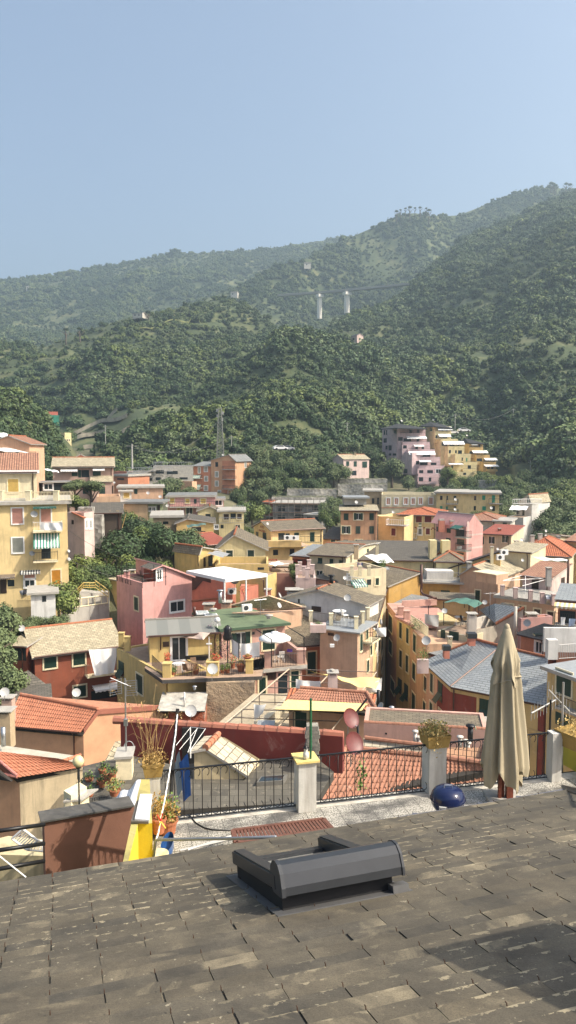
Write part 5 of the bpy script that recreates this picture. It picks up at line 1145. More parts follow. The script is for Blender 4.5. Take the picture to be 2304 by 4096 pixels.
for k,(x,y,pr_,ph,lr,lh,kd,lb)in enumerate(((278,545,.2,.3,.25,.4,'gg','small potted plant left on the terrace floor beside the corner pillar'),(462,530,.26,.4,.2,.2,'gd','terracotta pot with low plant in front of the wooden deck chair'),(684,522,.2,.25,.2,.35,'gg','leftmost pot right of the big satellite dish on the terrace'),(724,520,.22,.3,.25,.45,'gg','second pot right of the big satellite dish on the terrace'),(768,482,.2,.4,.3,.6,'gr','tall leafy pot behind the row of terrace pots'),(836,508,.34,.55,.4,.5,'dg','largest terracotta pot on the terrace beside the pillar'),(160,400,0,0,.35,.9,'gr','climbing plant with red blossoms at the left terrace railing'))):
 potplant(lb,'U',x,y,tp(x,y).y,pr_,ph,lr,lh,kd)
potplant('red flowers in a bowl on the middle terrace pillar','U',630,420,55.9,.3,.2,.42,.3,'rg');potplant('small pot with flowers on the corner terrace pillar','U',226,432,55.9,.22,.2,.25,.5,'rd');potplant('wide terracotta bowl on the right terrace pillar','U',890,402,55.5,.36,.2,.16,.12,'dd',140);potplant('pair of small pots on the left terrace wall','U',100,352,60,.2,.2,.15,.12,'dg',40)
potplant('bougainvillea with magenta blossoms climbing beside the trellis','U',600,420,60.5,.0,.0,.65,2.6,'mo',500,'climbing_plant');potplant('dense dark purple shrub at the foot of the bougainvillea','U',672,440,60,.3,.3,.75,1.5,'vo',420,'shrub')
q=MB();c0,c1=tat('U',520,345,61),tat('U',578,222,61)
for k in range(9):
 for s in(0,1):a=V(c0.x+(c1.x-c0.x)*k/8,61,c0.z if s else c1.z);e=V(min(max(c0.x+(c1.x-c0.x)*(k/8+.5*(1 if s else-1)*-1+(1 if s else 1)*.5*0),c0.x),c1.x),61,c1.z if s else c0.z);q.tube([a,e],.02,4)
solo(q,'trellis',WOOD,'brown diamond trellis beside the bougainvillea','trellis')
sail('shade_sail','beige triangular shade sail over the plant filled terrace','U',[(208,206,61),(582,184,59),(522,244,57.5)],plain('beige sail',(.55,.42,.34),.9),sag=.15)
pole('thin white pole holding the beige shade sail','U',571,222,430,56,.035,WHT)
c=tat('U',725,130,58.5);q=MB();q.lathe(c-Z*1.15,[(.02,1.2),(.18,1.1),(.32,.9),(.26,.6),(.36,.3),(.34,.12),(.3,.0),(.02,.0)],12,0,None,lambda p,t,h:p*1.0+V(.05*math.sin(t*3+h*9),.05*math.cos(t*4),0));q.tube([c-Z*1.1,V(c.x,c.y,zt)],.06,6);solo(q,'covered_heater',plain('black plastic cover',(.012,.012,.013),.3),'patio heater wrapped in a shiny black plastic cover','patio heater',smooth=True)
q=MB();c=tat('U',640,85,60.3);q.lathe(c,[(.01,.28),(.18,.2),(.26,.02),(.2,-.14),(.01,-.2)],14);q.tube([c,V(c.x,c.y,zt)],.03,6);solo(q,'terrace_lamp',[plain('frosted glass',(.62,.62,.60),.3)],'white globe lamp on a pole in front of the green felt roof','lamp',smooth=True)
dish('biggest white dish hanging on the terrace front pillar','U',596,486,54.7,46,20);dish('large pale dish with tangled white cables on the red wall','U',417,832,40,50,18)
zg=-14.55
gr=thing('house','pink house with flat green felt roof and white parasol on its terrace','house',tat('U',1000,500,58)-Z*10)
gp=[(285,22),(640,-30),(985,-12),(1250,105),(655,160)]
GP=[tz('U',x,y,zg)for x,y in((660,160),(1250,105),(880,-30),(430,20))]
q=MB();q.face(GP,0);d=[p-Z*.22 for p in GP];q.face(d[::-1],1)
for i in range(4):q.face([d[i],d[(i+1)%4],GP[(i+1)%4],GP[i]],1)
q.build('roof',[R_GREEN,plain('green fascia',(.05,.09,.05),.8)],gr)
fa,fb_=GP[0]+V(.1,.5,0),GP[1]+V(-.5,.5,0);ug=(fb_-fa);ug.z=0;L_g=ug.length;ug.normalize();ng=V(ug.y,-ug.x,0)
q=MB();q.boxv(V(fa.x,fa.y,zt-.2),ug*L_g,-ng*5,Z*(zg-.22-zt+.2));q.build('wall',W('pink2'),gr);FG=Fr(V(fa.x,fa.y,zg),ug,ng,L_g)
wins(gr,dict(F=FG),'U','F o 758 184 912 330; F g 1014 164 1114 326; F k 928 180 950 204')
P=[tz('U',940,500,zt),tz('U',1385,452,zt),tz('U',1360,330,zt),tz('U',900,420,zt)]
q=MB();q.face(P,0);d=[p-Z*.3 for p in P];q.face(d[::-1],1)
for i in range(4):q.face([d[i],d[(i+1)%4],P[(i+1)%4],P[i]],1)
q.build('terrace_slab',[FLOORM,CONC],gr)
up=(P[1]-P[0]).normalized();npn=V(up.y,-up.x,0);q=MB();q.boxv(V(P[0].x,P[0].y,-32)-npn*.4,up*((P[1]-P[0]).length-.3),-npn*6,Z*(zt-.3+32));q.build('wall',W('pink2'),gr)
FL=Fr(V(P[0].x,P[0].y,zt)-npn*.4,up,npn,9);wins(gr,dict(F=FL),'U','F g 985 560 1040 726; F k 1144 520 1222 690; F g 1250 505 1312 640; F b 1046 520 1126 576')
for x,y,w_ in((1062,480,.6),(1335,445,.7)):p=tz('U',x,y,zt);pillars(gr,[V(p.x,p.y+.3,zt)],w_,1.1,W('pink2'))
railpart(gr,[tz('U',945,492,zt),tz('U',1030,485,zt)],1.0);railpart(gr,[tz('U',1095,480,zt),tz('U',1300,460,zt)],1.0);
q=MB();p=tz('U',1300,440,zt);q.boxv(p,V(-1.2,3.6,0),V(.25,.08,0),Z*1.1);q.build('parapet',W('pink2'),gr)
chair('white reclining chair on the pink terrace under the parasol','U',1165,428,tz('U',1165,428,zt).y,3.4,'white');chair('black wrought iron chair behind the white laundry','U',1020,455,tz('U',1020,455,zt).y,3.0,'black')
def parasol(label,t,x,ytop,ybot,Y,rad,mat,h=2.3):
 c=tat(t,x,ytop,Y);r=thing('parasol',label,'parasol',V(c.x,c.y,c.z-h));q=MB()
 q.lathe(c,[(.01,.0),(rad*.35,-.10),(rad*.75,-.27),(rad,-.42),(rad*1.01,-.58),(rad*.99,-.58),(rad*.97,-.44),(rad*.7,-.3),(.01,-.03)],24,0,None,lambda p,t_,hh:p+V(0,0,.035*math.cos(t_*8)*(hh<-.2)));q.lathe(c,[(.01,.09),(rad*.22,.03),(rad*.24,-.05)],16)
 q.build('canopy',mat,r,smooth=True);q=MB();q.tube([c-Z*h,c+Z*.08],.025,6);q.build('pole',WHT,r);return r
parasol('open white scalloped parasol on the pink terrace','U',1116,184,0,58,1.25,WHF,2.5)
laundry('laundry','white bed sheet drying on the left of the pink terrace','U',[(752,222),(820,278),(818,400),(755,370)],(58.5,57.5),WHF);laundry('laundry','wide white bed sheet drying in the middle of the pink terrace','U',[(824,278),(992,262),(990,392),(836,408)],57.5,WHF)
laundry('laundry','purple towel draped over the right parapet of the pink terrace','U',[(1218,324),(1262,324),(1262,350),(1218,350)],58,plain('purple towel',(.12,.05,.3),.9),sag=0)
q=MB()
for a,c in(((960,158,57),(1090,245,56)),((1090,245,56),(1088,470,56)),((1218,138,57),(1358,222,56)),((1358,222,56),(1358,440,56)),((744,222,58),(818,275,56)),((818,275,56),(818,410,56))):q.tube([tat('U',*a),tat('U',*c)],.035,5)
solo(q,'drying_rack',BLK,'black steel tubes of the clothes and awning frame on the pink terrace','steel frame')
for lb,x,y in(('left of two open skylights on the green roof',515,20),('right of two open skylights on the green roof',590,45)):
 P0=tz('U',x-45,y+22,zg+.1);q=MB();q.boxv(P0,V(1.1,.1,0),V(-.3,1.2,.0),Z*.14);q.boxv(P0+V(.12,.12,.14),V(.85,.08,0),V(-.25,.95,0),Z*.03,1);solo(q,'skylight',[WHT,plain('pale glass',(.45,.5,.5),.1)],lb,'skylight')
acunit('air conditioner with round fan on the green roof','E',430,442,64,.9,.4);antenna('tv aerial on the right part of the green roof','E',528,350,63,1.6,5,30);antenna('tv aerial at the middle of the green roof','E',408,360,63,1.7,4,70)
pipe(gr,'E',50,412,470,62,.12,OXY,False);pipe(gr,'E',186,425,445,64,.2,CONC);pipe(gr,'E',590,470,497,61,.2,CONC)
r,f=house('orange house with brown stone slab roof and green door','E',(735,700,63.5),(1078,65),5.5,'orange2',('sb',('y',430),R_STONE2),'F g 868 738 928 894',zb=-31,oh=.4)
q=MB();c=tat('E',1047,690,60);q.box(c.x-.18,c.x+.18,c.y-.2,c.y,c.z-.12,c.z+.12);q.build('wall_box',WHT,r)
r,f=house('low house under pale stone slab roof behind the green felt roof','E',(560,430,67),(835,68),3,'peach2',('sb',('y',398),R_STONE),'',zb=-28,oh=.3)
polyroof(r,'E',[(310,395,-13.6),(640,430,-14.2),(830,405,-14.0),(590,325,-12.6)],R_STONE,name='lower_roof',edge=W('peach2'));prism(r,'wall',[tz('E',320,400,-13.8),tz('E',640,436,-14.4),tz('E',825,410,-14.2),tz('E',590,330,-12.8)],-25,W('peach2'),-14.45)
pipe(r,'E',237,290,385,66,.18,GALV);
for x,y in((155,385),(280,370)):chim(r,'E',x,y,69,.9,.5,W('peach'))
dish('white satellite dish at the right end of the green roof','E',658,400,62,23,60);dish('white dish lying low on the pale stone slab roof','E',662,328,68,21,80);dish('beige dish at the corner of the orange house','E',1086,635,60.5,26,-30)
r,f=house('salmon terrace building under a large white canopy roof','E',(-20,205,82),(275,80.5),3,'salmon',('flat',.3,FLOORM),'',zb=-28)
q=MB();F_=f['F'];a0_,a1_,z0_,z1_=F_.rect('E',20,165,170,300,.1);
q.face([F_.pt(a0_,z0_,.12),F_.pt((a0_+a1_)/2-.6,z0_+.2,.12),F_.pt((a0_+a1_)/2+.3,z0_+1.2,.12),F_.pt(a1_,z0_+1.0,.12),F_.pt(a1_,z1_,.12),F_.pt(a0_,z1_,.12)]);q.build('timber_screen',plain('dark brown screen',(.07,.035,.025),.9,var=.3),r)
cz=-12.0;P=[tz('E',x,y,cz)for x,y in((-10,150),(275,212),(580,172),(262,118))]
q=MB();q.face(P);
for i in range(4):q.face([P[i]-Z*.3,P[(i+1)%4]-Z*.3,P[(i+1)%4],P[i]])
q.face([p-Z*.3 for p in P][::-1]);q.build('canopy_roof',plain('bright white canopy',(.74,.74,.73),.6,var=.05),r)
q=MB()
for p in(P[2],P[1],P[2].lerp(P[1],.5)):q.tube([p-V(.1,-.1,.2),V(p.x-.1,p.y+.1,cz-3.2)],.09,6)
q.build('canopy_post',WHT,r)
q=MB();p0,p1=tz('E',382,335,-15.2),tz('E',600,300,-15.2);q.boxv(p0-Z*8,p1-p0,V(0,4,0),Z*8.9);q.build('parapet',W('salmon'),r);q=MB();q.boxv(p0+Z*.9,p1-p0,V(0,.35,0),Z*.08);q.build('coping',TCP,r);chim(r,'E',583,280,73,.6,.8,W('salmon'))
caps(b2_:=MB(),tat('E',30,372,74),tat('E',225,350,74.5),.12);b2_.build('coping_tiles',TCP,r)
acunit('white air conditioner on the salmon wall under the canopy','E',322,320,74,.85,.3);dish('diamond shaped white dish in front of the white canopy','E',340,218,73,32,10)
potplant('row of plants behind the salmon parapet','E',405,305,76,0,0,.6,.5,'rg',120,'plants')
r,f=house('small yellow green house with three loggias under the pink one','B',(75,805,122),(230,),6,'paleyel',('gy',('y',768),R_STONE2,.55),'F k 130 825 168 868; F k 208 784 232 806; F w 96 852 120 880',zb=-26)
r,f=house('pale yellow house with railed flat roof beside the scaffolding trees','B',(228,812,119),(408,),7,'paleyel',('slab',.3,CONC),'F B 262 826 300 866; F k 312 822 350 860; F B 360 824 392 862; F o 348 904 380 938; F k 240 904 262 930; F w 196 906 222 934',zb=-26)
railpart(r,[tat('B',x,806,118.5)for x in(330,405)],.9,GALV,.3,.02);railpart(r,[f['F'].pt(a,f['F'].hit('B',300,892)[1],.3)for a in(0,f['F'].L)],.9,GALV,.3,.02)
r,f=house('old ochre house with dark open gable and slate roof left of the garden','B',(-80,895,105),(190,),8,'yellow2',('gy',('y',858),R_STONE3,.3),'F k 98 950 130 990; F k 30 920 100 950',zb=-26)
sail('green_awning','faded green striped awning on the old ochre house','B',[(-10,905,101),(130,888,99),(135,902,97.5),(0,925,99)],plain('faded green canvas',(.10,.17,.14),.9),'awning',.03)
r,f=house('yellow hotel building with arched gable sign and brown slate roof','B',(607,945,108),(982,111.5),('L',482),'yellow',('gx',('y',869),R_STONE2,.5),'F k 658 964 705 1014; F h 772 962 806 1016; F h 888 958 920 1030; F k 710 966 740 1014; L k 494 955 514 1014; L k 544 960 572 1022',zb=-27,oh=.5)
q=MB();L_=f['L'];HB=r
def lettering(root,fr,text,a,z,h,mat,off=.03):
 cu=bpy.data.curves.new('lettering','FONT');cu.body=text;cu.size=h;cu.align_x='CENTER';cu.extrude=.01
 tmp=bpy.data.objects.new('t',cu);COL.objects.link(tmp);dg=bpy.context.evaluated_depsgraph_get();me=bpy.data.meshes.new_from_object(tmp.evaluated_get(dg));bpy.data.objects.remove(tmp)
 q=MB();
 for pg in me.polygons:q.face([fr.pt(a+me.vertices[i].co.x,z+me.vertices[i].co.y,off+me.vertices[i].co.z)for i in pg.vertices])
 return q.build('lettering',mat,root)
a,z_=L_.hit('B',541,928);lettering(r,L_,'HOTEL',a,z_,.5,plain('faded red lettering',(.34,.10,.05),.8));lettering(r,L_,'MARGHERITA',a,z_-.55,.42,MATS['faded red lettering'])
r,f=house('yellow lower wing of the hotel with long peach terrace wall','B',(560,1068,102),(838,103.5),6,'yellow',('slab',.16,W('peach')),'F k 740 1078 774 1130; F k 620 1085 656 1124',zb=-27,oh=.7)
box_part(r,'parapet','B',500,826,1022,1066,101.5,1,W('ochre2'));acunit('big white air conditioner on the hotel terrace','B',730,1012,101.5,1.2,.1);acunit('second white cooling unit on the hotel terrace','B',775,1014,101.7,1.2,.1)
balcony(HB,Fr(tat('B',607,945,108),V(1,-.02,0).normalized(),V(-.02,-1,0).normalized(),8),'B',815,972,1032,1.0,.9,W('yellow'),BLK,sp=.2)
dish('white dish on the arched gable of the hotel','B',578,896,108,11,40)
r,f=house('low yellow house with grey tile roof between hotel and orange house','B',(982,1005,118),(1108,117),6,'peach',('sb',('y',920),R_STONE3),'F g 1040 1010 1070 1054',zb=-26)
r,f=house('tall orange house with green shutters and stone roof','B',(1110,802,116),(1376,),9,'orange',('sb',('y',758),R_STONE),'F h 1132 822 1166 870; F o 1206 820 1270 868; F h 1318 820 1350 870; F o 1117 914 1180 968; F h 1220 914 1252 968; F h 1318 914 1350 968; F h 1130 1012 1162 1048; F o 1216 1012 1266 1050',zb=-27,oh=.4)
q=MB();q.box(0,0,0,0,0,0);box_part(r,'penthouse','B',1136,1296,712,760,121,4,W('grey'));q=MB();p=tat('B',1130,712,120.6);q.box(p.x,p.x+4.2,p.y-.5,p.y+4,p.z,p.z+.25);q.build('penthouse_roof',ZINC,r)
dish('tilted white square dish on the roof of the tall orange house','B',1222,740,117,13,20)
r,f=house('big cream gabled house with green shutters and painted window frames','B',(205,1085,92),(565,),9,'paleyel',('gy',('y',975),R_STONE2,.37),'F g 280 1090 328 1158; F g 436 1088 482 1158',zb=-27,oh=.45)
r,f=house('mustard house with stone roof and cream awning at the garden edge','B',(80,1110,86),(225,88.5),('L',-95),'yellow2',('gy',('y',1062),R_STONE2,.1),'F k 150 1125 182 1205; F b 116 1140 130 1208; L b 76 1110 80 1200',zb=-27)
sail('cream_awning','cream awning stretched left of the big cream gable','B',[(135,1110,86),(215,1088,88),(314,1112,86),(250,1140,83)],SLF,'awning',.04)
r,f=house('red tiled gable behind the big cream gabled house','B',(150,1050,97),(300,99),9,'paleyel',('gx',('y',965),R_RED),'',zb=-27)
r,f=house('low yellow building with long parapet in front of the cream gable','B',(200,1190,84),(585,),6,'yellow2',('flat',.8,FLOORM),'F k 508 1212 555 1230',zb=-28)
q=MB();q.tube([tat('B',508,1285,76.5),tat('B',550,1305,76.5),tat('B',556,1390,76.5)],.06,5);q.build('downpipe',OXY,r)
r,f=house('mustard wall house under the white canopy','B',(380,1270,79),(578,78),3,'yellow2',('flat',.1,FLOORM),'',zb=-28)
r,f=house('peeling brown pink building with small roof terrace','B',(590,1256,84),(776,),6,'brownpink',('flat',.15,FLOORM),'F k 598 1330 622 1360',zb=-30)
r,f=house('small orange roof room under the white sail','B',(598,1205,89),(745,),4,'orange',('slab',.1,FLOORM),'F g 600 1200 634 1256',zb=-22);sail('shade_sail','white shade sail over the small orange roof room','B',[(592,1182,86),(668,1192,84),(745,1180,86),(665,1168,89)],WHF,sag=.3)
q=MB();p=tat('B',580,1166,91);q.box(p.x,p.x+1.2,p.y-.1,p.y,p.z,p.z+.25);o=solo(q,'fascia_sign',plain('dark red sign board',(.25,.04,.03),.6),'small dark red shop sign with yellow lettering','sign');lettering(o,Fr(V(p.x+.6,p.y-.1,p.z),V(1,0,0),V(0,-1,0),1),'ROSTICCERIA',0,p.z+.07,.16,plain('sign gold',(.7,.5,.2),.5))
r,f=house('dark red house with painted frieze and grey slate roof','B',(760,1128,94),(884,93),('R',1040),'red',('sb',('y',1048),R_SLATE),'F h 802 1158 828 1202; F k 770 1172 786 1200',zb=-30,oh=.4)
q=MB();a0_,a1_,z0_,z1_=f['F'].rect('B',762,1124,882,1152);f['F'].box(q,0,f['F'].L,z0_,z1_,.01,.04);q.build('frieze',plaster('painted frieze',(.50,.22,.14),1.0,(.6,.4,.3)),r)
for k,(x,y,Y,r_)in enumerate(((815,1262,84,1.3),(775,1235,86,1.0))):tree('B',x,y-60,Y,4,r_,'bright',('leafy green tree beside the dark red house','smaller leafy tree left of the dark red house')[k],squash=1)
r,f=house('wide cream house with large dark stone roof and propped shutters','B',(885,1120,88),(1148,86.3),('R',1500),'cream',('gx',('y',1042),R_STONE2),'F p 946 1144 976 1184; F p 1030 1152 1056 1200; F p 1100 1160 1126 1208; F o 936 1236 978 1278; F o 1008 1244 1058 1290; F o 1078 1256 1130 1310; R h 1300 1078 1312 1100',zb=-31,oh=.4)
CH=r
pass
chim(r,'B',1222,1045,88,.5,1);chim(r,'B',1375,1040,88,.35,2.2,W('cream'),nm='chimney')
sail('white_awning','white awning over the plants of the wide cream house','B',[(1275,1122,85),(1440,1112,86),(1500,1175,82),(1370,1176,81)],WHF,'awning',.08)
laundry('laundry','red, blue and pale cloths drying on the terrace of the cream house','B',[(1218,1172),(1320,1180),(1316,1220),(1220,1222)],82,stripes('red and blue towels',(.10,.13,.25),(.40,.32,.33),1.6,0))
tree('B',1385,1150,82,2,1.1,'bright','green bushy plants under the white awning of the cream house',name='shrub',cat='shrub')
r,f=house('stepped terrace house with pale posts and green striped awning','B',(1150,1240,76),(1440,78),5,'cream2',('flat',.5,FLOORM),'F w 1160 1262 1180 1300; F k 1300 1300 1330 1340; F g 1360 1290 1385 1340; F k 1185 1300 1270 1345',zb=-30)
pillars(r,[tat('B',x,1275,75.8)for x in(1190,1250,1315)],.35,1.0);awning(r,f['F'],'B',1172,1300,1270,1350,1,GRNSTR,False);railpart(r,[tat('B',1150,1340,74),tat('B',1290,1360,74)],.9,GALV,.2,.015)
q=MB();a=tat('B',1320,1235,80);q.boxv(a,V(2.2,.3,0),V(0,1.5,0),Z*.12);q.build('skylight_panel',ZINC,r)
r,f=house('pinkish terraces with rows of pale posts in the middle of the town','B',(785,1290,78),(930,),5,'palepink',('flat',.4,FLOORM),'',zb=-30)
pillars(r,[tat('B',x,y,Y)for x,y,Y in((795,1262,80),(815,1238,84),(845,1275,77),(868,1290,76),(905,1262,78),(880,1225,82))],.42,1.0,W('palepink'));railpart(r,[tat('B',815,1215,84),tat('B',880,1215,84)],.9,BLK)
r,f=house('pink sloping gable behind the white walled house','B',(930,1290,80),(1090,78),5,'pink2',('sb',.6,R_STONE3),'',zb=-30)
r,f=house('white rendered house with long brown stone roof in the middle','E',(708,345,69.5),(1290,66),('R',1385),W('white'),('gy',('y',282),R_STONE2,.42),'F b 900 408 968 446; F k 800 355 814 395',zb=-31,oh=.4)
dish('diamond shaped white dish on the gable of the white rendered house','E',1160,345,62,26,-10);antenna('aerial on the peak of the white rendered house','E',968,245,68,2.4,4,10);dish('white satellite dish at the railing right of the white gable roof','E',1138,202,72,15,20)
chim(r,'E',760,280,72,1.1,.9,W('grey'));chim(r,'E',812,282,72,.6,.8,W('white'));pipe(r,'E',1043,180,240,70,.2,BLK)
r,f=house('peach and cream alley house with grey railed roof terrace','E',(960,570,62),(1232,60.5),('R',1345),'peach2',('slab',.12,ZINC),'R g 1246 610 1264 730; R g 1290 568 1306 680; R g 1320 690 1334 760; R g 1296 800 1312 880; F b 1018 600 1062 620',zb=-32,oh=.35)
AL=(r,f)
zz=f['F'].o.z+.12
tzp=lambda x,y:tz('E',x,y,zz)
rl=[tzp(835,515),tzp(893,525),tzp(1040,545),tzp(1222,570),tzp(1268,530),tzp(1305,500)]
pillars(r,[tzp(893,525),tzp(1040,545),tzp(1222,570),tzp(1268,530),tzp(1305,500)],.32,1.0,CRM);railpart(r,rl,.95,plain('rusty rail',(.12,.10,.07),.7),.13)
tableset('small white table on the grey railed roof terrace','E',1100,500,64,WHT,1.2);chair('white garden chair beside the small white table on the grey terrace','E',1140,505,63.5,2,'white')
q=MB();q.face([tz('E',700,440,-16.2),tz('E',990,550,-16.2),tz('E',1000,600,-16.2),tz('E',830,520,-16.2)]);
box_part(r,'planter_wall','E',890,1005,545,600,60.5,1,W('palepink'));tree('E',950,505,61.5,1.0,.8,'olive','low grey green plants in the pale pink roof planter',name='shrub',cat='shrub')
balcony(r,f['R'],'E',1340,1398,655,.9,.9,CRM,BLK);laundry('laundry','white clothes drying on the small balcony above the alley','E',[(1345,565),(1440,560),(1438,625),(1400,630)],62,WHF,sag=.02)
r,f=house('ochre rear facades along the left side of the narrow alley','E',(1345,560,64),(1440,84),4,'yellow',('sb',.5,R_STONE2),'F g 1356 620 1366 720; F g 1380 640 1392 740; F g 1400 640 1412 740; F g 1370 760 1380 840; F g 1400 780 1412 860',zb=-32,oh=.2)
parasol('closed cream parasol on a balcony above the alley','E',1402,490,0,64,.12,SLF,1.4)
r,f=house('long cream institution with a row of brick framed windows','C',(40,684,150),(438,),10,'cream',('flat',.6,CONC),'F w 76 710 102 758; F w 134 710 160 758; F w 202 710 230 756; F w 256 710 282 756; F w 310 708 336 756; F w 384 706 412 756; F k 8 712 22 756',zb=-24)
q=MB();F_=f['F']
for x0,x1 in((76,102),(134,160),(202,230),(256,282),(310,336),(384,412)):a,c,z0_,z1_=F_.rect('C',x0-5,705,x1+5,763);F_.box(q,a,c,z0_,z1_,.0,.012)
F_.box(q,0,F_.L,F_.hit('C',200,784)[1],F_.hit('C',200,778)[1],0,.05);q.build('brick_surround',plain('brick surround',(.45,.20,.12),.9),r)
r,f=house('older tan wing left of the cream institution','C',(-85,664,155),(42,),8,'tan',('slab',.3,CONC),'F k 8 708 22 756; F k -30 712 -12 750',zb=-24)
r,f=house('yellow flat roofed apartment house with green blinds','C',(438,676,143),(632,141.5),10,'yellow',('slab',.35,CONC),'F k 464 694 482 724; F k 511 694 521 724; F k 562 694 582 724; F t 464 768 482 800; F t 508 770 520 800; F k 562 770 582 800',zb=-24,oh=.5)
r2,f2=house('right wing of the yellow apartment house with green shutters','C',(632,680,141.6),(893,),8,'yellow',('slab',.35,CONC),'F k 710 694 726 726; F t 770 692 792 724; F t 840 690 862 744; F k 708 768 724 800; F t 770 770 796 800; F k 840 768 862 804',zb=-24,oh=.5)
balcony(r,f['F'],'C',508,592,752,1.1,.9,CONC,DGRY,sp=.3);balcony(r,f['F'],'C',514,592,828,1.1,.9,CONC,BLK,sp=.2);balcony(r2,f2['F'],'C',818,918,750,1.1,.9,CONC,DGRY,sp=.3)
for lb,x,y in(('on the upper balcony of the yellow flat roofed house',574,720),('on the lower balcony of the yellow flat roofed house',572,792),('on the right wing of the yellow apartment house',834,782)):dish('white satellite dish '+lb,'C',x,y,137.5,11,10)
r,f=house('yellow house with red hipped roof and arched pattern frieze','C',(182,832,128),(440,126),9,'yellow',('hip',('y',780),R_TERRA),'F m 220 842 248 886; F m 290 842 332 886; F m 352 842 402 886; F m 420 842 440 884; F B 232 930 262 978; F w 306 928 332 976; F m 362 930 390 974',zb=-26,oh=.7)
q=MB();F_=f['F'];a0_,a1_,z0_,z1_=F_.rect('C',184,920,438,938)
for i in range(16):
 for j in range(2):
  if(i+j)%2:F_.box(q,lerp(a0_,a1_,i/16),lerp(a0_,a1_,(i+1)/16),lerp(z0_,z1_,j/2),lerp(z0_,z1_,(j+1)/2),0,.02)
q.build('chequer_frieze',plain('frieze red',(.28,.07,.04),.8),r)
balcony(r,F_,'C',184,290,1002,.8,.9,CONC,WHT,sp=.25);dish('white dish left of the red hipped roof','C',123,812,124,11,15)
r,f=house('ochre yellow terrace house left of the red hipped roof','C',(18,842,124),(205,122),7,'yellow',('flat',.9,FLOORM),'F m 112 930 142 982',zb=-26);balcony(r,f['F'],'C',70,218,908,1.6,.9,CONC,WHT,sp=.3);box_part(r,'penthouse','C',20,92,842,905,125,3,W('yellow'))
laundry('banner','small tricolour banner hung on the yellow house facade','C',[(308,892),(330,892),(330,930),(308,930)],125.6,stripes('tricolour cloth',(.10,.14,.08),(.6,.58,.5),2,1),'flag',sag=0)
r,f=house('tall pink red tower house with dark balconies and chimney stacks','C',(432,895,106),(655,101),('R',775),'pink',('flat',.3,FLOORM),'F h 440 918 454 952; F h 514 930 542 962; F k 582 936 640 992; F k 586 1008 640 1050; F h 440 1010 454 1040; F k 584 1104 636 1130; F h 508 1000 540 1040',zb=-30)
q=MB();fr=f['R'];q.boxv(fr.pt(0,fr.o.z-.05,-.02)-V(0,0,0),fr.u*fr.L*.55,-fr.n*.5,Z*.9);
c0,c1,cm=fr.pt(0,fr.o.z),fr.pt(fr.L,fr.o.z),fr.pt(fr.L*.45,fr.o.z+1.6);q=MB();k=-fr.n*7;q.face([c0,c1,cm]);q.face([c0+k,cm+k,c1+k]);q.face([c0,cm,cm+k,c0+k]);q.face([cm,c1,c1+k,cm+k]);q.build('gable',W('pink'),r)
q=MB();e=cm-c1
slabq(q,[c1+Z*.1-e*.06,c1+k+Z*.1-e*.06,cm+k+Z*.12,cm+Z*.12],.12);q.build('roof',[R_TERRAB,CONC],r)
q=MB()
for y in(975,1070):z_=fr.hit('C',715,y)[1];fr.box(q,0,fr.L,z_-.12,z_+.12,0,.015)
a=fr.hit('C',664,1000)[0];fr.box(q,a-.15,a+.15,fr.hit('C',715,1150)[1]-2,fr.hit('C',664,880)[1],.0,.02);q.build('pale_band',W('palepink'),r)
balcony(r,f['F'],'C',572,654,994,1.0,.9,CONC,BLK);balcony(r,f['F'],'C',572,654,1090,1.0,.9,CONC,BLK);awning(r,f['F'],'C',574,908,642,934,1.0,plain('dark green canvas',(.02,.10,.08),.8));laundry('laundry','white clothes on the balcony of the tall pink red tower','C',[(586,1060),(622,1060),(620,1082),(588,1082)],101,WHF,sag=.01)
for x,y in((475,862),(555,870)):chim(r,'C',x,y,104,.8,1.0,W('salmon'),False)
chim(r,'C',678,868,103,1.5,.9,W('salmon'),False)
r,f=house('house with orange hipped clay roof right of the pink red tower','C',(640,872,122),(882,120),8,'offwhite',('hip',('y',818),R_TERRAB),'F o 850 884 880 930',zb=-27,oh=.5)
r,f=house('low white annexe beside the orange hipped roof','C',(858,882,119),(972,118),6,'offwhite',('slab',.25,CONC),'F h 918 888 948 930; F k 958 900 968 930',zb=-27)
r,f=house('cream house with smooth red brown roof','C',(775,968,108),(980,106),8,'cream',('sb',('y',903),R_RED),'F o 818 990 860 1040; F o 915 984 956 1032; F h 774 990 782 1046',zb=-28,oh=.5);chim(r,'C',895,928,109,.4,.6,W('redbrown'))
r,f=house('white hillside house with pale gabled roof and covered terrace','C',(945,845,140),(1068,138),('R',1205),'white',('flat',.1,FLOORM),'F h 985 852 1012 900; F k 1012 936 1040 974; R g 1142 770 1156 812; R k 1144 852 1156 894; R k 1170 868 1180 896; R k 1130 930 1142 945',zb=-24)
r2,f2=house('upper gabled storey of the white hillside house','C',(1040,735,143),(1130,141),('R',1260),'white',('gy',('y',684),R_STONE,.75),'F h 1096 706 1108 744;F k 1110 706 1122 744; F k 1060 780 1076 836',zb=-18,oh=.4);railpart(r2,[tat('C',990,755,138),tat('C',1115,752,138),tat('C',1200,752,142)],.9,WHT,.3,.03)
sail('white_awning','white awning on the white hillside house','C',[(985,762,140),(1105,768,140),(1088,796,136),(965,794,136)],WHF,'awning',.05)
q=MB();p0,p1=tat('C',945,848,137),tat('C',1075,838,137);railpart(r,[p0,p1],.9,DGRY,.3,.02)
r,f=house('large building with long dark slate roof and yellow buttresses','C',(-130,1158,91),(438,),12,'paleyel',('sb',('y',1018),R_STONE3),'',zb=-31,oh=.3)
for x0,x1,y0,y1 in((392,442,1018,1150),(480,540,1020,1075)):box_part(r,'buttress','C',x0,x1,y0,y1+40,90.5,1.2,W('paleyel'))
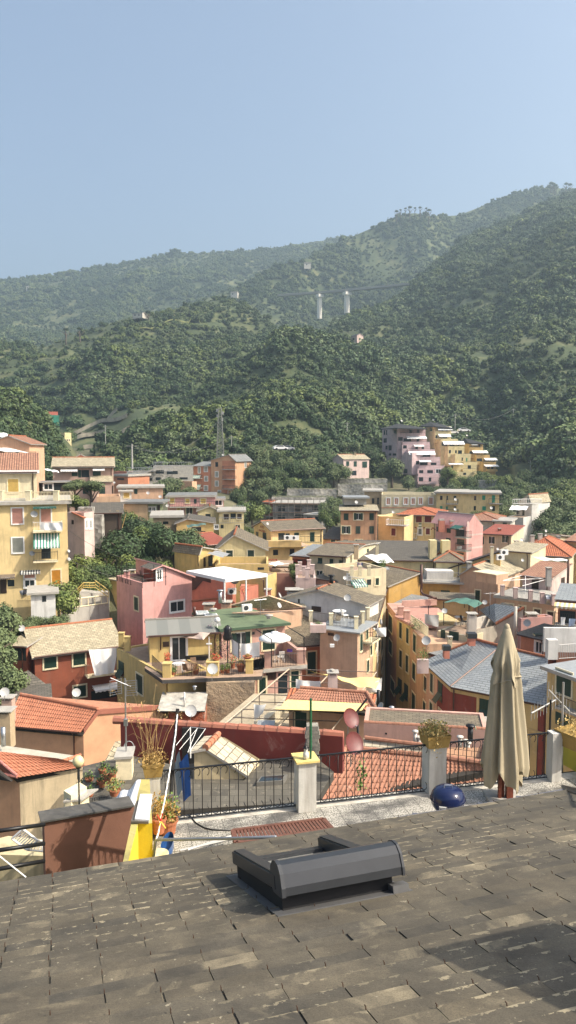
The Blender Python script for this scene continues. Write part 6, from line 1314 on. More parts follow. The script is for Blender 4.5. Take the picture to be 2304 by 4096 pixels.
r,f=house('round apse with conical stone roof beside the buttressed building','C',(436,1172,88),(620,),4,'paleyel',('hip',('y',1098),R_STONE2),'',zb=-31,oh=.3);
r,f=house('yellow gabled end wall behind the round apse','C',(430,1120,92),(540,92),5,'paleyel',('gy',('y',1045),R_STONE3),'',zb=-31)
r,f=house('long peach gable with dark sloping verge above the pale stone roof','C',(520,1215,88),(900,86),1.5,'ochre2',('sf',.1,R_STONE3),'F g 790 1158 824 1196',zb=-31)
fr=f['F'];q=MB();c0,c1=fr.pt(0,fr.o.z,-.01),fr.pt(fr.L,fr.o.z,-.01);h1=fr.hit('C',900,1098)[1];cc=V(c1.x,c1.y,h1);k=-fr.n*1.4;q.face([c0,c1,cc]);q.face([c0+k,cc+k,c1+k]);q.face([c1,c1+k,cc+k,cc]);q.build('wall',W('ochre2'),r)
q=MB();slabq(q,[c0+fr.n*.3,cc+fr.n*.3+Z*.1,cc+k+Z*.1,c0+k],.15);q.build('roof',[plain('dark verge',(.06,.04,.035),.8),R_STONE3],r);chim(r,'C',840,1060,86,.35,1.6,W('cream'))
r,f=house('cream house with grey stone roof and air conditioner','C',(910,1092,90),(1120,88),('R',1230),'cream',('sb',('y',1034),R_STONE),'F k 930 1078 950 1100',zb=-30,oh=.3)
acunit('white air conditioner on the cream house wall','C',928,1122,84.5,.9,.2);acunit('grey cooling unit with cables left of the cream house','C',900,1158,83.5,.9,.2);dish('round white dish on the cream house facade','C',1060,1160,82.5,12,10);dish('white dish on the ridge above the orange hipped roof','C',1052,1012,93,14,20);dish('white dish above the dark verge','C',880,1080,88,11,20)
r,f=house('wide house with bright orange hipped clay roof at right','C',(1010,1118,100),(1392,97),10,'cream',('hip',('y',994),R_TERRA),'',zb=-28,oh=.5)
for x,y in((1190,968),(1132,978),(1018,1018)):chim(r,'C',x,y,104,.5,.8,W('offwhite'),True)
chim(r,'C',1320,985,108,.45,1.4,W('grey'));dish('upper of two white dishes behind the orange hipped roof','C',1229,948,108,10,20);dish('lower of two white dishes behind the orange hipped roof','C',1230,988,106,14,20)
r,f=house('beige house with clay tile gable at the far right edge','C',(1385,1020,105),(1560,103),8,'ochre2',('sb',('y',940),R_TERRAB),'',zb=-28);house('low beige house with tiled ridge behind the orange hipped roof','C',(1230,1005,112),(1330,110),6,'cream',('sf',.7,R_TERRAB),'',zb=-28)
sail('white_awning','long white awning left of the faded clay roof','C',[(1125,1132,86),(1390,1152,84),(1400,1166,81),(1210,1160,82)],WHF,'awning',.05)
r,f=house('ochre yellow house with stone roof and green shutters at the alley','F',(92,262,82),(320,84.5),6,'ochre',('gy',('y',162),R_STONE2,.97),'L g 0 254 16 338; L g 38 268 62 356; ',zb=-31)
r,f=house('ochre house with railed rooftop terrace and black stovepipe','F',(300,236,85),(612,84),8,'ochre',('slab',.2,CONC),'F h 470 292 534 328',zb=-31,oh=.4)
z_=f['F'].o.z+.2;P=[tz('F',x,y,z_)for x,y in((355,225),(600,232),(598,165),(360,150))];railpart(r,P+P[:1],1.05,GALV,.16,.015)
q=MB();q.box(P[0].x+.4,P[0].x+3.5,P[0].y+1,P[0].y+3,z_,z_+1.0);q.build('roof_hut',W('white'),r)
q=MB();q.tube([tat('F',329,105,78),tat('F',329,265,78),tat('F',326,300,78),tat('F',342,322,77.5),tat('F',400,340,77),tat('F',440,352,77)],.13,8);solo(q,'stovepipe',OXY,'thick black stovepipe climbing the ochre house and bending over the roof','stovepipe',smooth=True)
r,f=house('peach gabled house with bright stone roof and roof terrace cut into it','F',(608,180,84),(884,81.5),8,'peach2',('gy',('y',112),R_STONE,.36),'F g 720 292 754 370',zb=-31,oh=.35)
q=MB();a=tz('F',872,222,-13.3);q.boxv(a+V(0,0,-.4),V(1.5,1.0,0),V(-1.6,2.0,0),Z*.95);q.build('dormer',W('peach2'),r);q=MB();q.boxv(a+V(-.1,-.1,.56),V(1.8,1.2,0),V(-1.8,2.2,0),Z*.08);q.build('dormer_roof',CRM,r)
chim(r,'F',675,85,86,.5,.9,W('grey'))
r,f=house('pale house with faded clay roof and clothes frame','F',(1062,184,76),(1268,74.2),6,'palepink',('sb',('y',88),R_TERRAB),'F b 1128 215 1178 330; R b 1340 200 1364 300',zb=-31,oh=.4)
chim(r,'F',1252,125,73,.45,1.1,W('grey'));pipe(r,'F',1395,70,300,74,.12,OXY,False)
q=MB()
for a,c in(((920,222,70),(1210,205,74)),((1060,182,76),(1210,205,72)),((1082,190,74),(1082,330,72)),((920,222,70),(1060,182,76)),((1060,260,71),(1225,215,73))):q.tube([tat('F',*a),tat('F',*c)],.03,5)
solo(q,'drying_rack',WHT,'white tubular clothes drying frame in front of the faded clay roof','drying frame')
r,f=house('long peach house with balustrade terrace and dark shutters','F',(875,345,72),(1292,68.5),5,'peach2',('slab',.3,CONC),'F B 940 392 992 420; F B 1040 408 1080 490; F B 1146 428 1190 516; F B 1242 448 1286 530',zb=-31,oh=.25)
z_=f['F'].o.z+.3;pts=[tz('F',x,y,z_)for x,y in((915,330),(1008,350),(1118,370),(1202,388),(1285,400))];pillars(r,pts,.35,1.0,W('palepink'));railpart(r,pts,.9,BLK)
q=MB();p=tz('F',1262,392,z_);q.lathe(p+Z*.45,[(.01,-.5),(.42,-.5),(.42,.5),(.01,.5)],14,0,Matrix.Rotation(math.pi/2,3,'Y'));q.build('water_tank',GALV,r)
antenna('white aerial on the corner of the long peach house','F',828,305,72,1.6,5,20,WHT);dish('white dish behind the dark green pergola','F',788,378,71,18,-10)
r,f=house('orange brown house with striped awning at the right edge','F',(1320,362,58),(1560,57),6,'orange2',('sb',('y',268),R_SLATE),'F k 1330 440 1445 540; F B 1326 560 1372 628',zb=-31,oh=.3)
awning(r,f['F'],'F',1300,372,1470,412,1.4,YLSTR);balcony(r,f['F'],'F',1290,1480,550,1,.95,CONC,BLK)
laundry('laundry','white towel on the line of the orange brown house','F',[(1340,486),(1374,488),(1368,545),(1342,545)],56.6,WHF,sag=0);laundry('laundry','pale blue towel on the line of the orange brown house','F',[(1400,498),(1446,498),(1440,562),(1398,560)],56.6,plain('pale blue towel',(.42,.52,.68),.9),sag=0)
r,f=house('pink plastered wall with clay coping beside the chimney','F',(1052,498,65),(1280,66),1,plaster('flaking pink',(.42,.24,.22),1.0,(.35,.33,.31)),('flat',.1,TCP),'',zb=-31);chim(r,'F',1130,455,66,.8,.9,W('offwhite'))
dish('white dish in front of the flaking pink wall','F',1096,528,62,27,-25)
r,f=house('orange shed with dark stone roof and white meter cabinet','F',(1050,610,60.5),(1242,58.5),3.6,'orange2',('sb',('y',586),R_STONE3),'F w 1156 662 1206 748',zb=-31,oh=.3)
q=MB();c=tz('F',1185,618,f['F'].o.z+.6);q.box(c.x-.45,c.x+.45,c.y-.3,c.y+.3,c.z-.02,c.z+.1);q.build('roof_window',[GLS],r)
r,f=house('cream house with rough rendered gable and blue slate roof','F',(446,585,66),(700,63.8),7,'cream',('flat',.05,FLOORM),'F h 470 578 502 655; F h 530 590 600 660',zb=-31)
pr_=r
P0,P1,P2=tz('F',700,585,-16.0),tz('F',868,545,-15.7),tz('F',1068,428,-14.1)
q=MB();ring=[V(P0.x,P0.y,-31),V(P2.x,P2.y,-31),P2,P1,P0];q.face(ring);k=V(-1,3,0);q.face([p+k for p in ring][::-1]);q.face([ring[1],ring[1]+k,P2+k,P2]);q.build('gable_wall',plaster('rough rain stained render',(.46,.42,.34),1.0,(.14,.13,.11)),r)
P3,P4=tz('F',858,388,-14.1),tz('F',745,432,-15.0);q=MB();slabq(q,[P1+Z*.1,P2+Z*.1,P3,P4],.15);q.build('roof',[R_SLATE,TCP],r);q=MB();caps(q,P1+Z*.15,P2+Z*.15,.13);q.build('ridge_tiles',TCP,r)
pipe(r,'F',1012,410,640,61.5,.14,W('offwhite'),False);chim(r,'F',695,455,64,.7,1.3,W('offwhite'))
z_=f['F'].o.z;q=MB();a,c=tz('F',720,575,z_),tz('F',840,545,z_);q.boxv(a-Z*.2,c-a,V(0,.25,0),Z*1.2);q.build('parapet',W('offwhite'),r);railpart(r,[tz('F',490,535,z_),tz('F',675,575,z_)],1.0,BLK)
q=MB();pg=[tat('F',x,y,Y)for x,y,Y in((380,405,66),(490,372,60),(720,415,59),(820,385,64))]
for x,y,Y,yb in((380,405,68,470),(490,372,66.5,545),(718,415,65,560),(820,385,67,470),(640,352,70,420),(745,380,68,465)):q.tube([tat('F',x,y,Y),tat('F',x,yb,Y)],.035,5)
q.build('pergola_frame',BLK,r)
sail('green_pergola_cloth','dark green arched pergola cloth on the cream house terrace','F',[(490,378,66.5),(716,416,65.5),(776,382,70),(590,348,71)],plain('dark green netting cloth',(.05,.13,.10),.8),'pergola cloth',-.25)
dish('pale dish below the dark green pergola','F',495,440,65,20,0);laundry('laundry','off white sheets drying below the dark green pergola','F',[(352,462),(456,470),(454,560),(356,530)],66,SLF)
chair('black metal chair on the pergola terrace of the cream house','F',640,550,66,1,'black');tableset('white table on the pergola terrace of the cream house','F',600,540,67,WHT,.8)
zp=-18.2;r=thing('house','row of tall yellow and pink facades on the shaded right side of the alley','house',tat('F',200,800,62)-Z*5)
AV=[('F',78,402,92),('F',152,478,73),('F',252,540,64),('F',300,600,57)]
fa=[tpxz('F',78,80,zp),tpxz('F',150,74,zp),tpxz('F',248,70,zp),tpxz('F',372,63.5,zp)]
def faq(i,j,mat,zt_,spec,nm='wall'):
 a,c=fa[i],fa[j];u=V(c.x-a.x,c.y-a.y,0);L_=u.length;u.normalize();n_=V(u.y,-u.x,0);q=MB();q.boxv(V(a.x,a.y,-33),u*L_,-n_*5,Z*(zt_+33));q.build(nm,mat,r);fr=Fr(V(a.x,a.y,zt_),u,n_,L_);wins(r,dict(F=fr),'F',spec);return fr
faq(0,1,W('pink2'),-16.6,'F g 94 476 120 590; F g 96 656 118 752; F g 38 455 62 560; F g 108 940 136 1030')
faq(1,2,W('yellow'),-16.5,'F g 172 526 190 640; F g 222 566 240 676; F g 172 728 190 848; F g 218 764 236 884; F p 160 930 186 1040; F p 206 972 232 1090')
faq(2,3,W('peach'),-16.8,'F g 272 614 292 738; F g 266 820 288 940; F g 262 1040 286 1170; F g 344 1100 362 1210; F g 350 920 364 1020')
q=MB();P=[tz('F',x,y,-16.3)for x,y in((135,478),(255,540),(445,548),(445,420),(180,420))];q.face(P);q.face([p-Z*.25 for p in P][::-1])
for i in range(5):q.face([P[i]-Z*.25,P[(i+1)%5]-Z*.25,P[(i+1)%5],P[i]])
q.build('terrace_slab',plain('pink terrace floor',(.42,.22,.17),.85,var=.2,scale=3),r)
pillars(r,[tz('F',x,y,-16.3)for x,y in((178,470),(222,500))],.55,.8,W('pink2'));q=MB();a,c=tz('F',190,415,-16.3),tz('F',440,400,-16.3);q.boxv(a,c-a,V(0,.3,0),Z*.65);q.build('parapet',W('pink2'),r)
railpart(r,[tz('F',252,548,-16.6),tz('F',330,600,-16.6),tz('F',375,640,-16.6)],1.0,CRM,.2,.03);potplant('ivy hanging over the balustrade at the alley corner','F',280,560,63,0,0,.6,.7,'go',160,'climbing_plant')
house('grey slate roof between ochre house and pink terrace','F',(80,425,80),(405,76),5,'ochre',('sb',('y',348),R_SLATE),'',zb=-31,oh=.3);house('brown slate roofed house behind the pink terrace','F',(400,352,78),(700,77),2.2,'ochre2',('sb',('y',308),R_STONE2),'',zb=-31,oh=.3)
dish('large white dish above the alley beside the grey shed roof','F',366,655,60,33,-20)
r,f=house('low red shed with slate roof beside the big slate roof','F',(400,750,63.5),(560,61.5),3,'red',('sb',('y',668),R_SLATE),'',zb=-28,oh=.2);chim(r,'F',535,625,62,.35,.8,W('cream'))
q=MB();p=tat('F',345,795,58);q.box(p.x-.5,p.x+.4,p.y-.1,p.y+.3,p.z-1.1,p.z);q.build('parapet',W('palepink'),r)
potplant('green plants in a balcony niche beside the red shed','F',345,785,57.6,0,0,.55,.7,'go',160,'plants')
S={k:tz('F',*v)for k,v in dict(a=(330,805,-17.5),b=(538,992,-17.5),c=(1246,1130,-17.5),d=(1246,782,-15.4),e=(722,650,-15.4),h=(905,700,-15.4)).items()}
r=thing('house','big dark red and peach house under a wide blue grey slate roof','house',V(S['b'].x+3,S['b'].y+3,-31))
q=MB();slabq(q,[S['a'],S['b'],S['h'],S['e']],.16);slabq(q,[S['b'],S['c'],S['d'],S['h']],.16);q.build('roof',[R_SLATE,OXY],r)
q=MB();caps(q,S['e']+Z*.05,S['h']+Z*.05,.12);caps(q,S['h']+Z*.05,S['d']+Z*.05,.12);caps(q,S['a'].lerp(S['e'],.45),S['e']+Z*.05,.1);q.build('ridge_tiles',TCP,r);q=MB();q.tube([S['b']+Z*.06,S['h']+Z*.06],.05,5);q.build('hip_strip',OXY,r)
ins=lambda p,c_=V((S['a'].x+S['c'].x)/2+1,(S['a'].y+S['c'].y)/2+4,0):V(p.x,p.y,p.z-.22)+(V(c_.x-p.x,c_.y-p.y,0)).normalized()*.45
ia,ib,ic=ins(S['a']),ins(S['b']),ins(S['c'])
for(p0,p1,mt,sp)in((ia,ib,'peach','F g 396 895 416 1030; F p 452 950 480 1100; F g 392 1105 412 1210; F g 456 1160 480 1215; F k 346 920 362 1000'),(ib,ic,'red','F p 752 1066 832 1225; F k 1088 1140 1136 1300; F k 1140 1330 1170 1440')):
 u=V(p1.x-p0.x,p1.y-p0.y,0);L_=u.length;u.normalize();n_=V(u.y,-u.x,0);q=MB();q.boxv(V(p0.x,p0.y,-33),u*L_,-n_*4,Z*(p0.z+33));q.build('wall',W(mt),r);fr=Fr(V(p0.x,p0.y,p0.z),u,n_,L_);wins(r,dict(F=fr),'F',sp)
 q=MB();fr.box(q,0,L_,p0.z-.28,p0.z,.0,.12);
 if mt=='red':
  zc=fr.hit('F',640,1200)[1];fr.box(q,0,L_,zc-.1,zc+.1,0,.1)
  a0_,a1_,z0_,z1_=fr.rect('F',730,1050,848,1230);fr.box(q,a0_,a0_+.2,z0_,z1_,0,.08)
  a_,_,_,_=fr.rect('F',1000,1100,1020,1300);fr.box(q,a_,a_+.3,-33,p0.z-.3,0,.06)
 q.build('cornice',W('ochre2'),r)
 if mt=='red':q=MB();fr.box(q,fr.hit('F',842,1100)[0],L_-.4,-33,p0.z-.3,.0,.03);q.build('pilaster',W('ochre2'),r);q=MB();q.tube([fr.pt(.2,p0.z,.2),fr.pt(.2,-33,.1)],.06,6);q.build('downpipe',OXY,r)
 else:
  q=MB();a_=L_*.45;fr.box(q,a_,L_,-33,p0.z-.3,.0,.02);q.build('red_field',W('red'),r);wins(r,dict(F=Fr(fr.pt(0,p0.z,.03),u,n_,L_)),'F','F p 452 950 480 1100; F g 456 1160 480 1215')
for x,y,Y,w_ in((692,600,58.5,.75),(510,690,57,.6)):
 c=tat('F',x,y,Y);q=MB();q.box(c.x-w_*.35,c.x+w_*.35,c.y-.3,c.y+.3,c.z-1.0,c.z-.35);q.box(c.x-w_/2,c.x+w_/2,c.y-w_/2,c.y+w_/2,c.z-.38,c.z,1);q.build('chimney',[W('salmon'),DGRY],r)
r,f=house('ochre house with curved white rendered terrace at right edge','F',(1242,868,50),(1520,47),6,'ochre2',('slab',.25,ZINC),'F g 1310 880 1418 1048; F h 1302 1190 1414 1280',zb=-31,oh=.35)
z_=f['F'].o.z+.25;q=MB();a,c=tz('F',1245,795,z_),tz('F',1500,780,z_);q.boxv(a,V(.7,0,0),V(0,.6,0),Z*1.4);q.boxv(a+V(.4,2,0),V(6,-.3,0),V(0,.3,0),Z*1.8);q.build('parapet',W('white'),r);railpart(r,[a+V(.8,.1,0),V(c.x,c.y,z_)],1.05,SLF,.13,.014)
balcony(r,f['F'],'F',1290,1500,1172,.7,.8,CONC,BLK,sp=.12)
CLAY=plaster('orange clay tile',(.43,.17,.095),.5,(.12,.05,.03));CLAYB=plaster('old clay tile',(.34,.16,.10),.9,(.13,.08,.05))  # CLAY is the tiles' own orange, CLAYB the browner one
def tilemesh(root,q,mat,tw=.22,tl=.36,hh=.045,name='clay_tiles'):
 """real pantiles on the slope q = eave left, eave right, ridge right, ridge left"""
 e0,e1,r1,r0=q;Wd=max((e1-e0).length,(r1-r0).length);Ln=((r0-e0).length+(r1-e1).length)/2;n_=(e1-e0).cross(r0-e0).normalized()
 if n_.z<0:n_=-n_
 nu,nv=max(1,round(Wd/tw)),max(1,round(Ln/tl));b=MB();K=6;rnd=random.Random(5)
 for j in range(nv):
  off=rnd.uniform(-.3,.3)
  i0=len(b.v)
  for jj,(t,up)in enumerate(((j/nv-.012,0.0),(j/nv-.012,1.),((j+1)/nv,.25))):
   for i in range(nu*K+1):
    u=i/(nu*K);x=i/K*2*math.pi;p=e0.lerp(e1,u).lerp(r0.lerp(r1,u),t)
    w_=hh*(max(0,math.sin(x))**.7 if math.sin(x)>0 else .25*math.sin(x));jit=.006*noise.noise(V(int(i/K)*3.1,j*2.7,0))
    b.v.append(p+n_*(.012+(w_+.028+jit)*up+(0 if up else w_*.9)))
  m_=nu*K+1
  for jj in range(2):
   for i in range(nu*K):k=i0+jj*m_+i;b.f.append([k,k+1,k+m_+1,k+m_]);b.m.append(0);b.uv.append([(0,0)]*4)
 ob=b.build(name,mat,root);c=MB();P=[p-n_*.28 for p in q];c.face(P);c.face([p-n_*.12 for p in P][::-1])
 for i in range(4):c.face([P[i]-n_*.12,P[(i+1)%4]-n_*.12,P[(i+1)%4],P[i]])
 c.build('roof_deck',plain('dark boards',(.03,.025,.02),.9),root);return ob
def quadwall(root,pts,zb,mat,name='wall',th=None):
 """wall along the points (their z is the top) down to zb"""
 b=MB()
 for a,c in zip(pts,pts[1:]):
  u=V(c.x-a.x,c.y-a.y,0).normalized();k=V(-u.y,u.x,0)*(th or .3)
  b.face([V(a.x,a.y,zb),V(c.x,c.y,zb),c,a]);b.face([a,c,c+k,a+k]);b.face([V(a.x,a.y,zb)+k,a+k,c+k,V(c.x,c.y,zb)+k]);b.face([V(a.x,a.y,zb),a,a+k,V(a.x,a.y,zb)+k]);b.face([V(c.x,c.y,zb),V(c.x,c.y,zb)+k,c+k,c])
 return b.build(name,mat,root)
A,B=tat('G',78,165,51.2),tat('G',603,208,50.);B.z=A.z;C_=tat('G',1178,42,53.6);u=V(C_.x-B.x,C_.y-B.y,0).normalized();frW=Fr(B,u,V(u.y,-u.x,0),6)
a,zr_=frW.hit('G',705,76);R1=frW.pt(a,zr_);R0=tpxz('G',150,53.6,zr_);C_=frW.pt((C_-B).dot(u),tat('G',1178,42,C_.y).z)
r=thing('house','orange house with clay pantile roof and small round window','house',V((A.x+B.x)/2,52,-31))
OR=plaster('warm orange render',(.60,.33,.19),.15);bk=[V(R0.x-.5,55,C_.z-.4),V(C_.x,54.8,C_.z-.4)]
q=MB();A0,B0,C0=[V(p.x,p.y,-31)for p in(A,B,C_)];q.face([A0,B0,B,A]);q.face([B0,C0,C_,R1,B]);q.face([V(A.x-.6,55,-31),A0,A,R0,bk[0]]);q.face([C0,V(C_.x,54.8,-31),bk[1],C_]);q.build('wall',OR,r)
ef=(B-A).normalized();dn_=V(ef.y,-ef.x,0);tilemesh(r,[A+dn_*.35-Z*.1-ef*.2,B+dn_*.35-Z*.1,R1+Z*.08,R0+Z*.08-ef*.1],CLAY,.21,.33)
q=MB();caps(q,R0+Z*.16,R1+Z*.16,.13,.42);q.build('ridge_tiles',CLAY,r)
q=MB();slabq(q,[R0+Z*.1,R1+Z*.1,C_+Z*.05-dn_*-.1,tz('D',350,1069,C_.z+.1)],.1);q.build('back_roof',[tiles('back roof clay',(.56,.27,.16),(.50,.23,.13),(.30,.12,.07),.22,.34,None,wavy=1.2,off=0),CLAY],r)
q=MB();e=(R1-B);n2=frW.n*.12;q.boxv(B+n2*0-Z*.28,e,frW.n*.12,Z*.34);q.boxv(R1-Z*.26,C_-R1,frW.n*.12,Z*.34);q.build('verge',plain('dark terracotta verge',(.30,.11,.07),.8),r)
fo=Fr(A,ef,dn_,5);
q=MB();q.tube([fo.pt(-.2,A.z-.12,.42),fo.pt(5.4,A.z-.12,.42)],.07,6);a_=fo.hit('G',540,300)[0];q.tube([fo.pt(a_,A.z-.15,.38),fo.pt(a_,A.z-.5,.08),fo.pt(a_,-31,.08)],.055,6);q.build('gutter',OXY,r)
a_,z_=fo.hit('G',250,215);q=MB();M=Matrix((fo.u,Z,fo.n)).transposed();q.lathe(fo.pt(a_,z_,.0),[(.01,.012),(.2,.012)],20,1,M);q.lathe(fo.pt(a_,z_,.0),[(.2,.0),(.2,.05),(.235,.05),(.24,.0)],20,0,M);q.build('round_window',[OR,DRK],r)
r=thing('house','stained cream house under a low bright clay roof at left edge','house',tat('G',100,900,32))
ze=-14.2;P=dict(l=tz('G',-260,500,ze),c=tz('G',125,562,ze),e=tz('G',648,482,ze),t=tz('G',-120,360,ze+.95),t2=tz('G',420,425,ze+.55))
tilemesh(r,[P['c'],P['e'],P['t2'],P['t']],CLAY,.2,.3,.03);tilemesh(r,[P['l'],P['c'],P['t'],P['t']-V(.6,0,0)],CLAY,.2,.3,.03)
q=MB();caps(q,P['l']+Z*.02,P['c']+Z*.05,.09,.3);caps(q,P['c']+Z*.08,P['t']+Z*.1,.07,.3);q.build('edge_tiles',plain('pinkish edge tiles',(.42,.17,.14),.8,var=.25),r)
i_=lambda p:V(p.x,p.y,ze-.12)
cI=i_(P['c'])+V(0,.25,0);quadwall(r,[i_(P['l']),cI],-26,W('orange'));quadwall(r,[cI,tz('G',612,498,ze-.12)],-26,plaster('rain streaked cream render',(.62,.50,.32),1.0,(.15,.13,.10)))
q=MB();a,c=tat('G',-250,380,40),tat('G',490,395,38);c.z=a.z;q.boxv(a-Z*8,c-a,V(.3,1.2,0),Z*8);
r2=thing('house','low building with bare pale concrete roof behind the clay roof','house',a-Z*9);q.build('wall',CRM,r2);q=MB();q.boxv(a-V(.2,.2,0),(c-a)*1.03,V(.3,1.5,0),Z*.1);q.build('roof',plain('pale concrete roof',(.42,.39,.31),.9,var=.2,scale=2),r2);q=MB();caps(q,c+V(-1,-.1,.15),c+V(.3,1.3,.15),.1);q.build('edge_tiles',CLAY,r2)
ZY=-11.9
r=thing('house','neighbouring house with stone slab roof right behind the iron railing','house',tz('H',300,700,ZY)-Z*10)
SLABM=tiles('mossy shadow dark stone slabs',(.13,.118,.092),(.06,.055,.045),(.03,.028,.024),.62,.46,(.30,.27,.20),lf=.56,msize=.008,off=.37)  # moss colour, with the shadow lying here also darkened into the slabs
pl_=[(-760,840),(930,735),(1060,520),(930,415),(480,430),(-100,470),(-420,400),(-760,480)]
q=MB();PP=[tz('H',x,y,ZY)for x,y in pl_];q.face(PP,0,[(p.x,p.y)for p in PP]);q.face([p-Z*.3 for p in PP][::-1]);
for i in range(len(PP)):j=(i+1)%len(PP);q.face([PP[i]-Z*.3,PP[j]-Z*.3,PP[j],PP[i]])
q.build('roof',SLABM,r);quadwall(r,[PP[0]-Z*.3,PP[1]-Z*.3],-30,W('tan'))
RW=plaster('deep red render',(.17,.03,.024),.45,(.12,.09,.08));zt2=-10.85
P0,P1,P2=tz('G',872,156,zt2),tz('H',850,245,zt2),tz('H',1125,266,zt2)
w0=thing('boundary_wall','long dark red wall capped with clay ridge tiles','wall',V(P1.x-3,P1.y,ZY));quadwall(w0,[P0,P1,P2],ZY-.4,RW,th=.45)
q=MB();k=V(0,.2,0);caps(q,P0-V(.3,0,0)+k,P1+k,.17,.5);caps(q,P1+k,P2+k,.17,.5);q.build('ridge_tiles',plaster('weathered ridge tile',(.36,.14,.09),.9,(.2,.15,.12)),w0)
q=MB();a,c=tz('G',1305,315,-11.3),tz('G',1440,335,-11.3);q.boxv(V(a.x,P0.y-.6,ZY-.5),V(1.1,0,0),V(0,.5,0),Z*1.5);q.build('doorway',DRK,w0)
q=MB();a,c=tz('G',838,430,-11.1),tz('G',942,402,-11.1);q.boxv(a-Z*3,V(.55,.1,0),V(-.1,.8,0),Z*3);q.boxv(a-V(.05,.05,0),V(.65,.1,0),V(-.1,.95,0),Z*.09,1);solo(q,'wall_pier',[CRM,CONC],'short cream wall pier with grey cap below the cable coil','pier')
q=MB();c=tat('G',938,340,27.5)
for k in range(5):q.tube([c+V((.15+.012*k)*math.cos(t*.42+k),-.02*k,(.22+.01*k)*math.sin(t*.42+k))for t in range(16)],.014,5)
solo(q,'cable_coil',SLF,'coil of white cable hanging on the aerial mast beside the red wall','cable coil')
q=MB();c=tat('D',905,930,26.5);b0=tat('G',912,395,26.5);q.tube([V(c.x,c.y,b0.z),c],.03,6);q.box(c.x-.06,c.x+.08,c.y-.08,c.y,b0.z+1.1,b0.z+1.35)
mr=thing('tv_aerial','tall aerial mast with large grid antennas left of the red wall','aerial',V(c.x,c.y,b0.z));q.build('mast',GALV,mr);q=MB()
for s,cx in((1,.25),(-1,-.35)):
 for i in range(7):q.tube([c+V(cx-.2,0,-.1-i*.09),c+V(cx+.2,-.1*s,-.04-i*.09)],.008,4)
 q.tube([c+V(cx-.2,0,-.08),c+V(cx-.2,0,-.68)],.01,4);q.tube([c+V(cx+.2,-.1*s,-.02),c+V(cx+.2,-.1*s,-.62)],.01,4)
q.tube([c+V(-.5,-.1,.05),c+V(.2,0,-.3)],.015,5);q.build('elements',GALV,mr)
q=MB();a,b_,c,d=tz('G',745,468,-13.2),tz('G',860,488,-13.2),tz('G',905,290,-12.6),tz('G',835,300,-12.6);slabq(q,[a,b_,c,d],.3);r3=solo(q,'stone_ramp',[R_STONE,CONC],'narrow ramp of rough pale stone slabs beside the orange house','ramp')
YH=26.;r=thing('stair_hut','little cream hut with pale stone slab roof and clay ridge','roof hut',tat('H',220,650,YH))
ap,er,el=tat('H',130,352,YH),tat('H',440,552,YH),tat('H',8,374,YH);apb=tz('H',225,252,ap.z);erb=tz('H',518,448,er.z);elb=tz('H',120,262,el.z)
HS=tiles('very pale stone slabs',(.52,.46,.34),(.38,.33,.24),(.12,.10,.07),.38,.34,(.6,.55,.42),lf=.55,bs=.9)  # the slabs' own very pale stone colour
q=MB();slabq(q,[er,erb,apb,ap],.09);slabq(q,[elb,el,ap,apb],.09);q.build('roof',[HS,CONC],r);q=MB();caps(q,ap+Z*.04,apb+Z*.04,.12,.3);q.build('ridge_tiles',CLAY,r)
bz=ZY-.1;f0,f1,fa_=tat('H',48,372,YH+.12),tat('H',400,525,YH+.12),tat('H',135,362,YH+.12);kk=V(.55,1.2,0)
q=MB();F0,F1=V(f0.x,f0.y,bz),V(f1.x,f1.y,bz);q.face([F0,F1,f1,fa_,f0]);q.face([F1,F1+kk,f1+kk,f1]);q.face([F0+kk,F0,f0,f0+kk]);q.face([F1+kk,F0+kk,f0+kk,fa_+kk,f1+kk]);q.build('wall',plaster('cream hut render',(.55,.45,.27),.7,(.14,.12,.10)),r)
q=MB();a=tz('H',500,628,ZY);q.boxv(a,V(.95,.15,0),V(.15,.5,0),Z*.16);q.boxv(a+V(.08,.06,.162),V(.8,.12,0),V(.1,.38,0),Z*.01,1);solo(q,'roof_window',[plain('old skylight frame',(.13,.125,.11),.8),GLS],'old flat roof window in the mossy shadow dark stone slabs','skylight')
r=thing('house','house with ribbed terracotta pantile roof directly behind the railing','house',tz('I',200,600,-15.4)-Z*14)
zb_,zt_=-15.45,-14.65
e0,e1=tz('H',975,690,zb_),tz('I',840,560,zb_);t0,t1=tz('H',1125,395,zt_),tz('I',830,475,zt_);mid0=tz('H',1250,358,zt_)
e0=tz('H',930,735,zb_-.3)
tilemesh(r,[e0,tz('I',880,580,zb_),t1,mid0-V(.6,0,0)],CLAYB,.235,.36,.06)
q=MB();caps(q,mid0-V(.7,0,-.1),tz('I',375,415,zt_)+Z*.1,.14,.42);caps(q,tz('I',375,415,zt_)+Z*.1,t1+Z*.1,.14,.42);caps(q,e0+Z*.12,mid0-V(.7,0,-.1),.13,.42);q.build('ridge_tiles',CLAYB,r)
quadwall(r,[e0-Z*.2,V(e1.x,e1.y,zb_-.2)],-31,W('peach2'))
q=MB();slabq(q,[tz('I',-90,372,zt_-.1),tz('I',372,410,zt_-.1),tz('I',360,328,zt_+.25),tz('I',-90,275,zt_+.25)],.1);q.build('back_roof',[HS,CLAYB],r)
q=MB();slabq(q,[tz('I',500,430,zt_-.1),tz('I',800,468,zt_-.1),tz('I',790,345,zt_+.45),tz('I',520,345,zt_+.3)],.1);q.build('side_roof',[tiles('faded orange slabs',(.50,.28,.16),(.40,.24,.14),(.12,.07,.05),.4,.3,None),CLAYB],r)
q=MB();caps(q,tz('I',-80,272,zt_+.35),tz('I',350,326,zt_+.35),.11,.3);caps(q,tz('I',800,470,zt_+.05),tz('I',780,335,zt_+.5),.13,.4);q.build('edge_tiles',CLAYB,r)
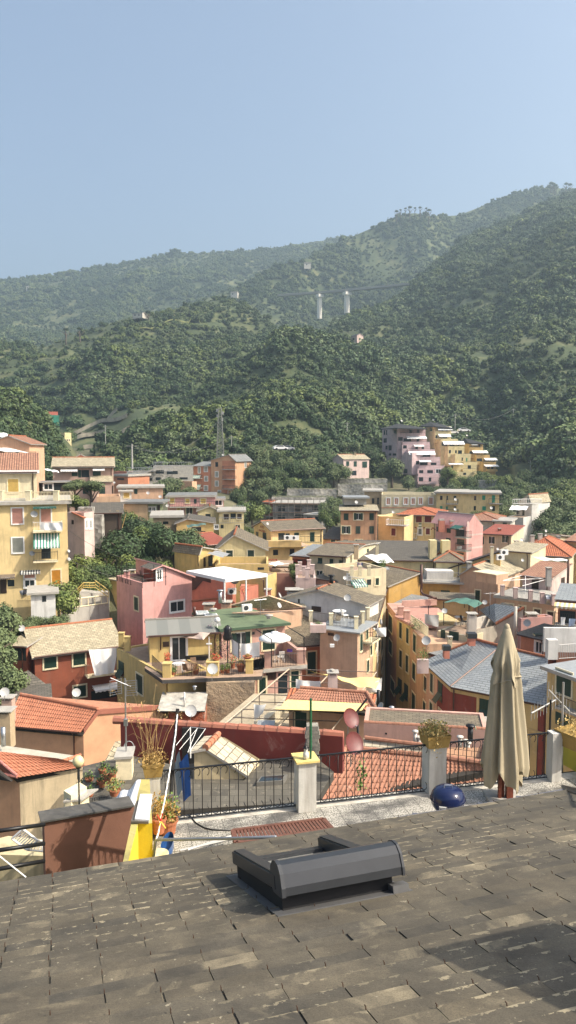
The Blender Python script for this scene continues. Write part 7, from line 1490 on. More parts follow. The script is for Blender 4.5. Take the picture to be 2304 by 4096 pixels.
for x,y0,y1,w_,hat in((285,222,322,.09,True),(313,264,325,.10,True),(609,262,345,.10,True),(648,290,350,.10,True),(668,305,360,.09,True)):pipe(r,'I',x,y0,y1,36.5,w_,plain('limed flue',(.55,.52,.46),.9,var=.25),hat)
r2,f2=house('long low pink building with mossy grey roof beyond the terracotta one','I',(-88,168,38.6),(812,37.6),2.6,'pink2',('flat',.1,R_STONE2),'',zb=-24)
q=MB();F_=f2['F'];caps(q,F_.pt(0,F_.o.z+.03,-.1),F_.pt(F_.L,F_.o.z+.03,-.1),.1,.3);q.build('edge_tiles',CLAYB,r2);dq=F_.hit('I',73,243);q=MB();F_.box(q,dq[0]-.05,dq[0]+.05,dq[1]-.05,dq[1]+.05,0,.01);q.build('vent',DRK,r2)
pipe(r2,'I',113,48,105,41,.09);pipe(r2,'I',685,182,300,36.8,.14,BLK);
chim(r2,'I',712,172,39,.6,.7,W('grey'),False);chim(r2,'I',760,140,40,.7,.9,W('offwhite'));chim(r2,'I',790,160,40.5,.5,.8,W('grey'))
q=MB();c=tat('I',684,190,36.8);q.lathe(c,[(.01,.07),(.12,.05),(.17,0),(.01,-.01)],12);q.tube([c+V(.05,0,0),c+V(.22,0,.03),c+V(.28,0,-.2)],.035,6);solo(q,'flue_cap',plain('pale green cap',(.45,.52,.36),.7),'pale green flue cap with bent white pipe','flue cap',smooth=True)
zy=-18.2;r=thing('house','low cream courtyard building carrying the iron pergola frame','house',tz('E',600,1250,zy)-Z*12)
P=[tz('E',x,y,zy)for x,y in((130,1330),(1420,1330),(1330,1040),(480,1040))];q=MB();q.face(P)
for i in range(4):q.face([V(P[i].x,P[i].y,-32),V(P[(i+1)%4].x,P[(i+1)%4].y,-32),P[(i+1)%4],P[i]])
q.build('wall',plaster('cream yard render',(.42,.35,.24),.8),r)
q=MB();a,c=tz('E',470,1290,zy+.6),tz('E',745,1040,zy+.6);u=(c-a);q.boxv(a-Z*.6,u,V(.5,.1,0),Z*.7);q.build('parapet',plain('pale parapet',(.46,.41,.30),.9,var=.2),r)
q=MB();a=tz('E',505,1310,zy+.6);q.boxv(a,V(1.1,0,0),V(0,.9,0),Z*.35);solo(q,'roof_box',ZINC,'grey sheet metal box on the courtyard roof behind the red wall','metal box')
bt=lambda x,y,Y:tat('E',x,y,Y)
IR=plain('rusty pergola iron',(.10,.075,.06),.7,var=.4);pr=thing('pergola','long rusty iron pergola frame stepping up over the courtyard','pergola',tz('E',500,1300,zy));q=MB()
a,c=bt(250,1275,43.5),bt(735,862,55);d,e=bt(735,1245,43.5),bt(1250,880,55)
for k in range(9):
 t=k/8.;L0=a.lerp(c,t);R0_=L0.copy()+V(6.6,0,-.25);q.tube([L0,R0_],.035,5)
 if k%2==0:q.tube([L0,V(L0.x,L0.y,zy-.3)],.03,5);q.tube([L0.lerp(R0_,.5),V(L0.lerp(R0_,.5).x,L0.y,zy-.3)],.03,5)
q.build('crossbar',IR,pr)['kind']='stuff'
for k in range(3):b2=MB();o=V(3.3*k,0,-.12*k);b2.tube([a+o,c+o],.045 if k else .055,5);b2.build('rafter',plain('bleached rafter',(.42,.34,.25),.9),pr)
r,f=house('peach courtyard hut with clay tile roof and green door','E',(735,1112,46.6),(1320,45.4),1.5,'peach',('sb',.42,R_TERRA),'F g 782 1172 864 1320',zb=-32,oh=.35,gut=False)
e0,e1=f['F'].pt(-.3,f['F'].o.z+.1,.4),f['F'].pt(f['F'].L+.5,f['F'].o.z+.1,.4);k=-f['F'].n*1.9+Z*.45;tilemesh(r,[e0,e1,e1+k-f['F'].u*.9,e0+k+f['F'].u*.7],CLAYB,.21,.33,.05)
q=MB();caps(q,e1+k-f['F'].u*.9+Z*.08,e1+Z*.08,.11,.35);caps(q,e0+k+f['F'].u*.7+Z*.08,e1+k-f['F'].u*.9+Z*.08,.11,.35);q.build('ridge_tiles',CLAYB,r)
chim(r,'E',1052,878,49,.62,2.0,W('palepink'));q=MB();c=tat('E',1047,866,49);q.lathe(c-Z*.1,[(.1,0),(.17,.05),(.15,.12),(.01,.13)],8);q.build('chimney_stone',CONC,r)
sail('shade_sail','front yellow shade cloth stretched over the courtyard hut','E',[(612,1152,44),(725,1078,46),(1310,1108,45.6),(1200,1172,43.6)],YLF,sag=.25);sail('shade_sail','rear yellow shade cloth behind the square chimney','E',[(885,876,52),(1395,922,50),(1368,1000,47.5),(1085,925,49)],YLF,sag=.3)
laundry('laundry','wide white sheets drying behind the clay tile hut','E',[(785,935),(965,948),(960,1012),(785,1018)],49.5,WHF);laundry('laundry','white shirt hanging in the iron pergola','E',[(480,1118),(570,1114),(545,1180),(485,1245)],46,WHF);laundry('laundry','white cloths drying by the alley behind the rear yellow cloth','E',[(1290,990),(1410,925),(1405,1020),(1300,1040)],49,WHF)
pipe(pr,'E',1383,1015,1160,43,.1,BLK,False)
dish('rust stained white dish at the foot of the alley','E',1408,1135,42.5,33,-70)
q=MB();c=tat('H',905,175,27.3)
for k in range(9):w_=.22+.03*((k*7)%3);q.box(c.x-w_,c.x+w_,c.y-.2,c.y+.2,c.z-.16*(k+1),c.z-.16*k-.012)
solo(q,'chimney_stack',plain('piled grey stones',(.26,.24,.20),.95,var=.3,bmp=.5),'weathered chimney of piled grey slabs behind the green pole','chimney')
dish('upper of two dull red satellite dishes behind the railing','H',1165,130,26.5,74,42,True);dish('lower of two dull red satellite dishes behind the railing','H',1186,310,26,84,42,True)
q=MB();q.tube([tat('H',1225,90,27),tat('H',1245,380,26.5)],.05,6);q.tube([tat('H',1200,120,26.8),tat('H',1300,-10,27)],.04,5);solo(q,'dish_pole',BLK,'black tube carrying the two dull red dishes','pole')
q=MB();h_=tat('G',1440,200,20);
for pp in((tat('G',1270,335,19),tat('G',1382,196,20.5)),(tat('G',1300,360,18.7),tat('G',1430,205,20)),(tat('G',1360,380,18.3),tat('H',70,205,19.5)),(tat('H',15,372,18.3),tat('H',130,208,19.8)),(tat('G',1382,196,20.5),tat('H',130,208,19.8))):q.tube(pp,.008,4)
q.tube([tat('H',20,205,20),tat('H',22,420,20)],.02,5);solo(q,'clothes_dryer',WHT,'white folding clothes dryer frame above the blue towel','drying rack')
laundry('towel','bright blue towel hanging behind the left end of the railing','G',[(1296,455),(1360,385),(1360,700),(1305,752)],(15.2,15.0),plain('blue towel',(.045,.14,.42),.95),'towel',sag=0);laundry('towel','faded grey striped towel left of the blue one','G',[(1252,470),(1304,365),(1306,640),(1262,724)],(15.4,15.2),stripes('grey striped towel',(.33,.38,.40),(.22,.27,.30),14,0),'towel',sag=0)
sail('striped_cloth','white and grey striped cloth spread on lines behind the brown wall','G',[(798,722,16),(1042,560,17),(972,752,14.5),(800,776,14.8)],stripes('white and grey striped cloth',(.66,.67,.68),(.42,.45,.5),9,0),'cloth',.02)
for k,(x,y,lb)in enumerate(((602,640,'leftmost potted plant of the yard rows'),(645,588,'potted plant at the back left of the yard rows'),(690,655,'potted plant in the front middle of the yard rows'),(745,520,'potted plant at the very back of the yard rows'),(740,610,'potted plant in the middle of the yard rows'),(785,580,'potted plant right of the middle in the yard rows'),(815,545,'potted plant at the right end of the yard rows'),(645,700,'single small pot in front of the yard rows'))):
 potplant(lb,'G',x,y+18,26.2-k*.2,.15,.2,.2,.2,'og',60,leaf=.045)
for k,((x0,y0),(x1,y1),lb)in enumerate((((610,665),(705,580),'left long terracotta trough of the yard plants'),((700,580),(790,505),'rear long terracotta trough of the yard plants'),((640,690),(720,650),'front terracotta trough of the yard plants'),((720,650),(795,590),'right terracotta trough of the yard plants'))):
 a,c=tat('G',x0,y0,25.4),tat('G',x1,y1,26.4);q=MB();q.boxv(a-Z*.2,c-a,V(.2,.12,0),Z*.2);solo(q,'plant_trough',TCP,lb,'planter')
potplant('bushy flowering plant in a terracotta pot at the yard edge','G',830,690,24.5,.2,.22,.3,.28,'gd',200,leaf=.04)
q=MB();a,c=tat('G',612,700,24.2),tat('G',790,690,24.8);solo(railbars([a-Z*.8,c-Z*.8],.75,.09,.008),'iron_fence',BLK,'low black iron fence below the yard plants','fence')
q=MB();a=tat('G',470,740,20.5);q.boxv(a-Z*2,V(.18,0,0),V(.35,.6,0),Z*2);q.boxv(a+V(.18,0,-2),V(.3,.55,0),V(-.3,.3,0),Z*2.2,0);q.boxv(a-V(.04,.04,-.0),V(.5,.1,0),V(.3,.7,0),Z*.05,1);solo(q,'wall_pier',[CRM,CONC],'cream corner pier with grey coping beside the globe lamp','pier')
c=tat('G',567,445,18);rr=thing('street_lamp','globe lamp on a dark post between the stained house and the pots','street lamp',V(c.x,c.y,c.z-3));q=MB();q.lathe(c,[(.005,.147),(.06,.135),(.115,.09),(.147,0),(.115,-.09),(.06,-.135),(.005,-.147)],20);q.build('globe',plain('yellowed globe',(.62,.55,.30),.35),rr,smooth=True)
q=MB();q.tube([c-Z*3,c-Z*.5,c-Z*.45,c-Z*.14],[.028,.02,.035,.03],8);q.lathe(c-Z*.15,[(.02,-.05),(.07,0),(.02,.01)],10);q.build('post',DGRY,rr)
a,c=tat('G',320,880,12.7),tat('G',972,764,13.4);r=thing('boundary_wall','smooth brown wall with slate coping left of the yellow wall','wall',V((a.x+c.x)/2,13,-16));quadwall(r,[a,c],-16,plaster('smooth brown render',(.21,.10,.065),.12),th=.3)
q=MB();u=(c-a);n_=V(-u.y,u.x,0).normalized();q.boxv(a-n_*.06+Z*.003-u.normalized()*.06,u*1.03,n_*.42,Z*.03);q.build('coping',plain('slate coping',(.08,.076,.068),.8,var=.4,scale=3),r)
YW=plaster('bright yellow render',(.66,.50,.025),.35,(.30,.24,.05));MOSS=plaster('mossy yellow wall top',(.42,.36,.12),1.0,(.12,.11,.07))
r=thing('parapet_wall','bright yellow parapet wall carrying a white marble slab','wall',tat('G',1050,1100,10.2)-Z*2)
n0,n1,f1_,f0_=tat('G',1000,893,10.2),tat('G',1103,893,10.2),tat('G',1084,575,12.2),tat('G',1030,575,12.2);q=MB();zb3=-13
dn=[V(p.x,p.y,zb3)for p in(n0,n1,f1_,f0_)];tp_=[n0,n1,f1_,f0_]
for i in range(4):q.face([dn[i],dn[(i+1)%4],tp_[(i+1)%4],tp_[i]])
q.face(tp_,1);g0,g1=tat('G',888,1185,8.6),tat('G',925,1185,8.6);m0=tat('G',950,893,10.2)
q.face([g0,g1,n0,m0],1);q.face([V(g1.x,g1.y,zb3),V(n0.x,n0.y,zb3),n0,g1]);q.face([V(g0.x,g0.y,zb3),V(g1.x,g1.y,zb3),g1,g0]);q.face([V(m0.x,m0.y,zb3),V(g0.x,g0.y,zb3),g0,m0]);q.face([m0,n0,f0_,f0_-V(.02,0,0)],1);q.build('wall',[YW,MOSS],r)
def plank(name,pts,th,mat,label,cat):
 P=[tat('G',*p)for p in pts];q=MB();q.face(P);q.face([p-Z*th for p in P][::-1])
 for i in range(4):q.face([P[i]-Z*th,P[(i+1)%4]-Z*th,P[(i+1)%4],P[i]])
 return solo(q,name,mat,label,cat)
plank('wooden_board',[(948,878,10.15),(1075,884,10.15),(1085,690,11.4),(1000,695,11.4)],.03,plain('dark board',(.10,.085,.07),.8),'dark board lying under the white marble slab','board');plank('marble_slab',[(976,858,10.2),(1080,868,10.2),(1104,680,11.45),(1016,680,11.45)],.05,plain('dirty marble',(.60,.61,.60),.5,var=.2,scale=5),'white marble slab lying on top of the yellow wall','slab')
P0_=post(147,161,828,776.5,'pale post under the planter of tall dry grass');
pr,pc,pk=planter(P0_,'ochre planter full of tall dry grass at the left end of the railing')
q=MB();rnd=random.Random(21);bush(q,pc+Z*.05,.26,.24,.14,380,.026,rnd,0)
for k in range(22):
 a=rnd.uniform(0,6.28);s=rnd.uniform(.1,.55);h=rnd.uniform(.5,1.45);p0=pc+V(rnd.uniform(-.15,.15),rnd.uniform(-.1,.1),-.02);p1=p0+V(math.cos(a)*s,math.sin(a)*s*.6,h);m_=p0.lerp(p1,.5)+V(0,0,.1)
 q.tube([p0,m_,p1,p1+V(math.cos(a)*.1,0,-.05)],[.004,.003,.002,.0015],3,1,cap=False)
 if k%2:bush(q,p1+V(math.cos(a)*.05,0,-.03),.06,.04,.07,9,.018,rnd,1)
q.build('dry_grass',[DRYL,DRYM],pr)
potplant('large terracotta pot with half dry plant beside the railing','G',1215,985,12.2,.17,.3,.2,.34,'dg',420,leaf=.03);potplant('second terracotta pot half hidden behind the rope pole','G',1150,960,12.0,.13,.26,.14,.38,'dd',140,leaf=.025)
q=MB();c=tat('G',1212,1090,11.2);q.grid(lambda u,v:c+V(.09*math.cos(math.pi*(u-.5)*2)*(1-.0*v),.32*math.sin(math.pi*(u-.5)*2),.14*v)*1,16,2);q.face([c+V(.09*math.cos(t*.4),.32*math.sin(t*.4),.02)for t in range(16)]);solo(q,'plastic_trough',plain('blue plastic',(.02,.07,.20),.3),'blue plastic trough lying on the terrace by the pots','trough',smooth=True)
q=MB();q.lathe(tat('G',1150,1120,10.6)-Z*.1,[(.14,0),(.15,.05),(.15,.12),(.13,.13),(.01,.05)],16);solo(q,'enamel_bowl',plain('cream and blue enamel',(.5,.46,.3),.4,var=.4),'cream and blue bowl at the edge of the slate roof','bowl',smooth=True)
q=MB();q.tube([tat('G',1287,62,13),tat('G',1262,330,12.8),tat('G',1238,680,12.5)],.032,7);pr2=solo(q,'clothes_pole',BLK,'black pole wrapped in white rope leaning at the left end of the railing','pole')
q=MB();pts=[tat('G',x,y,Y)for x,y,Y in((1284,105,12.9),(1272,240,12.6),(1248,400,12.3),(1222,560,12.0),(1190,740,11.6),(1165,860,11.3),(1148,960,11.0),(1128,1020,10.8))]
dense=[pts[0].lerp(pts[1],0)];
for p0,p1 in zip(pts,pts[1:]):
 for k in range(1,9):dense.append(p0.lerp(p1,k/8)+V(.003*math.sin(k*2.4),0,0))
q.tube(dense,[.010+.003*(i%2)for i in range(len(dense))],6);q.build('rope',WHF,pr2)
q=MB();c=tat('G',1165,880,11.1)
for dx,dz,m_ in((-.05,.12,0),(.03,.14,0),(-.02,-.06,1),(.08,-.1,1),(.0,.05,0)):q.tube([c,c+V(dx,-.02,dz)],.009,4,m_)
q.build('clothes_peg',[plain('red peg',(.5,.03,.03),.5),plain('yellow peg',(.7,.5,.05),.5)],pr2)
q=MB();rp_=[tat('G',1112,1135,10.2),tat('G',1128,1018,10.2),tat('G',1140,1012,10.2),tat('H',400,1001,9.6),tat('H',640,992,9.2)];q.tube(rp_,.022,7);solo(q,'grey_handrail',plain('grey painted tube',(.20,.22,.25),.4,.3),'thin grey tube handrail in front of the slatted bench','handrail',smooth=True)
q=MB();q.tube([tz('H',0,1085,FZ+.1),tz('H',315,985,FZ+.1)],.02,5);q.tube([tz('H',-60,1090,FZ+.1),tz('H',300,1010,FZ+.1)],.02,5);solo(q,'rods',SLF,'two white rods lying on the terrazzo floor','rods')
q=MB();q.tube([tz('H',x,y,FZ+.012)for x,y in((10,830),(60,890),(120,925),(180,940),(330,946))],.012,5);solo(q,'garden_hose',BLK,'thin black hose lying across the terrace floor','hose',smooth=True)
r=thing('slatted_bench','low red brown slatted wooden bench at the roof edge','bench',tz('H',680,960,FZ));zb4=FZ+.42
c0,c1,c2,c3=[tz('H',x,y,zb4)for x,y in((352,1030),(1052,930),(985,856),(326,940))];BW=plain('red brown hardwood',(.13,.055,.035),.5,var=.35,scale=14,bmp=.2)
q=MB();n_=27
for k in range(n_):a,b_=(k+.12)/n_,(k+.84)/n_;P=[c0.lerp(c1,a),c0.lerp(c1,b_),c3.lerp(c2,b_),c3.lerp(c2,a)];P=[P[0].lerp(P[3],.08),P[1].lerp(P[2],.08),P[1].lerp(P[2],.92),P[0].lerp(P[3],.92)];q.face(P);q.face([p-Z*.025 for p in P][::-1]);[q.face([P[i]-Z*.025,P[(i+1)%4]-Z*.025,P[(i+1)%4],P[i]])for i in range(4)]
q.build('seat_slats',BW,r);q=MB()
for a,b_ in((c0,c1),(c3,c2),(c0,c3),(c1,c2)):
 w_=(b_-a).normalized().cross(Z)*.03;q.boxv(a-w_-Z*.06,b_-a,w_*2,Z*.065)
q.build('frame',BW,r)
for p in(c0,c1,c2,c3):q=MB();q.boxv(V(p.x,p.y,FZ),V(.05,0,0),V(0,.05,0),Z*.4);q.build('leg',BW,r)
q=MB();g_=tat('H',891,800,13.0);tp0=tat('H',893,-12,13.0);q.tube([V(tp0.x,tp0.y,g_.z),V(tp0.x,tp0.y,g_.z+1.25),tp0-Z*.9,tp0],[.02,.02,.026,.02],8)
for h in(.12,.62):q.lathe(V(tp0.x,tp0.y,g_.z+h),[(.03,-.02),(.034,0),(.03,.02)],8)
solo(q,'green_pole',plain('green painted pole',(.012,.10,.045),.4),'tall green pole clamped to the yellow capped post','pole')
c=PST1[1]+TU*PST1[2]*.45+TH_*.06+Z*.04;q=thing('garden_figure','small snowman figurine with black hat on the yellow capped post','figurine',c);b=MB();b.lathe(c,[(.03,0),(.05,.02),(.06,.07),(.045,.13),(.03,.145),(.036,.17),(.034,.2),(.01,.22)],14);b.build('body',plain('glazed white figure',(.55,.55,.5),.3,var=.4,scale=30),q,smooth=True);b=MB();b.lathe(c+Z*.2,[(.01,.005),(.055,.005),(.055,.012),(.03,.014),(.028,.055),(.01,.06)],12);b.build('hat',BLK,q,smooth=True)
c=tat('I',520,712,12.1);r=thing('kettle_barbecue','dark blue enamel kettle barbecue on the terrace','barbecue',V(c.x,c.y,FZ));NAVY=plain('navy enamel',(.008,.014,.055),.12,var=.05)
b=MB();b.lathe(c,[(.288,0),(.285,.03),(.27,.085),(.235,.14),(.18,.18),(.10,.205),(.02,.213),(.001,.213)],36);b.build('lid',NAVY,r,smooth=True);lid=r.children[-1]if r.children else None
lid=[o for o in r.children if o.name.startswith('lid')][0]
b=MB();b.lathe(c,[(.295,.004),(.30,-.006),(.288,-.016),(.285,-.05),(.26,-.12),(.20,-.2),(.10,-.24),(.001,-.245)],36);b.build('bowl',NAVY,r,smooth=True)
b=MB();b.tube([c+V(-.07,-.03,.2),c+V(-.065,-.03,.245),c+V(.06,-.03,.245),c+V(.065,-.03,.2)],.009,6);b.build('handle',GALV,lid)
b=MB();vc=c+V(.14,-.10,.155);vn=V(.35,-.3,.9).normalized();M=vn.to_track_quat('Z','Y').to_matrix();b.lathe(vc,[(.001,.012),(.05,.012),(.052,.0)],18,0,M)
for k in range(5):b.lathe(vc+M@V(.03*math.cos(k*1.256),.03*math.sin(k*1.256),.0125),[(.009,.0005),(.001,.001)],8,1,M)
b.build('vent',[GALV,BLK],lid)
b=MB();b.boxv(c+V(-.20,-.27,-.035),V(.12,-.03,-.0),V(0,-.04,0),V(0,0,.03));b.tube([c+V(-.19,-.25,-.03),c+V(-.19,-.28,-.16)],.006,5);b.tube([c+V(-.1,-.27,-.03),c+V(-.1,-.3,-.16)],.006,5);b.build('side_handle',SLF,r)
for k in range(3):a_=k*2.09+.5;b=MB();b.tube([c+V(.17*math.cos(a_),.17*math.sin(a_),-.18),V(c.x+.3*math.cos(a_),c.y+.3*math.sin(a_),FZ)],.012,6);b.build('leg',GALV,r)
c=tat('P',507,626,13.4);r=thing('closed_parasol','big closed beige parasol standing tied up on the terrace','parasol',V(c.x,c.y,FZ));PAR=plaster('beige parasol cloth',(.36,.31,.21),.25,(.30,.27,.20),.95)
H_=tat('P',507,778,13.4).z-c.z;H_=-H_
prof=[(0,.03),(.02,.07),(.06,.10),(.12,.14),(.22,.195),(.32,.225),(.42,.235),(.55,.265),(.7,.305),(.85,.35),(.93,.37),(1.0,.36)]
def canopy(th,t):
 R_=pl(prof,t);f_=sm(.08,.3,t)
 a_=th;w_=.22*math.sin(8*a_+1.2*math.sin(3*a_))+.08*math.sin(17*a_+2)+.05*math.sin(5*a_+t*6)
 rr=R_*(1+w_*f_*1.0);tw=.25*t
 tie=1-.13*math.exp(-((t-.30)/.035)**2)
 z_=-H_*t
 if t>.9:z_+=-.16*(t-.9)/.1*(math.sin(4*a_+1)+.5*math.sin(9*a_))
 return c+V(rr*tie*math.cos(a_+tw)+.05*t*0-.0,rr*tie*.85*math.sin(a_+tw),z_)
b=MB();b.grid(lambda u,v:canopy(u*2*math.pi,v),150,60);b.build('canopy',PAR,r,smooth=True)
def flap(th,t):p=canopy(th,.06+t*(.24+.08*math.sin(4*th)));d=V(p.x-c.x,p.y-c.y,0);return p+d*(.05+.09*t+.07*math.sin(5*th+2)*t)
b=MB();b.grid(lambda u,v:flap(u*2*math.pi,v),100,12);b.lathe(c,[(.001,.05),(.04,.03),(.055,-.02),(.05,-.06)],14);b.build('canopy_flap',PAR,r,smooth=True)
b=MB();pts=[canopy(t*2*math.pi/40,.33)*1.0 for t in range(41)];b.tube([p+V(p.x-c.x,p.y-c.y,0)*.08-Z*(.05+.08*math.sin(i/40*6.28-1))for i,p in enumerate(pts)],.016,5);b.build('tie',PAR,r,smooth=True)
b=MB();b.tube([c-Z*.1,V(c.x,c.y,FZ+.05)],.03,8);b.box(c.x-.1,c.x-.04,c.y-.06,c.y,FZ,FZ+.8);b.box(c.x+.05,c.x+.17,c.y-.08,c.y+.05,FZ+.02,FZ+.85);b.build('pole',plain('rust red post',(.16,.04,.02),.6,.2,var=.4),r)
b=MB();b.box(c.x-.3,c.x+.3,c.y-.3,c.y+.3,FZ+.004,FZ+.06);b.build('base',CONC,r)
a,c2=tat('I',1352,275,15.0),tat('I',1600,640,11.5);r=thing('boundary_wall','yellow wall at the right end of the terrace','wall',V(a.x+.5,14,FZ));q=MB();t0=a;t1=V(a.x+1.6,a.y-4.5,a.z+.0)
q.face([V(t0.x,t0.y,FZ),V(t1.x,t1.y,FZ),t1,t0]);q.face([t0,t1,t1+V(.3,.1,0),t0+V(.3,.1,0)]);q.face([V(t0.x,t0.y,FZ),t0,t0+V(.3,.1,0),V(t0.x+.3,t0.y+.1,FZ)]);q.face([V(t0.x+.3,t0.y+.1,FZ),t0+V(.3,.1,0),t1+V(.3,.1,0),V(t1.x+.3,t1.y+.1,FZ)]);q.build('wall',plaster('olive yellow render',(.50,.42,.05),.3),r)
pc=tat('I',1452,215,14.2);r=thing('square_planter','ochre planter of dead flowers at right edge','planter',pc-Z*.4);q=MB();M=Matrix.Rotation(.5,3,'Z');lo=[pc+M@V(x*.22,y*.22,-.34)for x,y in((-1,-1),(1,-1),(1,1),(-1,1))];hi=[pc+M@V(x*.3,y*.3,-.02)for x,y in((-1,-1),(1,-1),(1,1),(-1,1))]
for i in range(4):q.face([lo[i],lo[(i+1)%4],hi[(i+1)%4],hi[i]])
q.face(lo[::-1]);q.face([p-Z*.04 for p in hi]);q.build('box',MATS['plaster stained ochre planter']if 'plaster stained ochre planter' in MATS else MATS['stained ochre planter'],r);q=MB();bush(q,pc+Z*.08,.33,.33,.16,300,.026,rnd,0);q.build('plant',MATS['dead flower heads'],r)
q=MB();P=[tat('I',x,y,Y)for x,y,Y in((1340,612,9.3),(1560,660,7.8),(1560,720,7.6),(1350,640,9.0))];q.face(P);q.face([p-Z*.02 for p in P][::-1]);solo(q,'metal_sheet',DGRY,'dark metal sheet lying at the right roof corner','metal sheet')
def yagi(label,x,yt,yb,Y,boom,el,mat):
 c=tat('F',x,yt,Y);e=tat('F',x,yb,Y);rr=thing('tv_aerial',label,'aerial',V(c.x,c.y,e.z));q=MB();q.tube([V(c.x,c.y,e.z),c],.022,6);q.build('mast',mat,rr)
 p0,p1=tat('F',*boom[0]),tat('F',*boom[1]);q=MB();q.tube([p0,p1],.016,6);d=(p1-p0).normalized();n_=d.cross(Z).normalized()
 for k in range(el):p=p0.lerp(p1,k/(el-1));s=.16+.05*(k/el);q.tube([p-Z*s,p+Z*s],.005,4);
 q.build('elements',SLF,rr)
yagi('aerial on a black mast just left of the right post',1266,1085,1340,15.3,((1125,1182,15),(1302,1085,15.6)),9,BLK);yagi('aerial on a grey mast at the right end of the terrace',1358,958,1345,14.6,((1250,1012,14.5),(1402,1172,14.8)),7,GALV)
q=MB();q.tube([tat('I',1348,300,14.7),tat('I',1348,590,14.7)],.02,6);solo(q,'conduit',GALV,'grey conduit running down the right white post','pipe')
potplant('small weed growing from the gutter behind the railing','H',1255,650,15.3,0,0,.12,.55,'gg',60,'weed',.045)
r=thing('balcony','stained cream balcony slab at the lower left corner','balcony',tat('G',150,1200,14));P=[tz('G',x,y,-7.9)for x,y in((-260,1112),(324,1130),(324,1010),(60,985),(-260,1060))];q=MB();q.face(P);
for i in range(5):q.face([P[i]-Z*6,P[(i+1)%5]-Z*6,P[(i+1)%5],P[i]])
q.build('slab',plaster('stained cream slab',(.56,.47,.28),1.0,(.16,.13,.08)),r)
for k,(y0,y1)in enumerate(((947,902),(1088,1040),(1224,1166))):q=MB();q.tube([tat('G',-30,y0+4,11.6),tat('G',322,y1,12.2)],.036,8);solo(q,'black_pipe_rail',BLK,('uppermost of three black pipe rails at the lower left','middle of three black pipe rails at the lower left','lowest of three black pipe rails at the lower left')[k],'handrail',smooth=True)
q=MB();q.tube([tat('G',-20,1118,11.3),tat('G',188,1284,11.3)],.012,5);solo(q,'white_rod',WHT,'thin white rod crossing the lowest black rail','rod')
r=thing('sun_lounger','folded white plastic lounger on the stained cream balcony','lounger',tat('G',180,1040,13.6));a,b_,c,d=[tat('G',x,y,13.4)for x,y in((86,1005),(165,935),(272,1018),(198,1086))];q=MB()
for p0,p1 in((a,b_),(b_,c),(c,d),(d,a)):q.tube([p0,p1],.022,6)
for k in range(1,8):q.tube([a.lerp(d,k/8),b_.lerp(c,k/8)],.011,4)
q.build('backrest',WHT,r);q=MB();e,g_=tat('G',322,1024,14),tat('G',322,1096,13.6)
for p0,p1 in((c,e),(d,g_),(c,d)):q.tube([p0,p1],.02,5)
for k in range(1,7):q.tube([c.lerp(e,k/6),d.lerp(g_,k/6)],.01,4)
q.build('seat',WHT,r)
dish('small white dish at the corner of the alley terrace','E',1138,205,75,14,15)if False else None
T_=tree
rnd=random.Random(40)
def grove(t,pts,label,group,kinds='dob'):
 K=dict(d='dark',o='olive',b='bright',p='olive2',r='round')
 for(x,y,Y,r_)in pts:T_(t,x,y,Y,r_*2.1,r_,K[kinds[rnd.randrange(len(kinds))]],label,group)
grove('A',[(560,1010,92,2.6),(640,1050,90,2.8),(760,1080,88,2.6),(870,1060,90,2.6),(960,1100,88,2.4),(560,1120,84,2.4),(660,1170,84,2.4),(770,1180,84,2.2),(900,1180,84,2.2),(1060,1130,88,2.2),(1150,1150,88,2.0),(620,1250,80,1.8),(720,1280,80,1.7),(530,1040,96,2.2),(1010,1040,92,2.2),(540,1200,80,1.8)],'dense dark green fruit tree in the garden behind the pink house','trees of the garden behind the pink house','dbdr')
grove('A',[(1080,900,98,3.0),(1000,840,104,3.0),(930,800,108,2.8),(1130,880,102,2.4),(820,760,108,2.6),(730,740,110,2.4),(1050,960,95,2.4)],'leafy green tree between the garden and the flat roofed houses','trees of the upper garden','bdb')
T_('A',880,935,90,7,3.4,'dark','biggest round dark tree in the middle of the garden');T_('A',1240,905,92,6,3.3,'round','round dark tree right of the big one in front of the ochre house');T_('A',1400,925,96,4,2.4,'olive','grey olive tree right of the two round dark ones')
T_('A',545,570,98,5,2.0,'olive','left of two umbrella shaped olive trees in front of the pink villa',squash=.55);T_('A',655,575,98,5,2.1,'olive','right of two umbrella shaped olive trees in front of the pink villa',squash=.55)
T_('A',465,1310,72,4.2,2.3,'bright','big ivy covered bush in front of the yellow building',name='shrub',cat='shrub');T_('A',420,1370,71,3,1.5,'bright','lower ivy bush beside the whitewashed shed',name='shrub',cat='shrub')
T_('A',560,680,96,2.6,1.6,'bright','bright green bush on the terrace edge beside the cream storey',name='shrub',cat='shrub')
grove('A',[(500,870,96,1.8),(540,900,94,1.8),(500,920,90,1.6)],'small dark tree beside the pale pink cottage','trees beside the pale pink cottage','d')
grove('D',[(-60,430,64,2.4),(20,400,66,2.2),(-60,600,60,2.2),(-60,700,60,2.0),(-60,800,57,2.4),(-20,520,63,2.0),(20,830,57,2.0),(80,470,67,1.5),(230,480,68.5,1.3),(300,490,68.5,1.3),(370,480,68.5,1.3),(440,470,69,1.2),(150,500,67,1.2)],'tall grey green reeds and bamboo at the left edge','reed clumps at the left edge','oop')
grove('C',[(960,660,165,3.2),(1030,640,170,3.2),(1100,640,175,3.4),(1180,650,175,3.2),(1260,690,160,3.4),(1330,700,155,3.6),(1400,720,150,3.8),(1230,760,145,3.4),(1300,780,140,3.6),(1370,800,138,3.6),(1440,800,136,3.8),(1200,850,132,3.2),(1290,880,128,3.2),(1370,890,128,3.2),(1440,880,128,3.4),(1250,930,122,2.8),(920,720,155,2.6),(930,780,150,2.6),(1330,950,120,2.8),(1420,960,118,2.8)],'grey green olive tree on the steep slope at the right edge','olive trees of the right slope','oop')
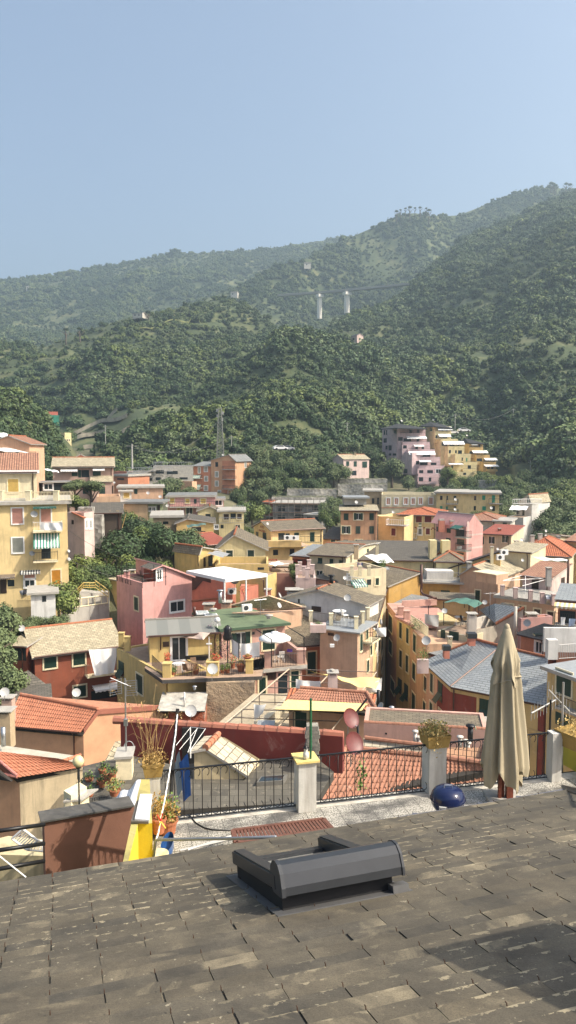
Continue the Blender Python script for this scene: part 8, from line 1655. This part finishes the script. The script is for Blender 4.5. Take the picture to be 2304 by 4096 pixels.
grove('C',[(700,800,132,1.8),(760,800,132,2.0),(830,810,131,2.0),(890,830,130,1.9)],'round green garden tree in front of the yellow apartment house','garden trees by the yellow apartment house','b')
grove('C',[(520,480,225,3.0),(560,600,210,3.0),(610,545,215,3.2),(680,550,215,3.0),(780,510,228,3.4),(850,530,222,3.2),(730,620,200,3.0),(830,610,205,3.0),(900,600,205,3.0),(970,600,200,3.2),(1040,590,200,3.4),(1130,580,200,3.4),(660,620,200,2.6),(920,540,215,3.2),(1000,530,215,3.2),(240,540,228,3.0),(380,615,205,2.4),(440,620,205,2.2),(330,618,205,2.2),(1090,500,225,3.6),(1200,540,210,3.6),(1300,560,205,3.8),(1400,560,200,4.0),(1380,640,180,3.8),(1290,630,180,3.6),(1200,610,190,3.4)],'leafy tree on the slope below the terraced apartment blocks','trees below the terraced apartment blocks','bdbo')
grove('S',[(200,510,236,4.6),(100,560,238,3.8),(850,640,232,3.0),(850,720,228,3.0)],'round olive tree left of the lilac apartment block','olive trees around the lilac block','o')
grove('B',[(510,310,225,4.2),(600,320,228,4.2),(700,380,215,4.0),(800,200,245,6.0),(880,350,225,4.4),(960,370,222,4.2),(640,480,205,4.0),(740,560,200,3.0),(930,480,208,4.6),(560,560,200,3.6),(610,570,198,3.4),(850,400,215,4.4),(780,430,212,4.2),(1100,440,206,3.6),(1060,450,206,3.6),(500,420,212,4.2),(570,420,212,4.0),(1000,330,236,4.6),(1100,300,240,4.6),(1200,300,240,4.4),(1300,320,240,4.4),(900,560,196,2.8),(980,560,200,2.4),(500,640,192,3.2),(660,610,194,3.0)],'grey green olive tree on the slope above the scaffolded building','olive grove above the scaffolded building','oopd')
grove('B',[(400,720,150,3.4),(470,750,148,3.0),(360,760,145,2.8),(1040,730,160,2.8),(1080,690,165,2.6),(1010,790,150,2.4),(1060,800,148,2.4),(440,900,125,1.8),(430,960,118,1.8)],'green tree beside the unfinished concrete building','trees beside the unfinished building','ob')
T_('B',362,620,190,5,2.6,'dark','dark pointed tree at the foot of the tall orange block',squash=1.5);T_('B',440,200,245,8,3.6,'dark','dark conifer right of the lattice mast',squash=1.7)
T_('B',562,750,168,3,2.0,'round','reddish shrub left of the scaffolding');T_('B',20,930,98,4,2.4,'olive','olive tree in front of the old ochre house')
grove('A',[(1180,550,178,3.6),(1240,560,178,3.2),(1340,620,165,2.8),(1400,620,170,2.6)],'grey olive tree in front of the stone car park','olive trees by the car park','o')
grove('A',[(300,420,140,3.4),(330,560,125,2.4),(290,470,132,3.0),(340,430,150,3.0),(860,440,215,4.0),(780,430,215,4.0),(1000,440,225,4.2),(1100,440,230,4.2),(1200,430,235,4.4),(1300,440,235,4.4),(700,400,225,3.4),(900,420,225,4.2)],'dark tree behind the pink villa roofs at the foot of the hill','trees at the foot of the left hill','dob')
q=MB();c=tat('A',855,800,92)
for k in range(9):q.tube([c+V(k*.12-.5,0,-2.2),c+V(k*.22-1.0+.3*math.sin(k*5),0,-.2*(k%3))],.035,4)
solo(q,'cane_bundle',DRYM,'bundle of tall dry garden canes among the trees','canes')
PN=[]
def pine(x,y,Y,h,label,group):
 p=tat('T',x,y,Y);tree_at(p-Z*h*.9,h,h*.2,'dark',label,group,name='pine_tree',cat='pine tree',squash=.75)
for x,y in((1008,528),(1020,524),(1031,521),(1044,523),(1057,522),(1072,524),(1079,528),(998,531)):pine(x,y,1080,11+(x%4)*2,'slender pine standing on the crest of the middle ridge','pines on the middle ridge')
for x,y in((1386,460),(1392,462),(1424,462),(1435,464),(1398,466)):pine(x,y,1140,18,'umbrella pine on the highest ridge at the right edge','pines on the highest ridge')
for x,y,Y in((720,826,410),(700,838,410),(745,822,412),(778,824,418),(772,832,418)):pine(x,y,Y,13,'dark pine on top of the wooded knoll','pines on the knoll')
for x,y in((1170,600),(1185,592),(1172,640)):pine(x,y,775,14,'pine on the upper edge of the big right slope','pines on the right slope')
for x,y in((165,828),(200,826),(372,784),(250,880),(283,878)):pine(x,y,560,12,'dark pine on the crest of the left hill','pines on the left hill')
def car(label,t,x,y,Y,rz,mat):
 c=tat(t,x,y,Y);M=Matrix.Rotation(rz,3,'Z');r=thing('parked_car',label,'car',c-Z*1.4);P=lambda u,v,w_:c+M@V(u,v,w_-1.4)
 side=[(-2.1,.35),(2.1,.35),(2.1,.85),(1.2,.98),(.6,1.42),(-1.2,1.42),(-1.9,1.0),(-2.1,.9)];b=MB();L_=[P(u,-.85,w_)for u,w_ in side];Rr=[P(u,.85,w_)for u,w_ in side];b.face(L_);b.face(Rr[::-1])
 for i in range(8):b.face([L_[i],L_[(i+1)%8],Rr[(i+1)%8],Rr[i]])
 b.build('body',mat,r);b=MB()
 for v in(-.86,.86):b.face([P(u,v,w_)for u,w_ in((-1.6,1.0),(1.05,1.0),(.5,1.36),(-1.1,1.36))])
 b.face([P(u,v,w_)for u,v,w_ in((1.17,-.75,1.02),(1.17,.75,1.02),(.64,.7,1.4),(.64,-.7,1.4))]);b.build('window',GLS,r)
 for u in(-1.35,1.35):
  for v in(-.86,.86):b=MB();b.tube([P(u,v-.1,.33),P(u,v+.1,.33)],.33,12);b.build('wheel',BLK,r)
WC=plain('white car paint',(.7,.7,.7),.2)
car('white car parked between the olive trees left of the pink hill house','B',672,328,212,.3,WC);car('silver car parked beside the white one among the olives','B',722,330,214,.2,plain('silver car paint',(.45,.46,.48),.25,.5));car('white car parked behind the cream yellow apartment block','S',1030,180,258,.1,WC);car('white van roof showing behind the cream yellow block','S',895,205,264,.1,WC)
for o in bpy.data.objects:
 for k in('_w','_off'):
  if k in o.keys():del o[k]
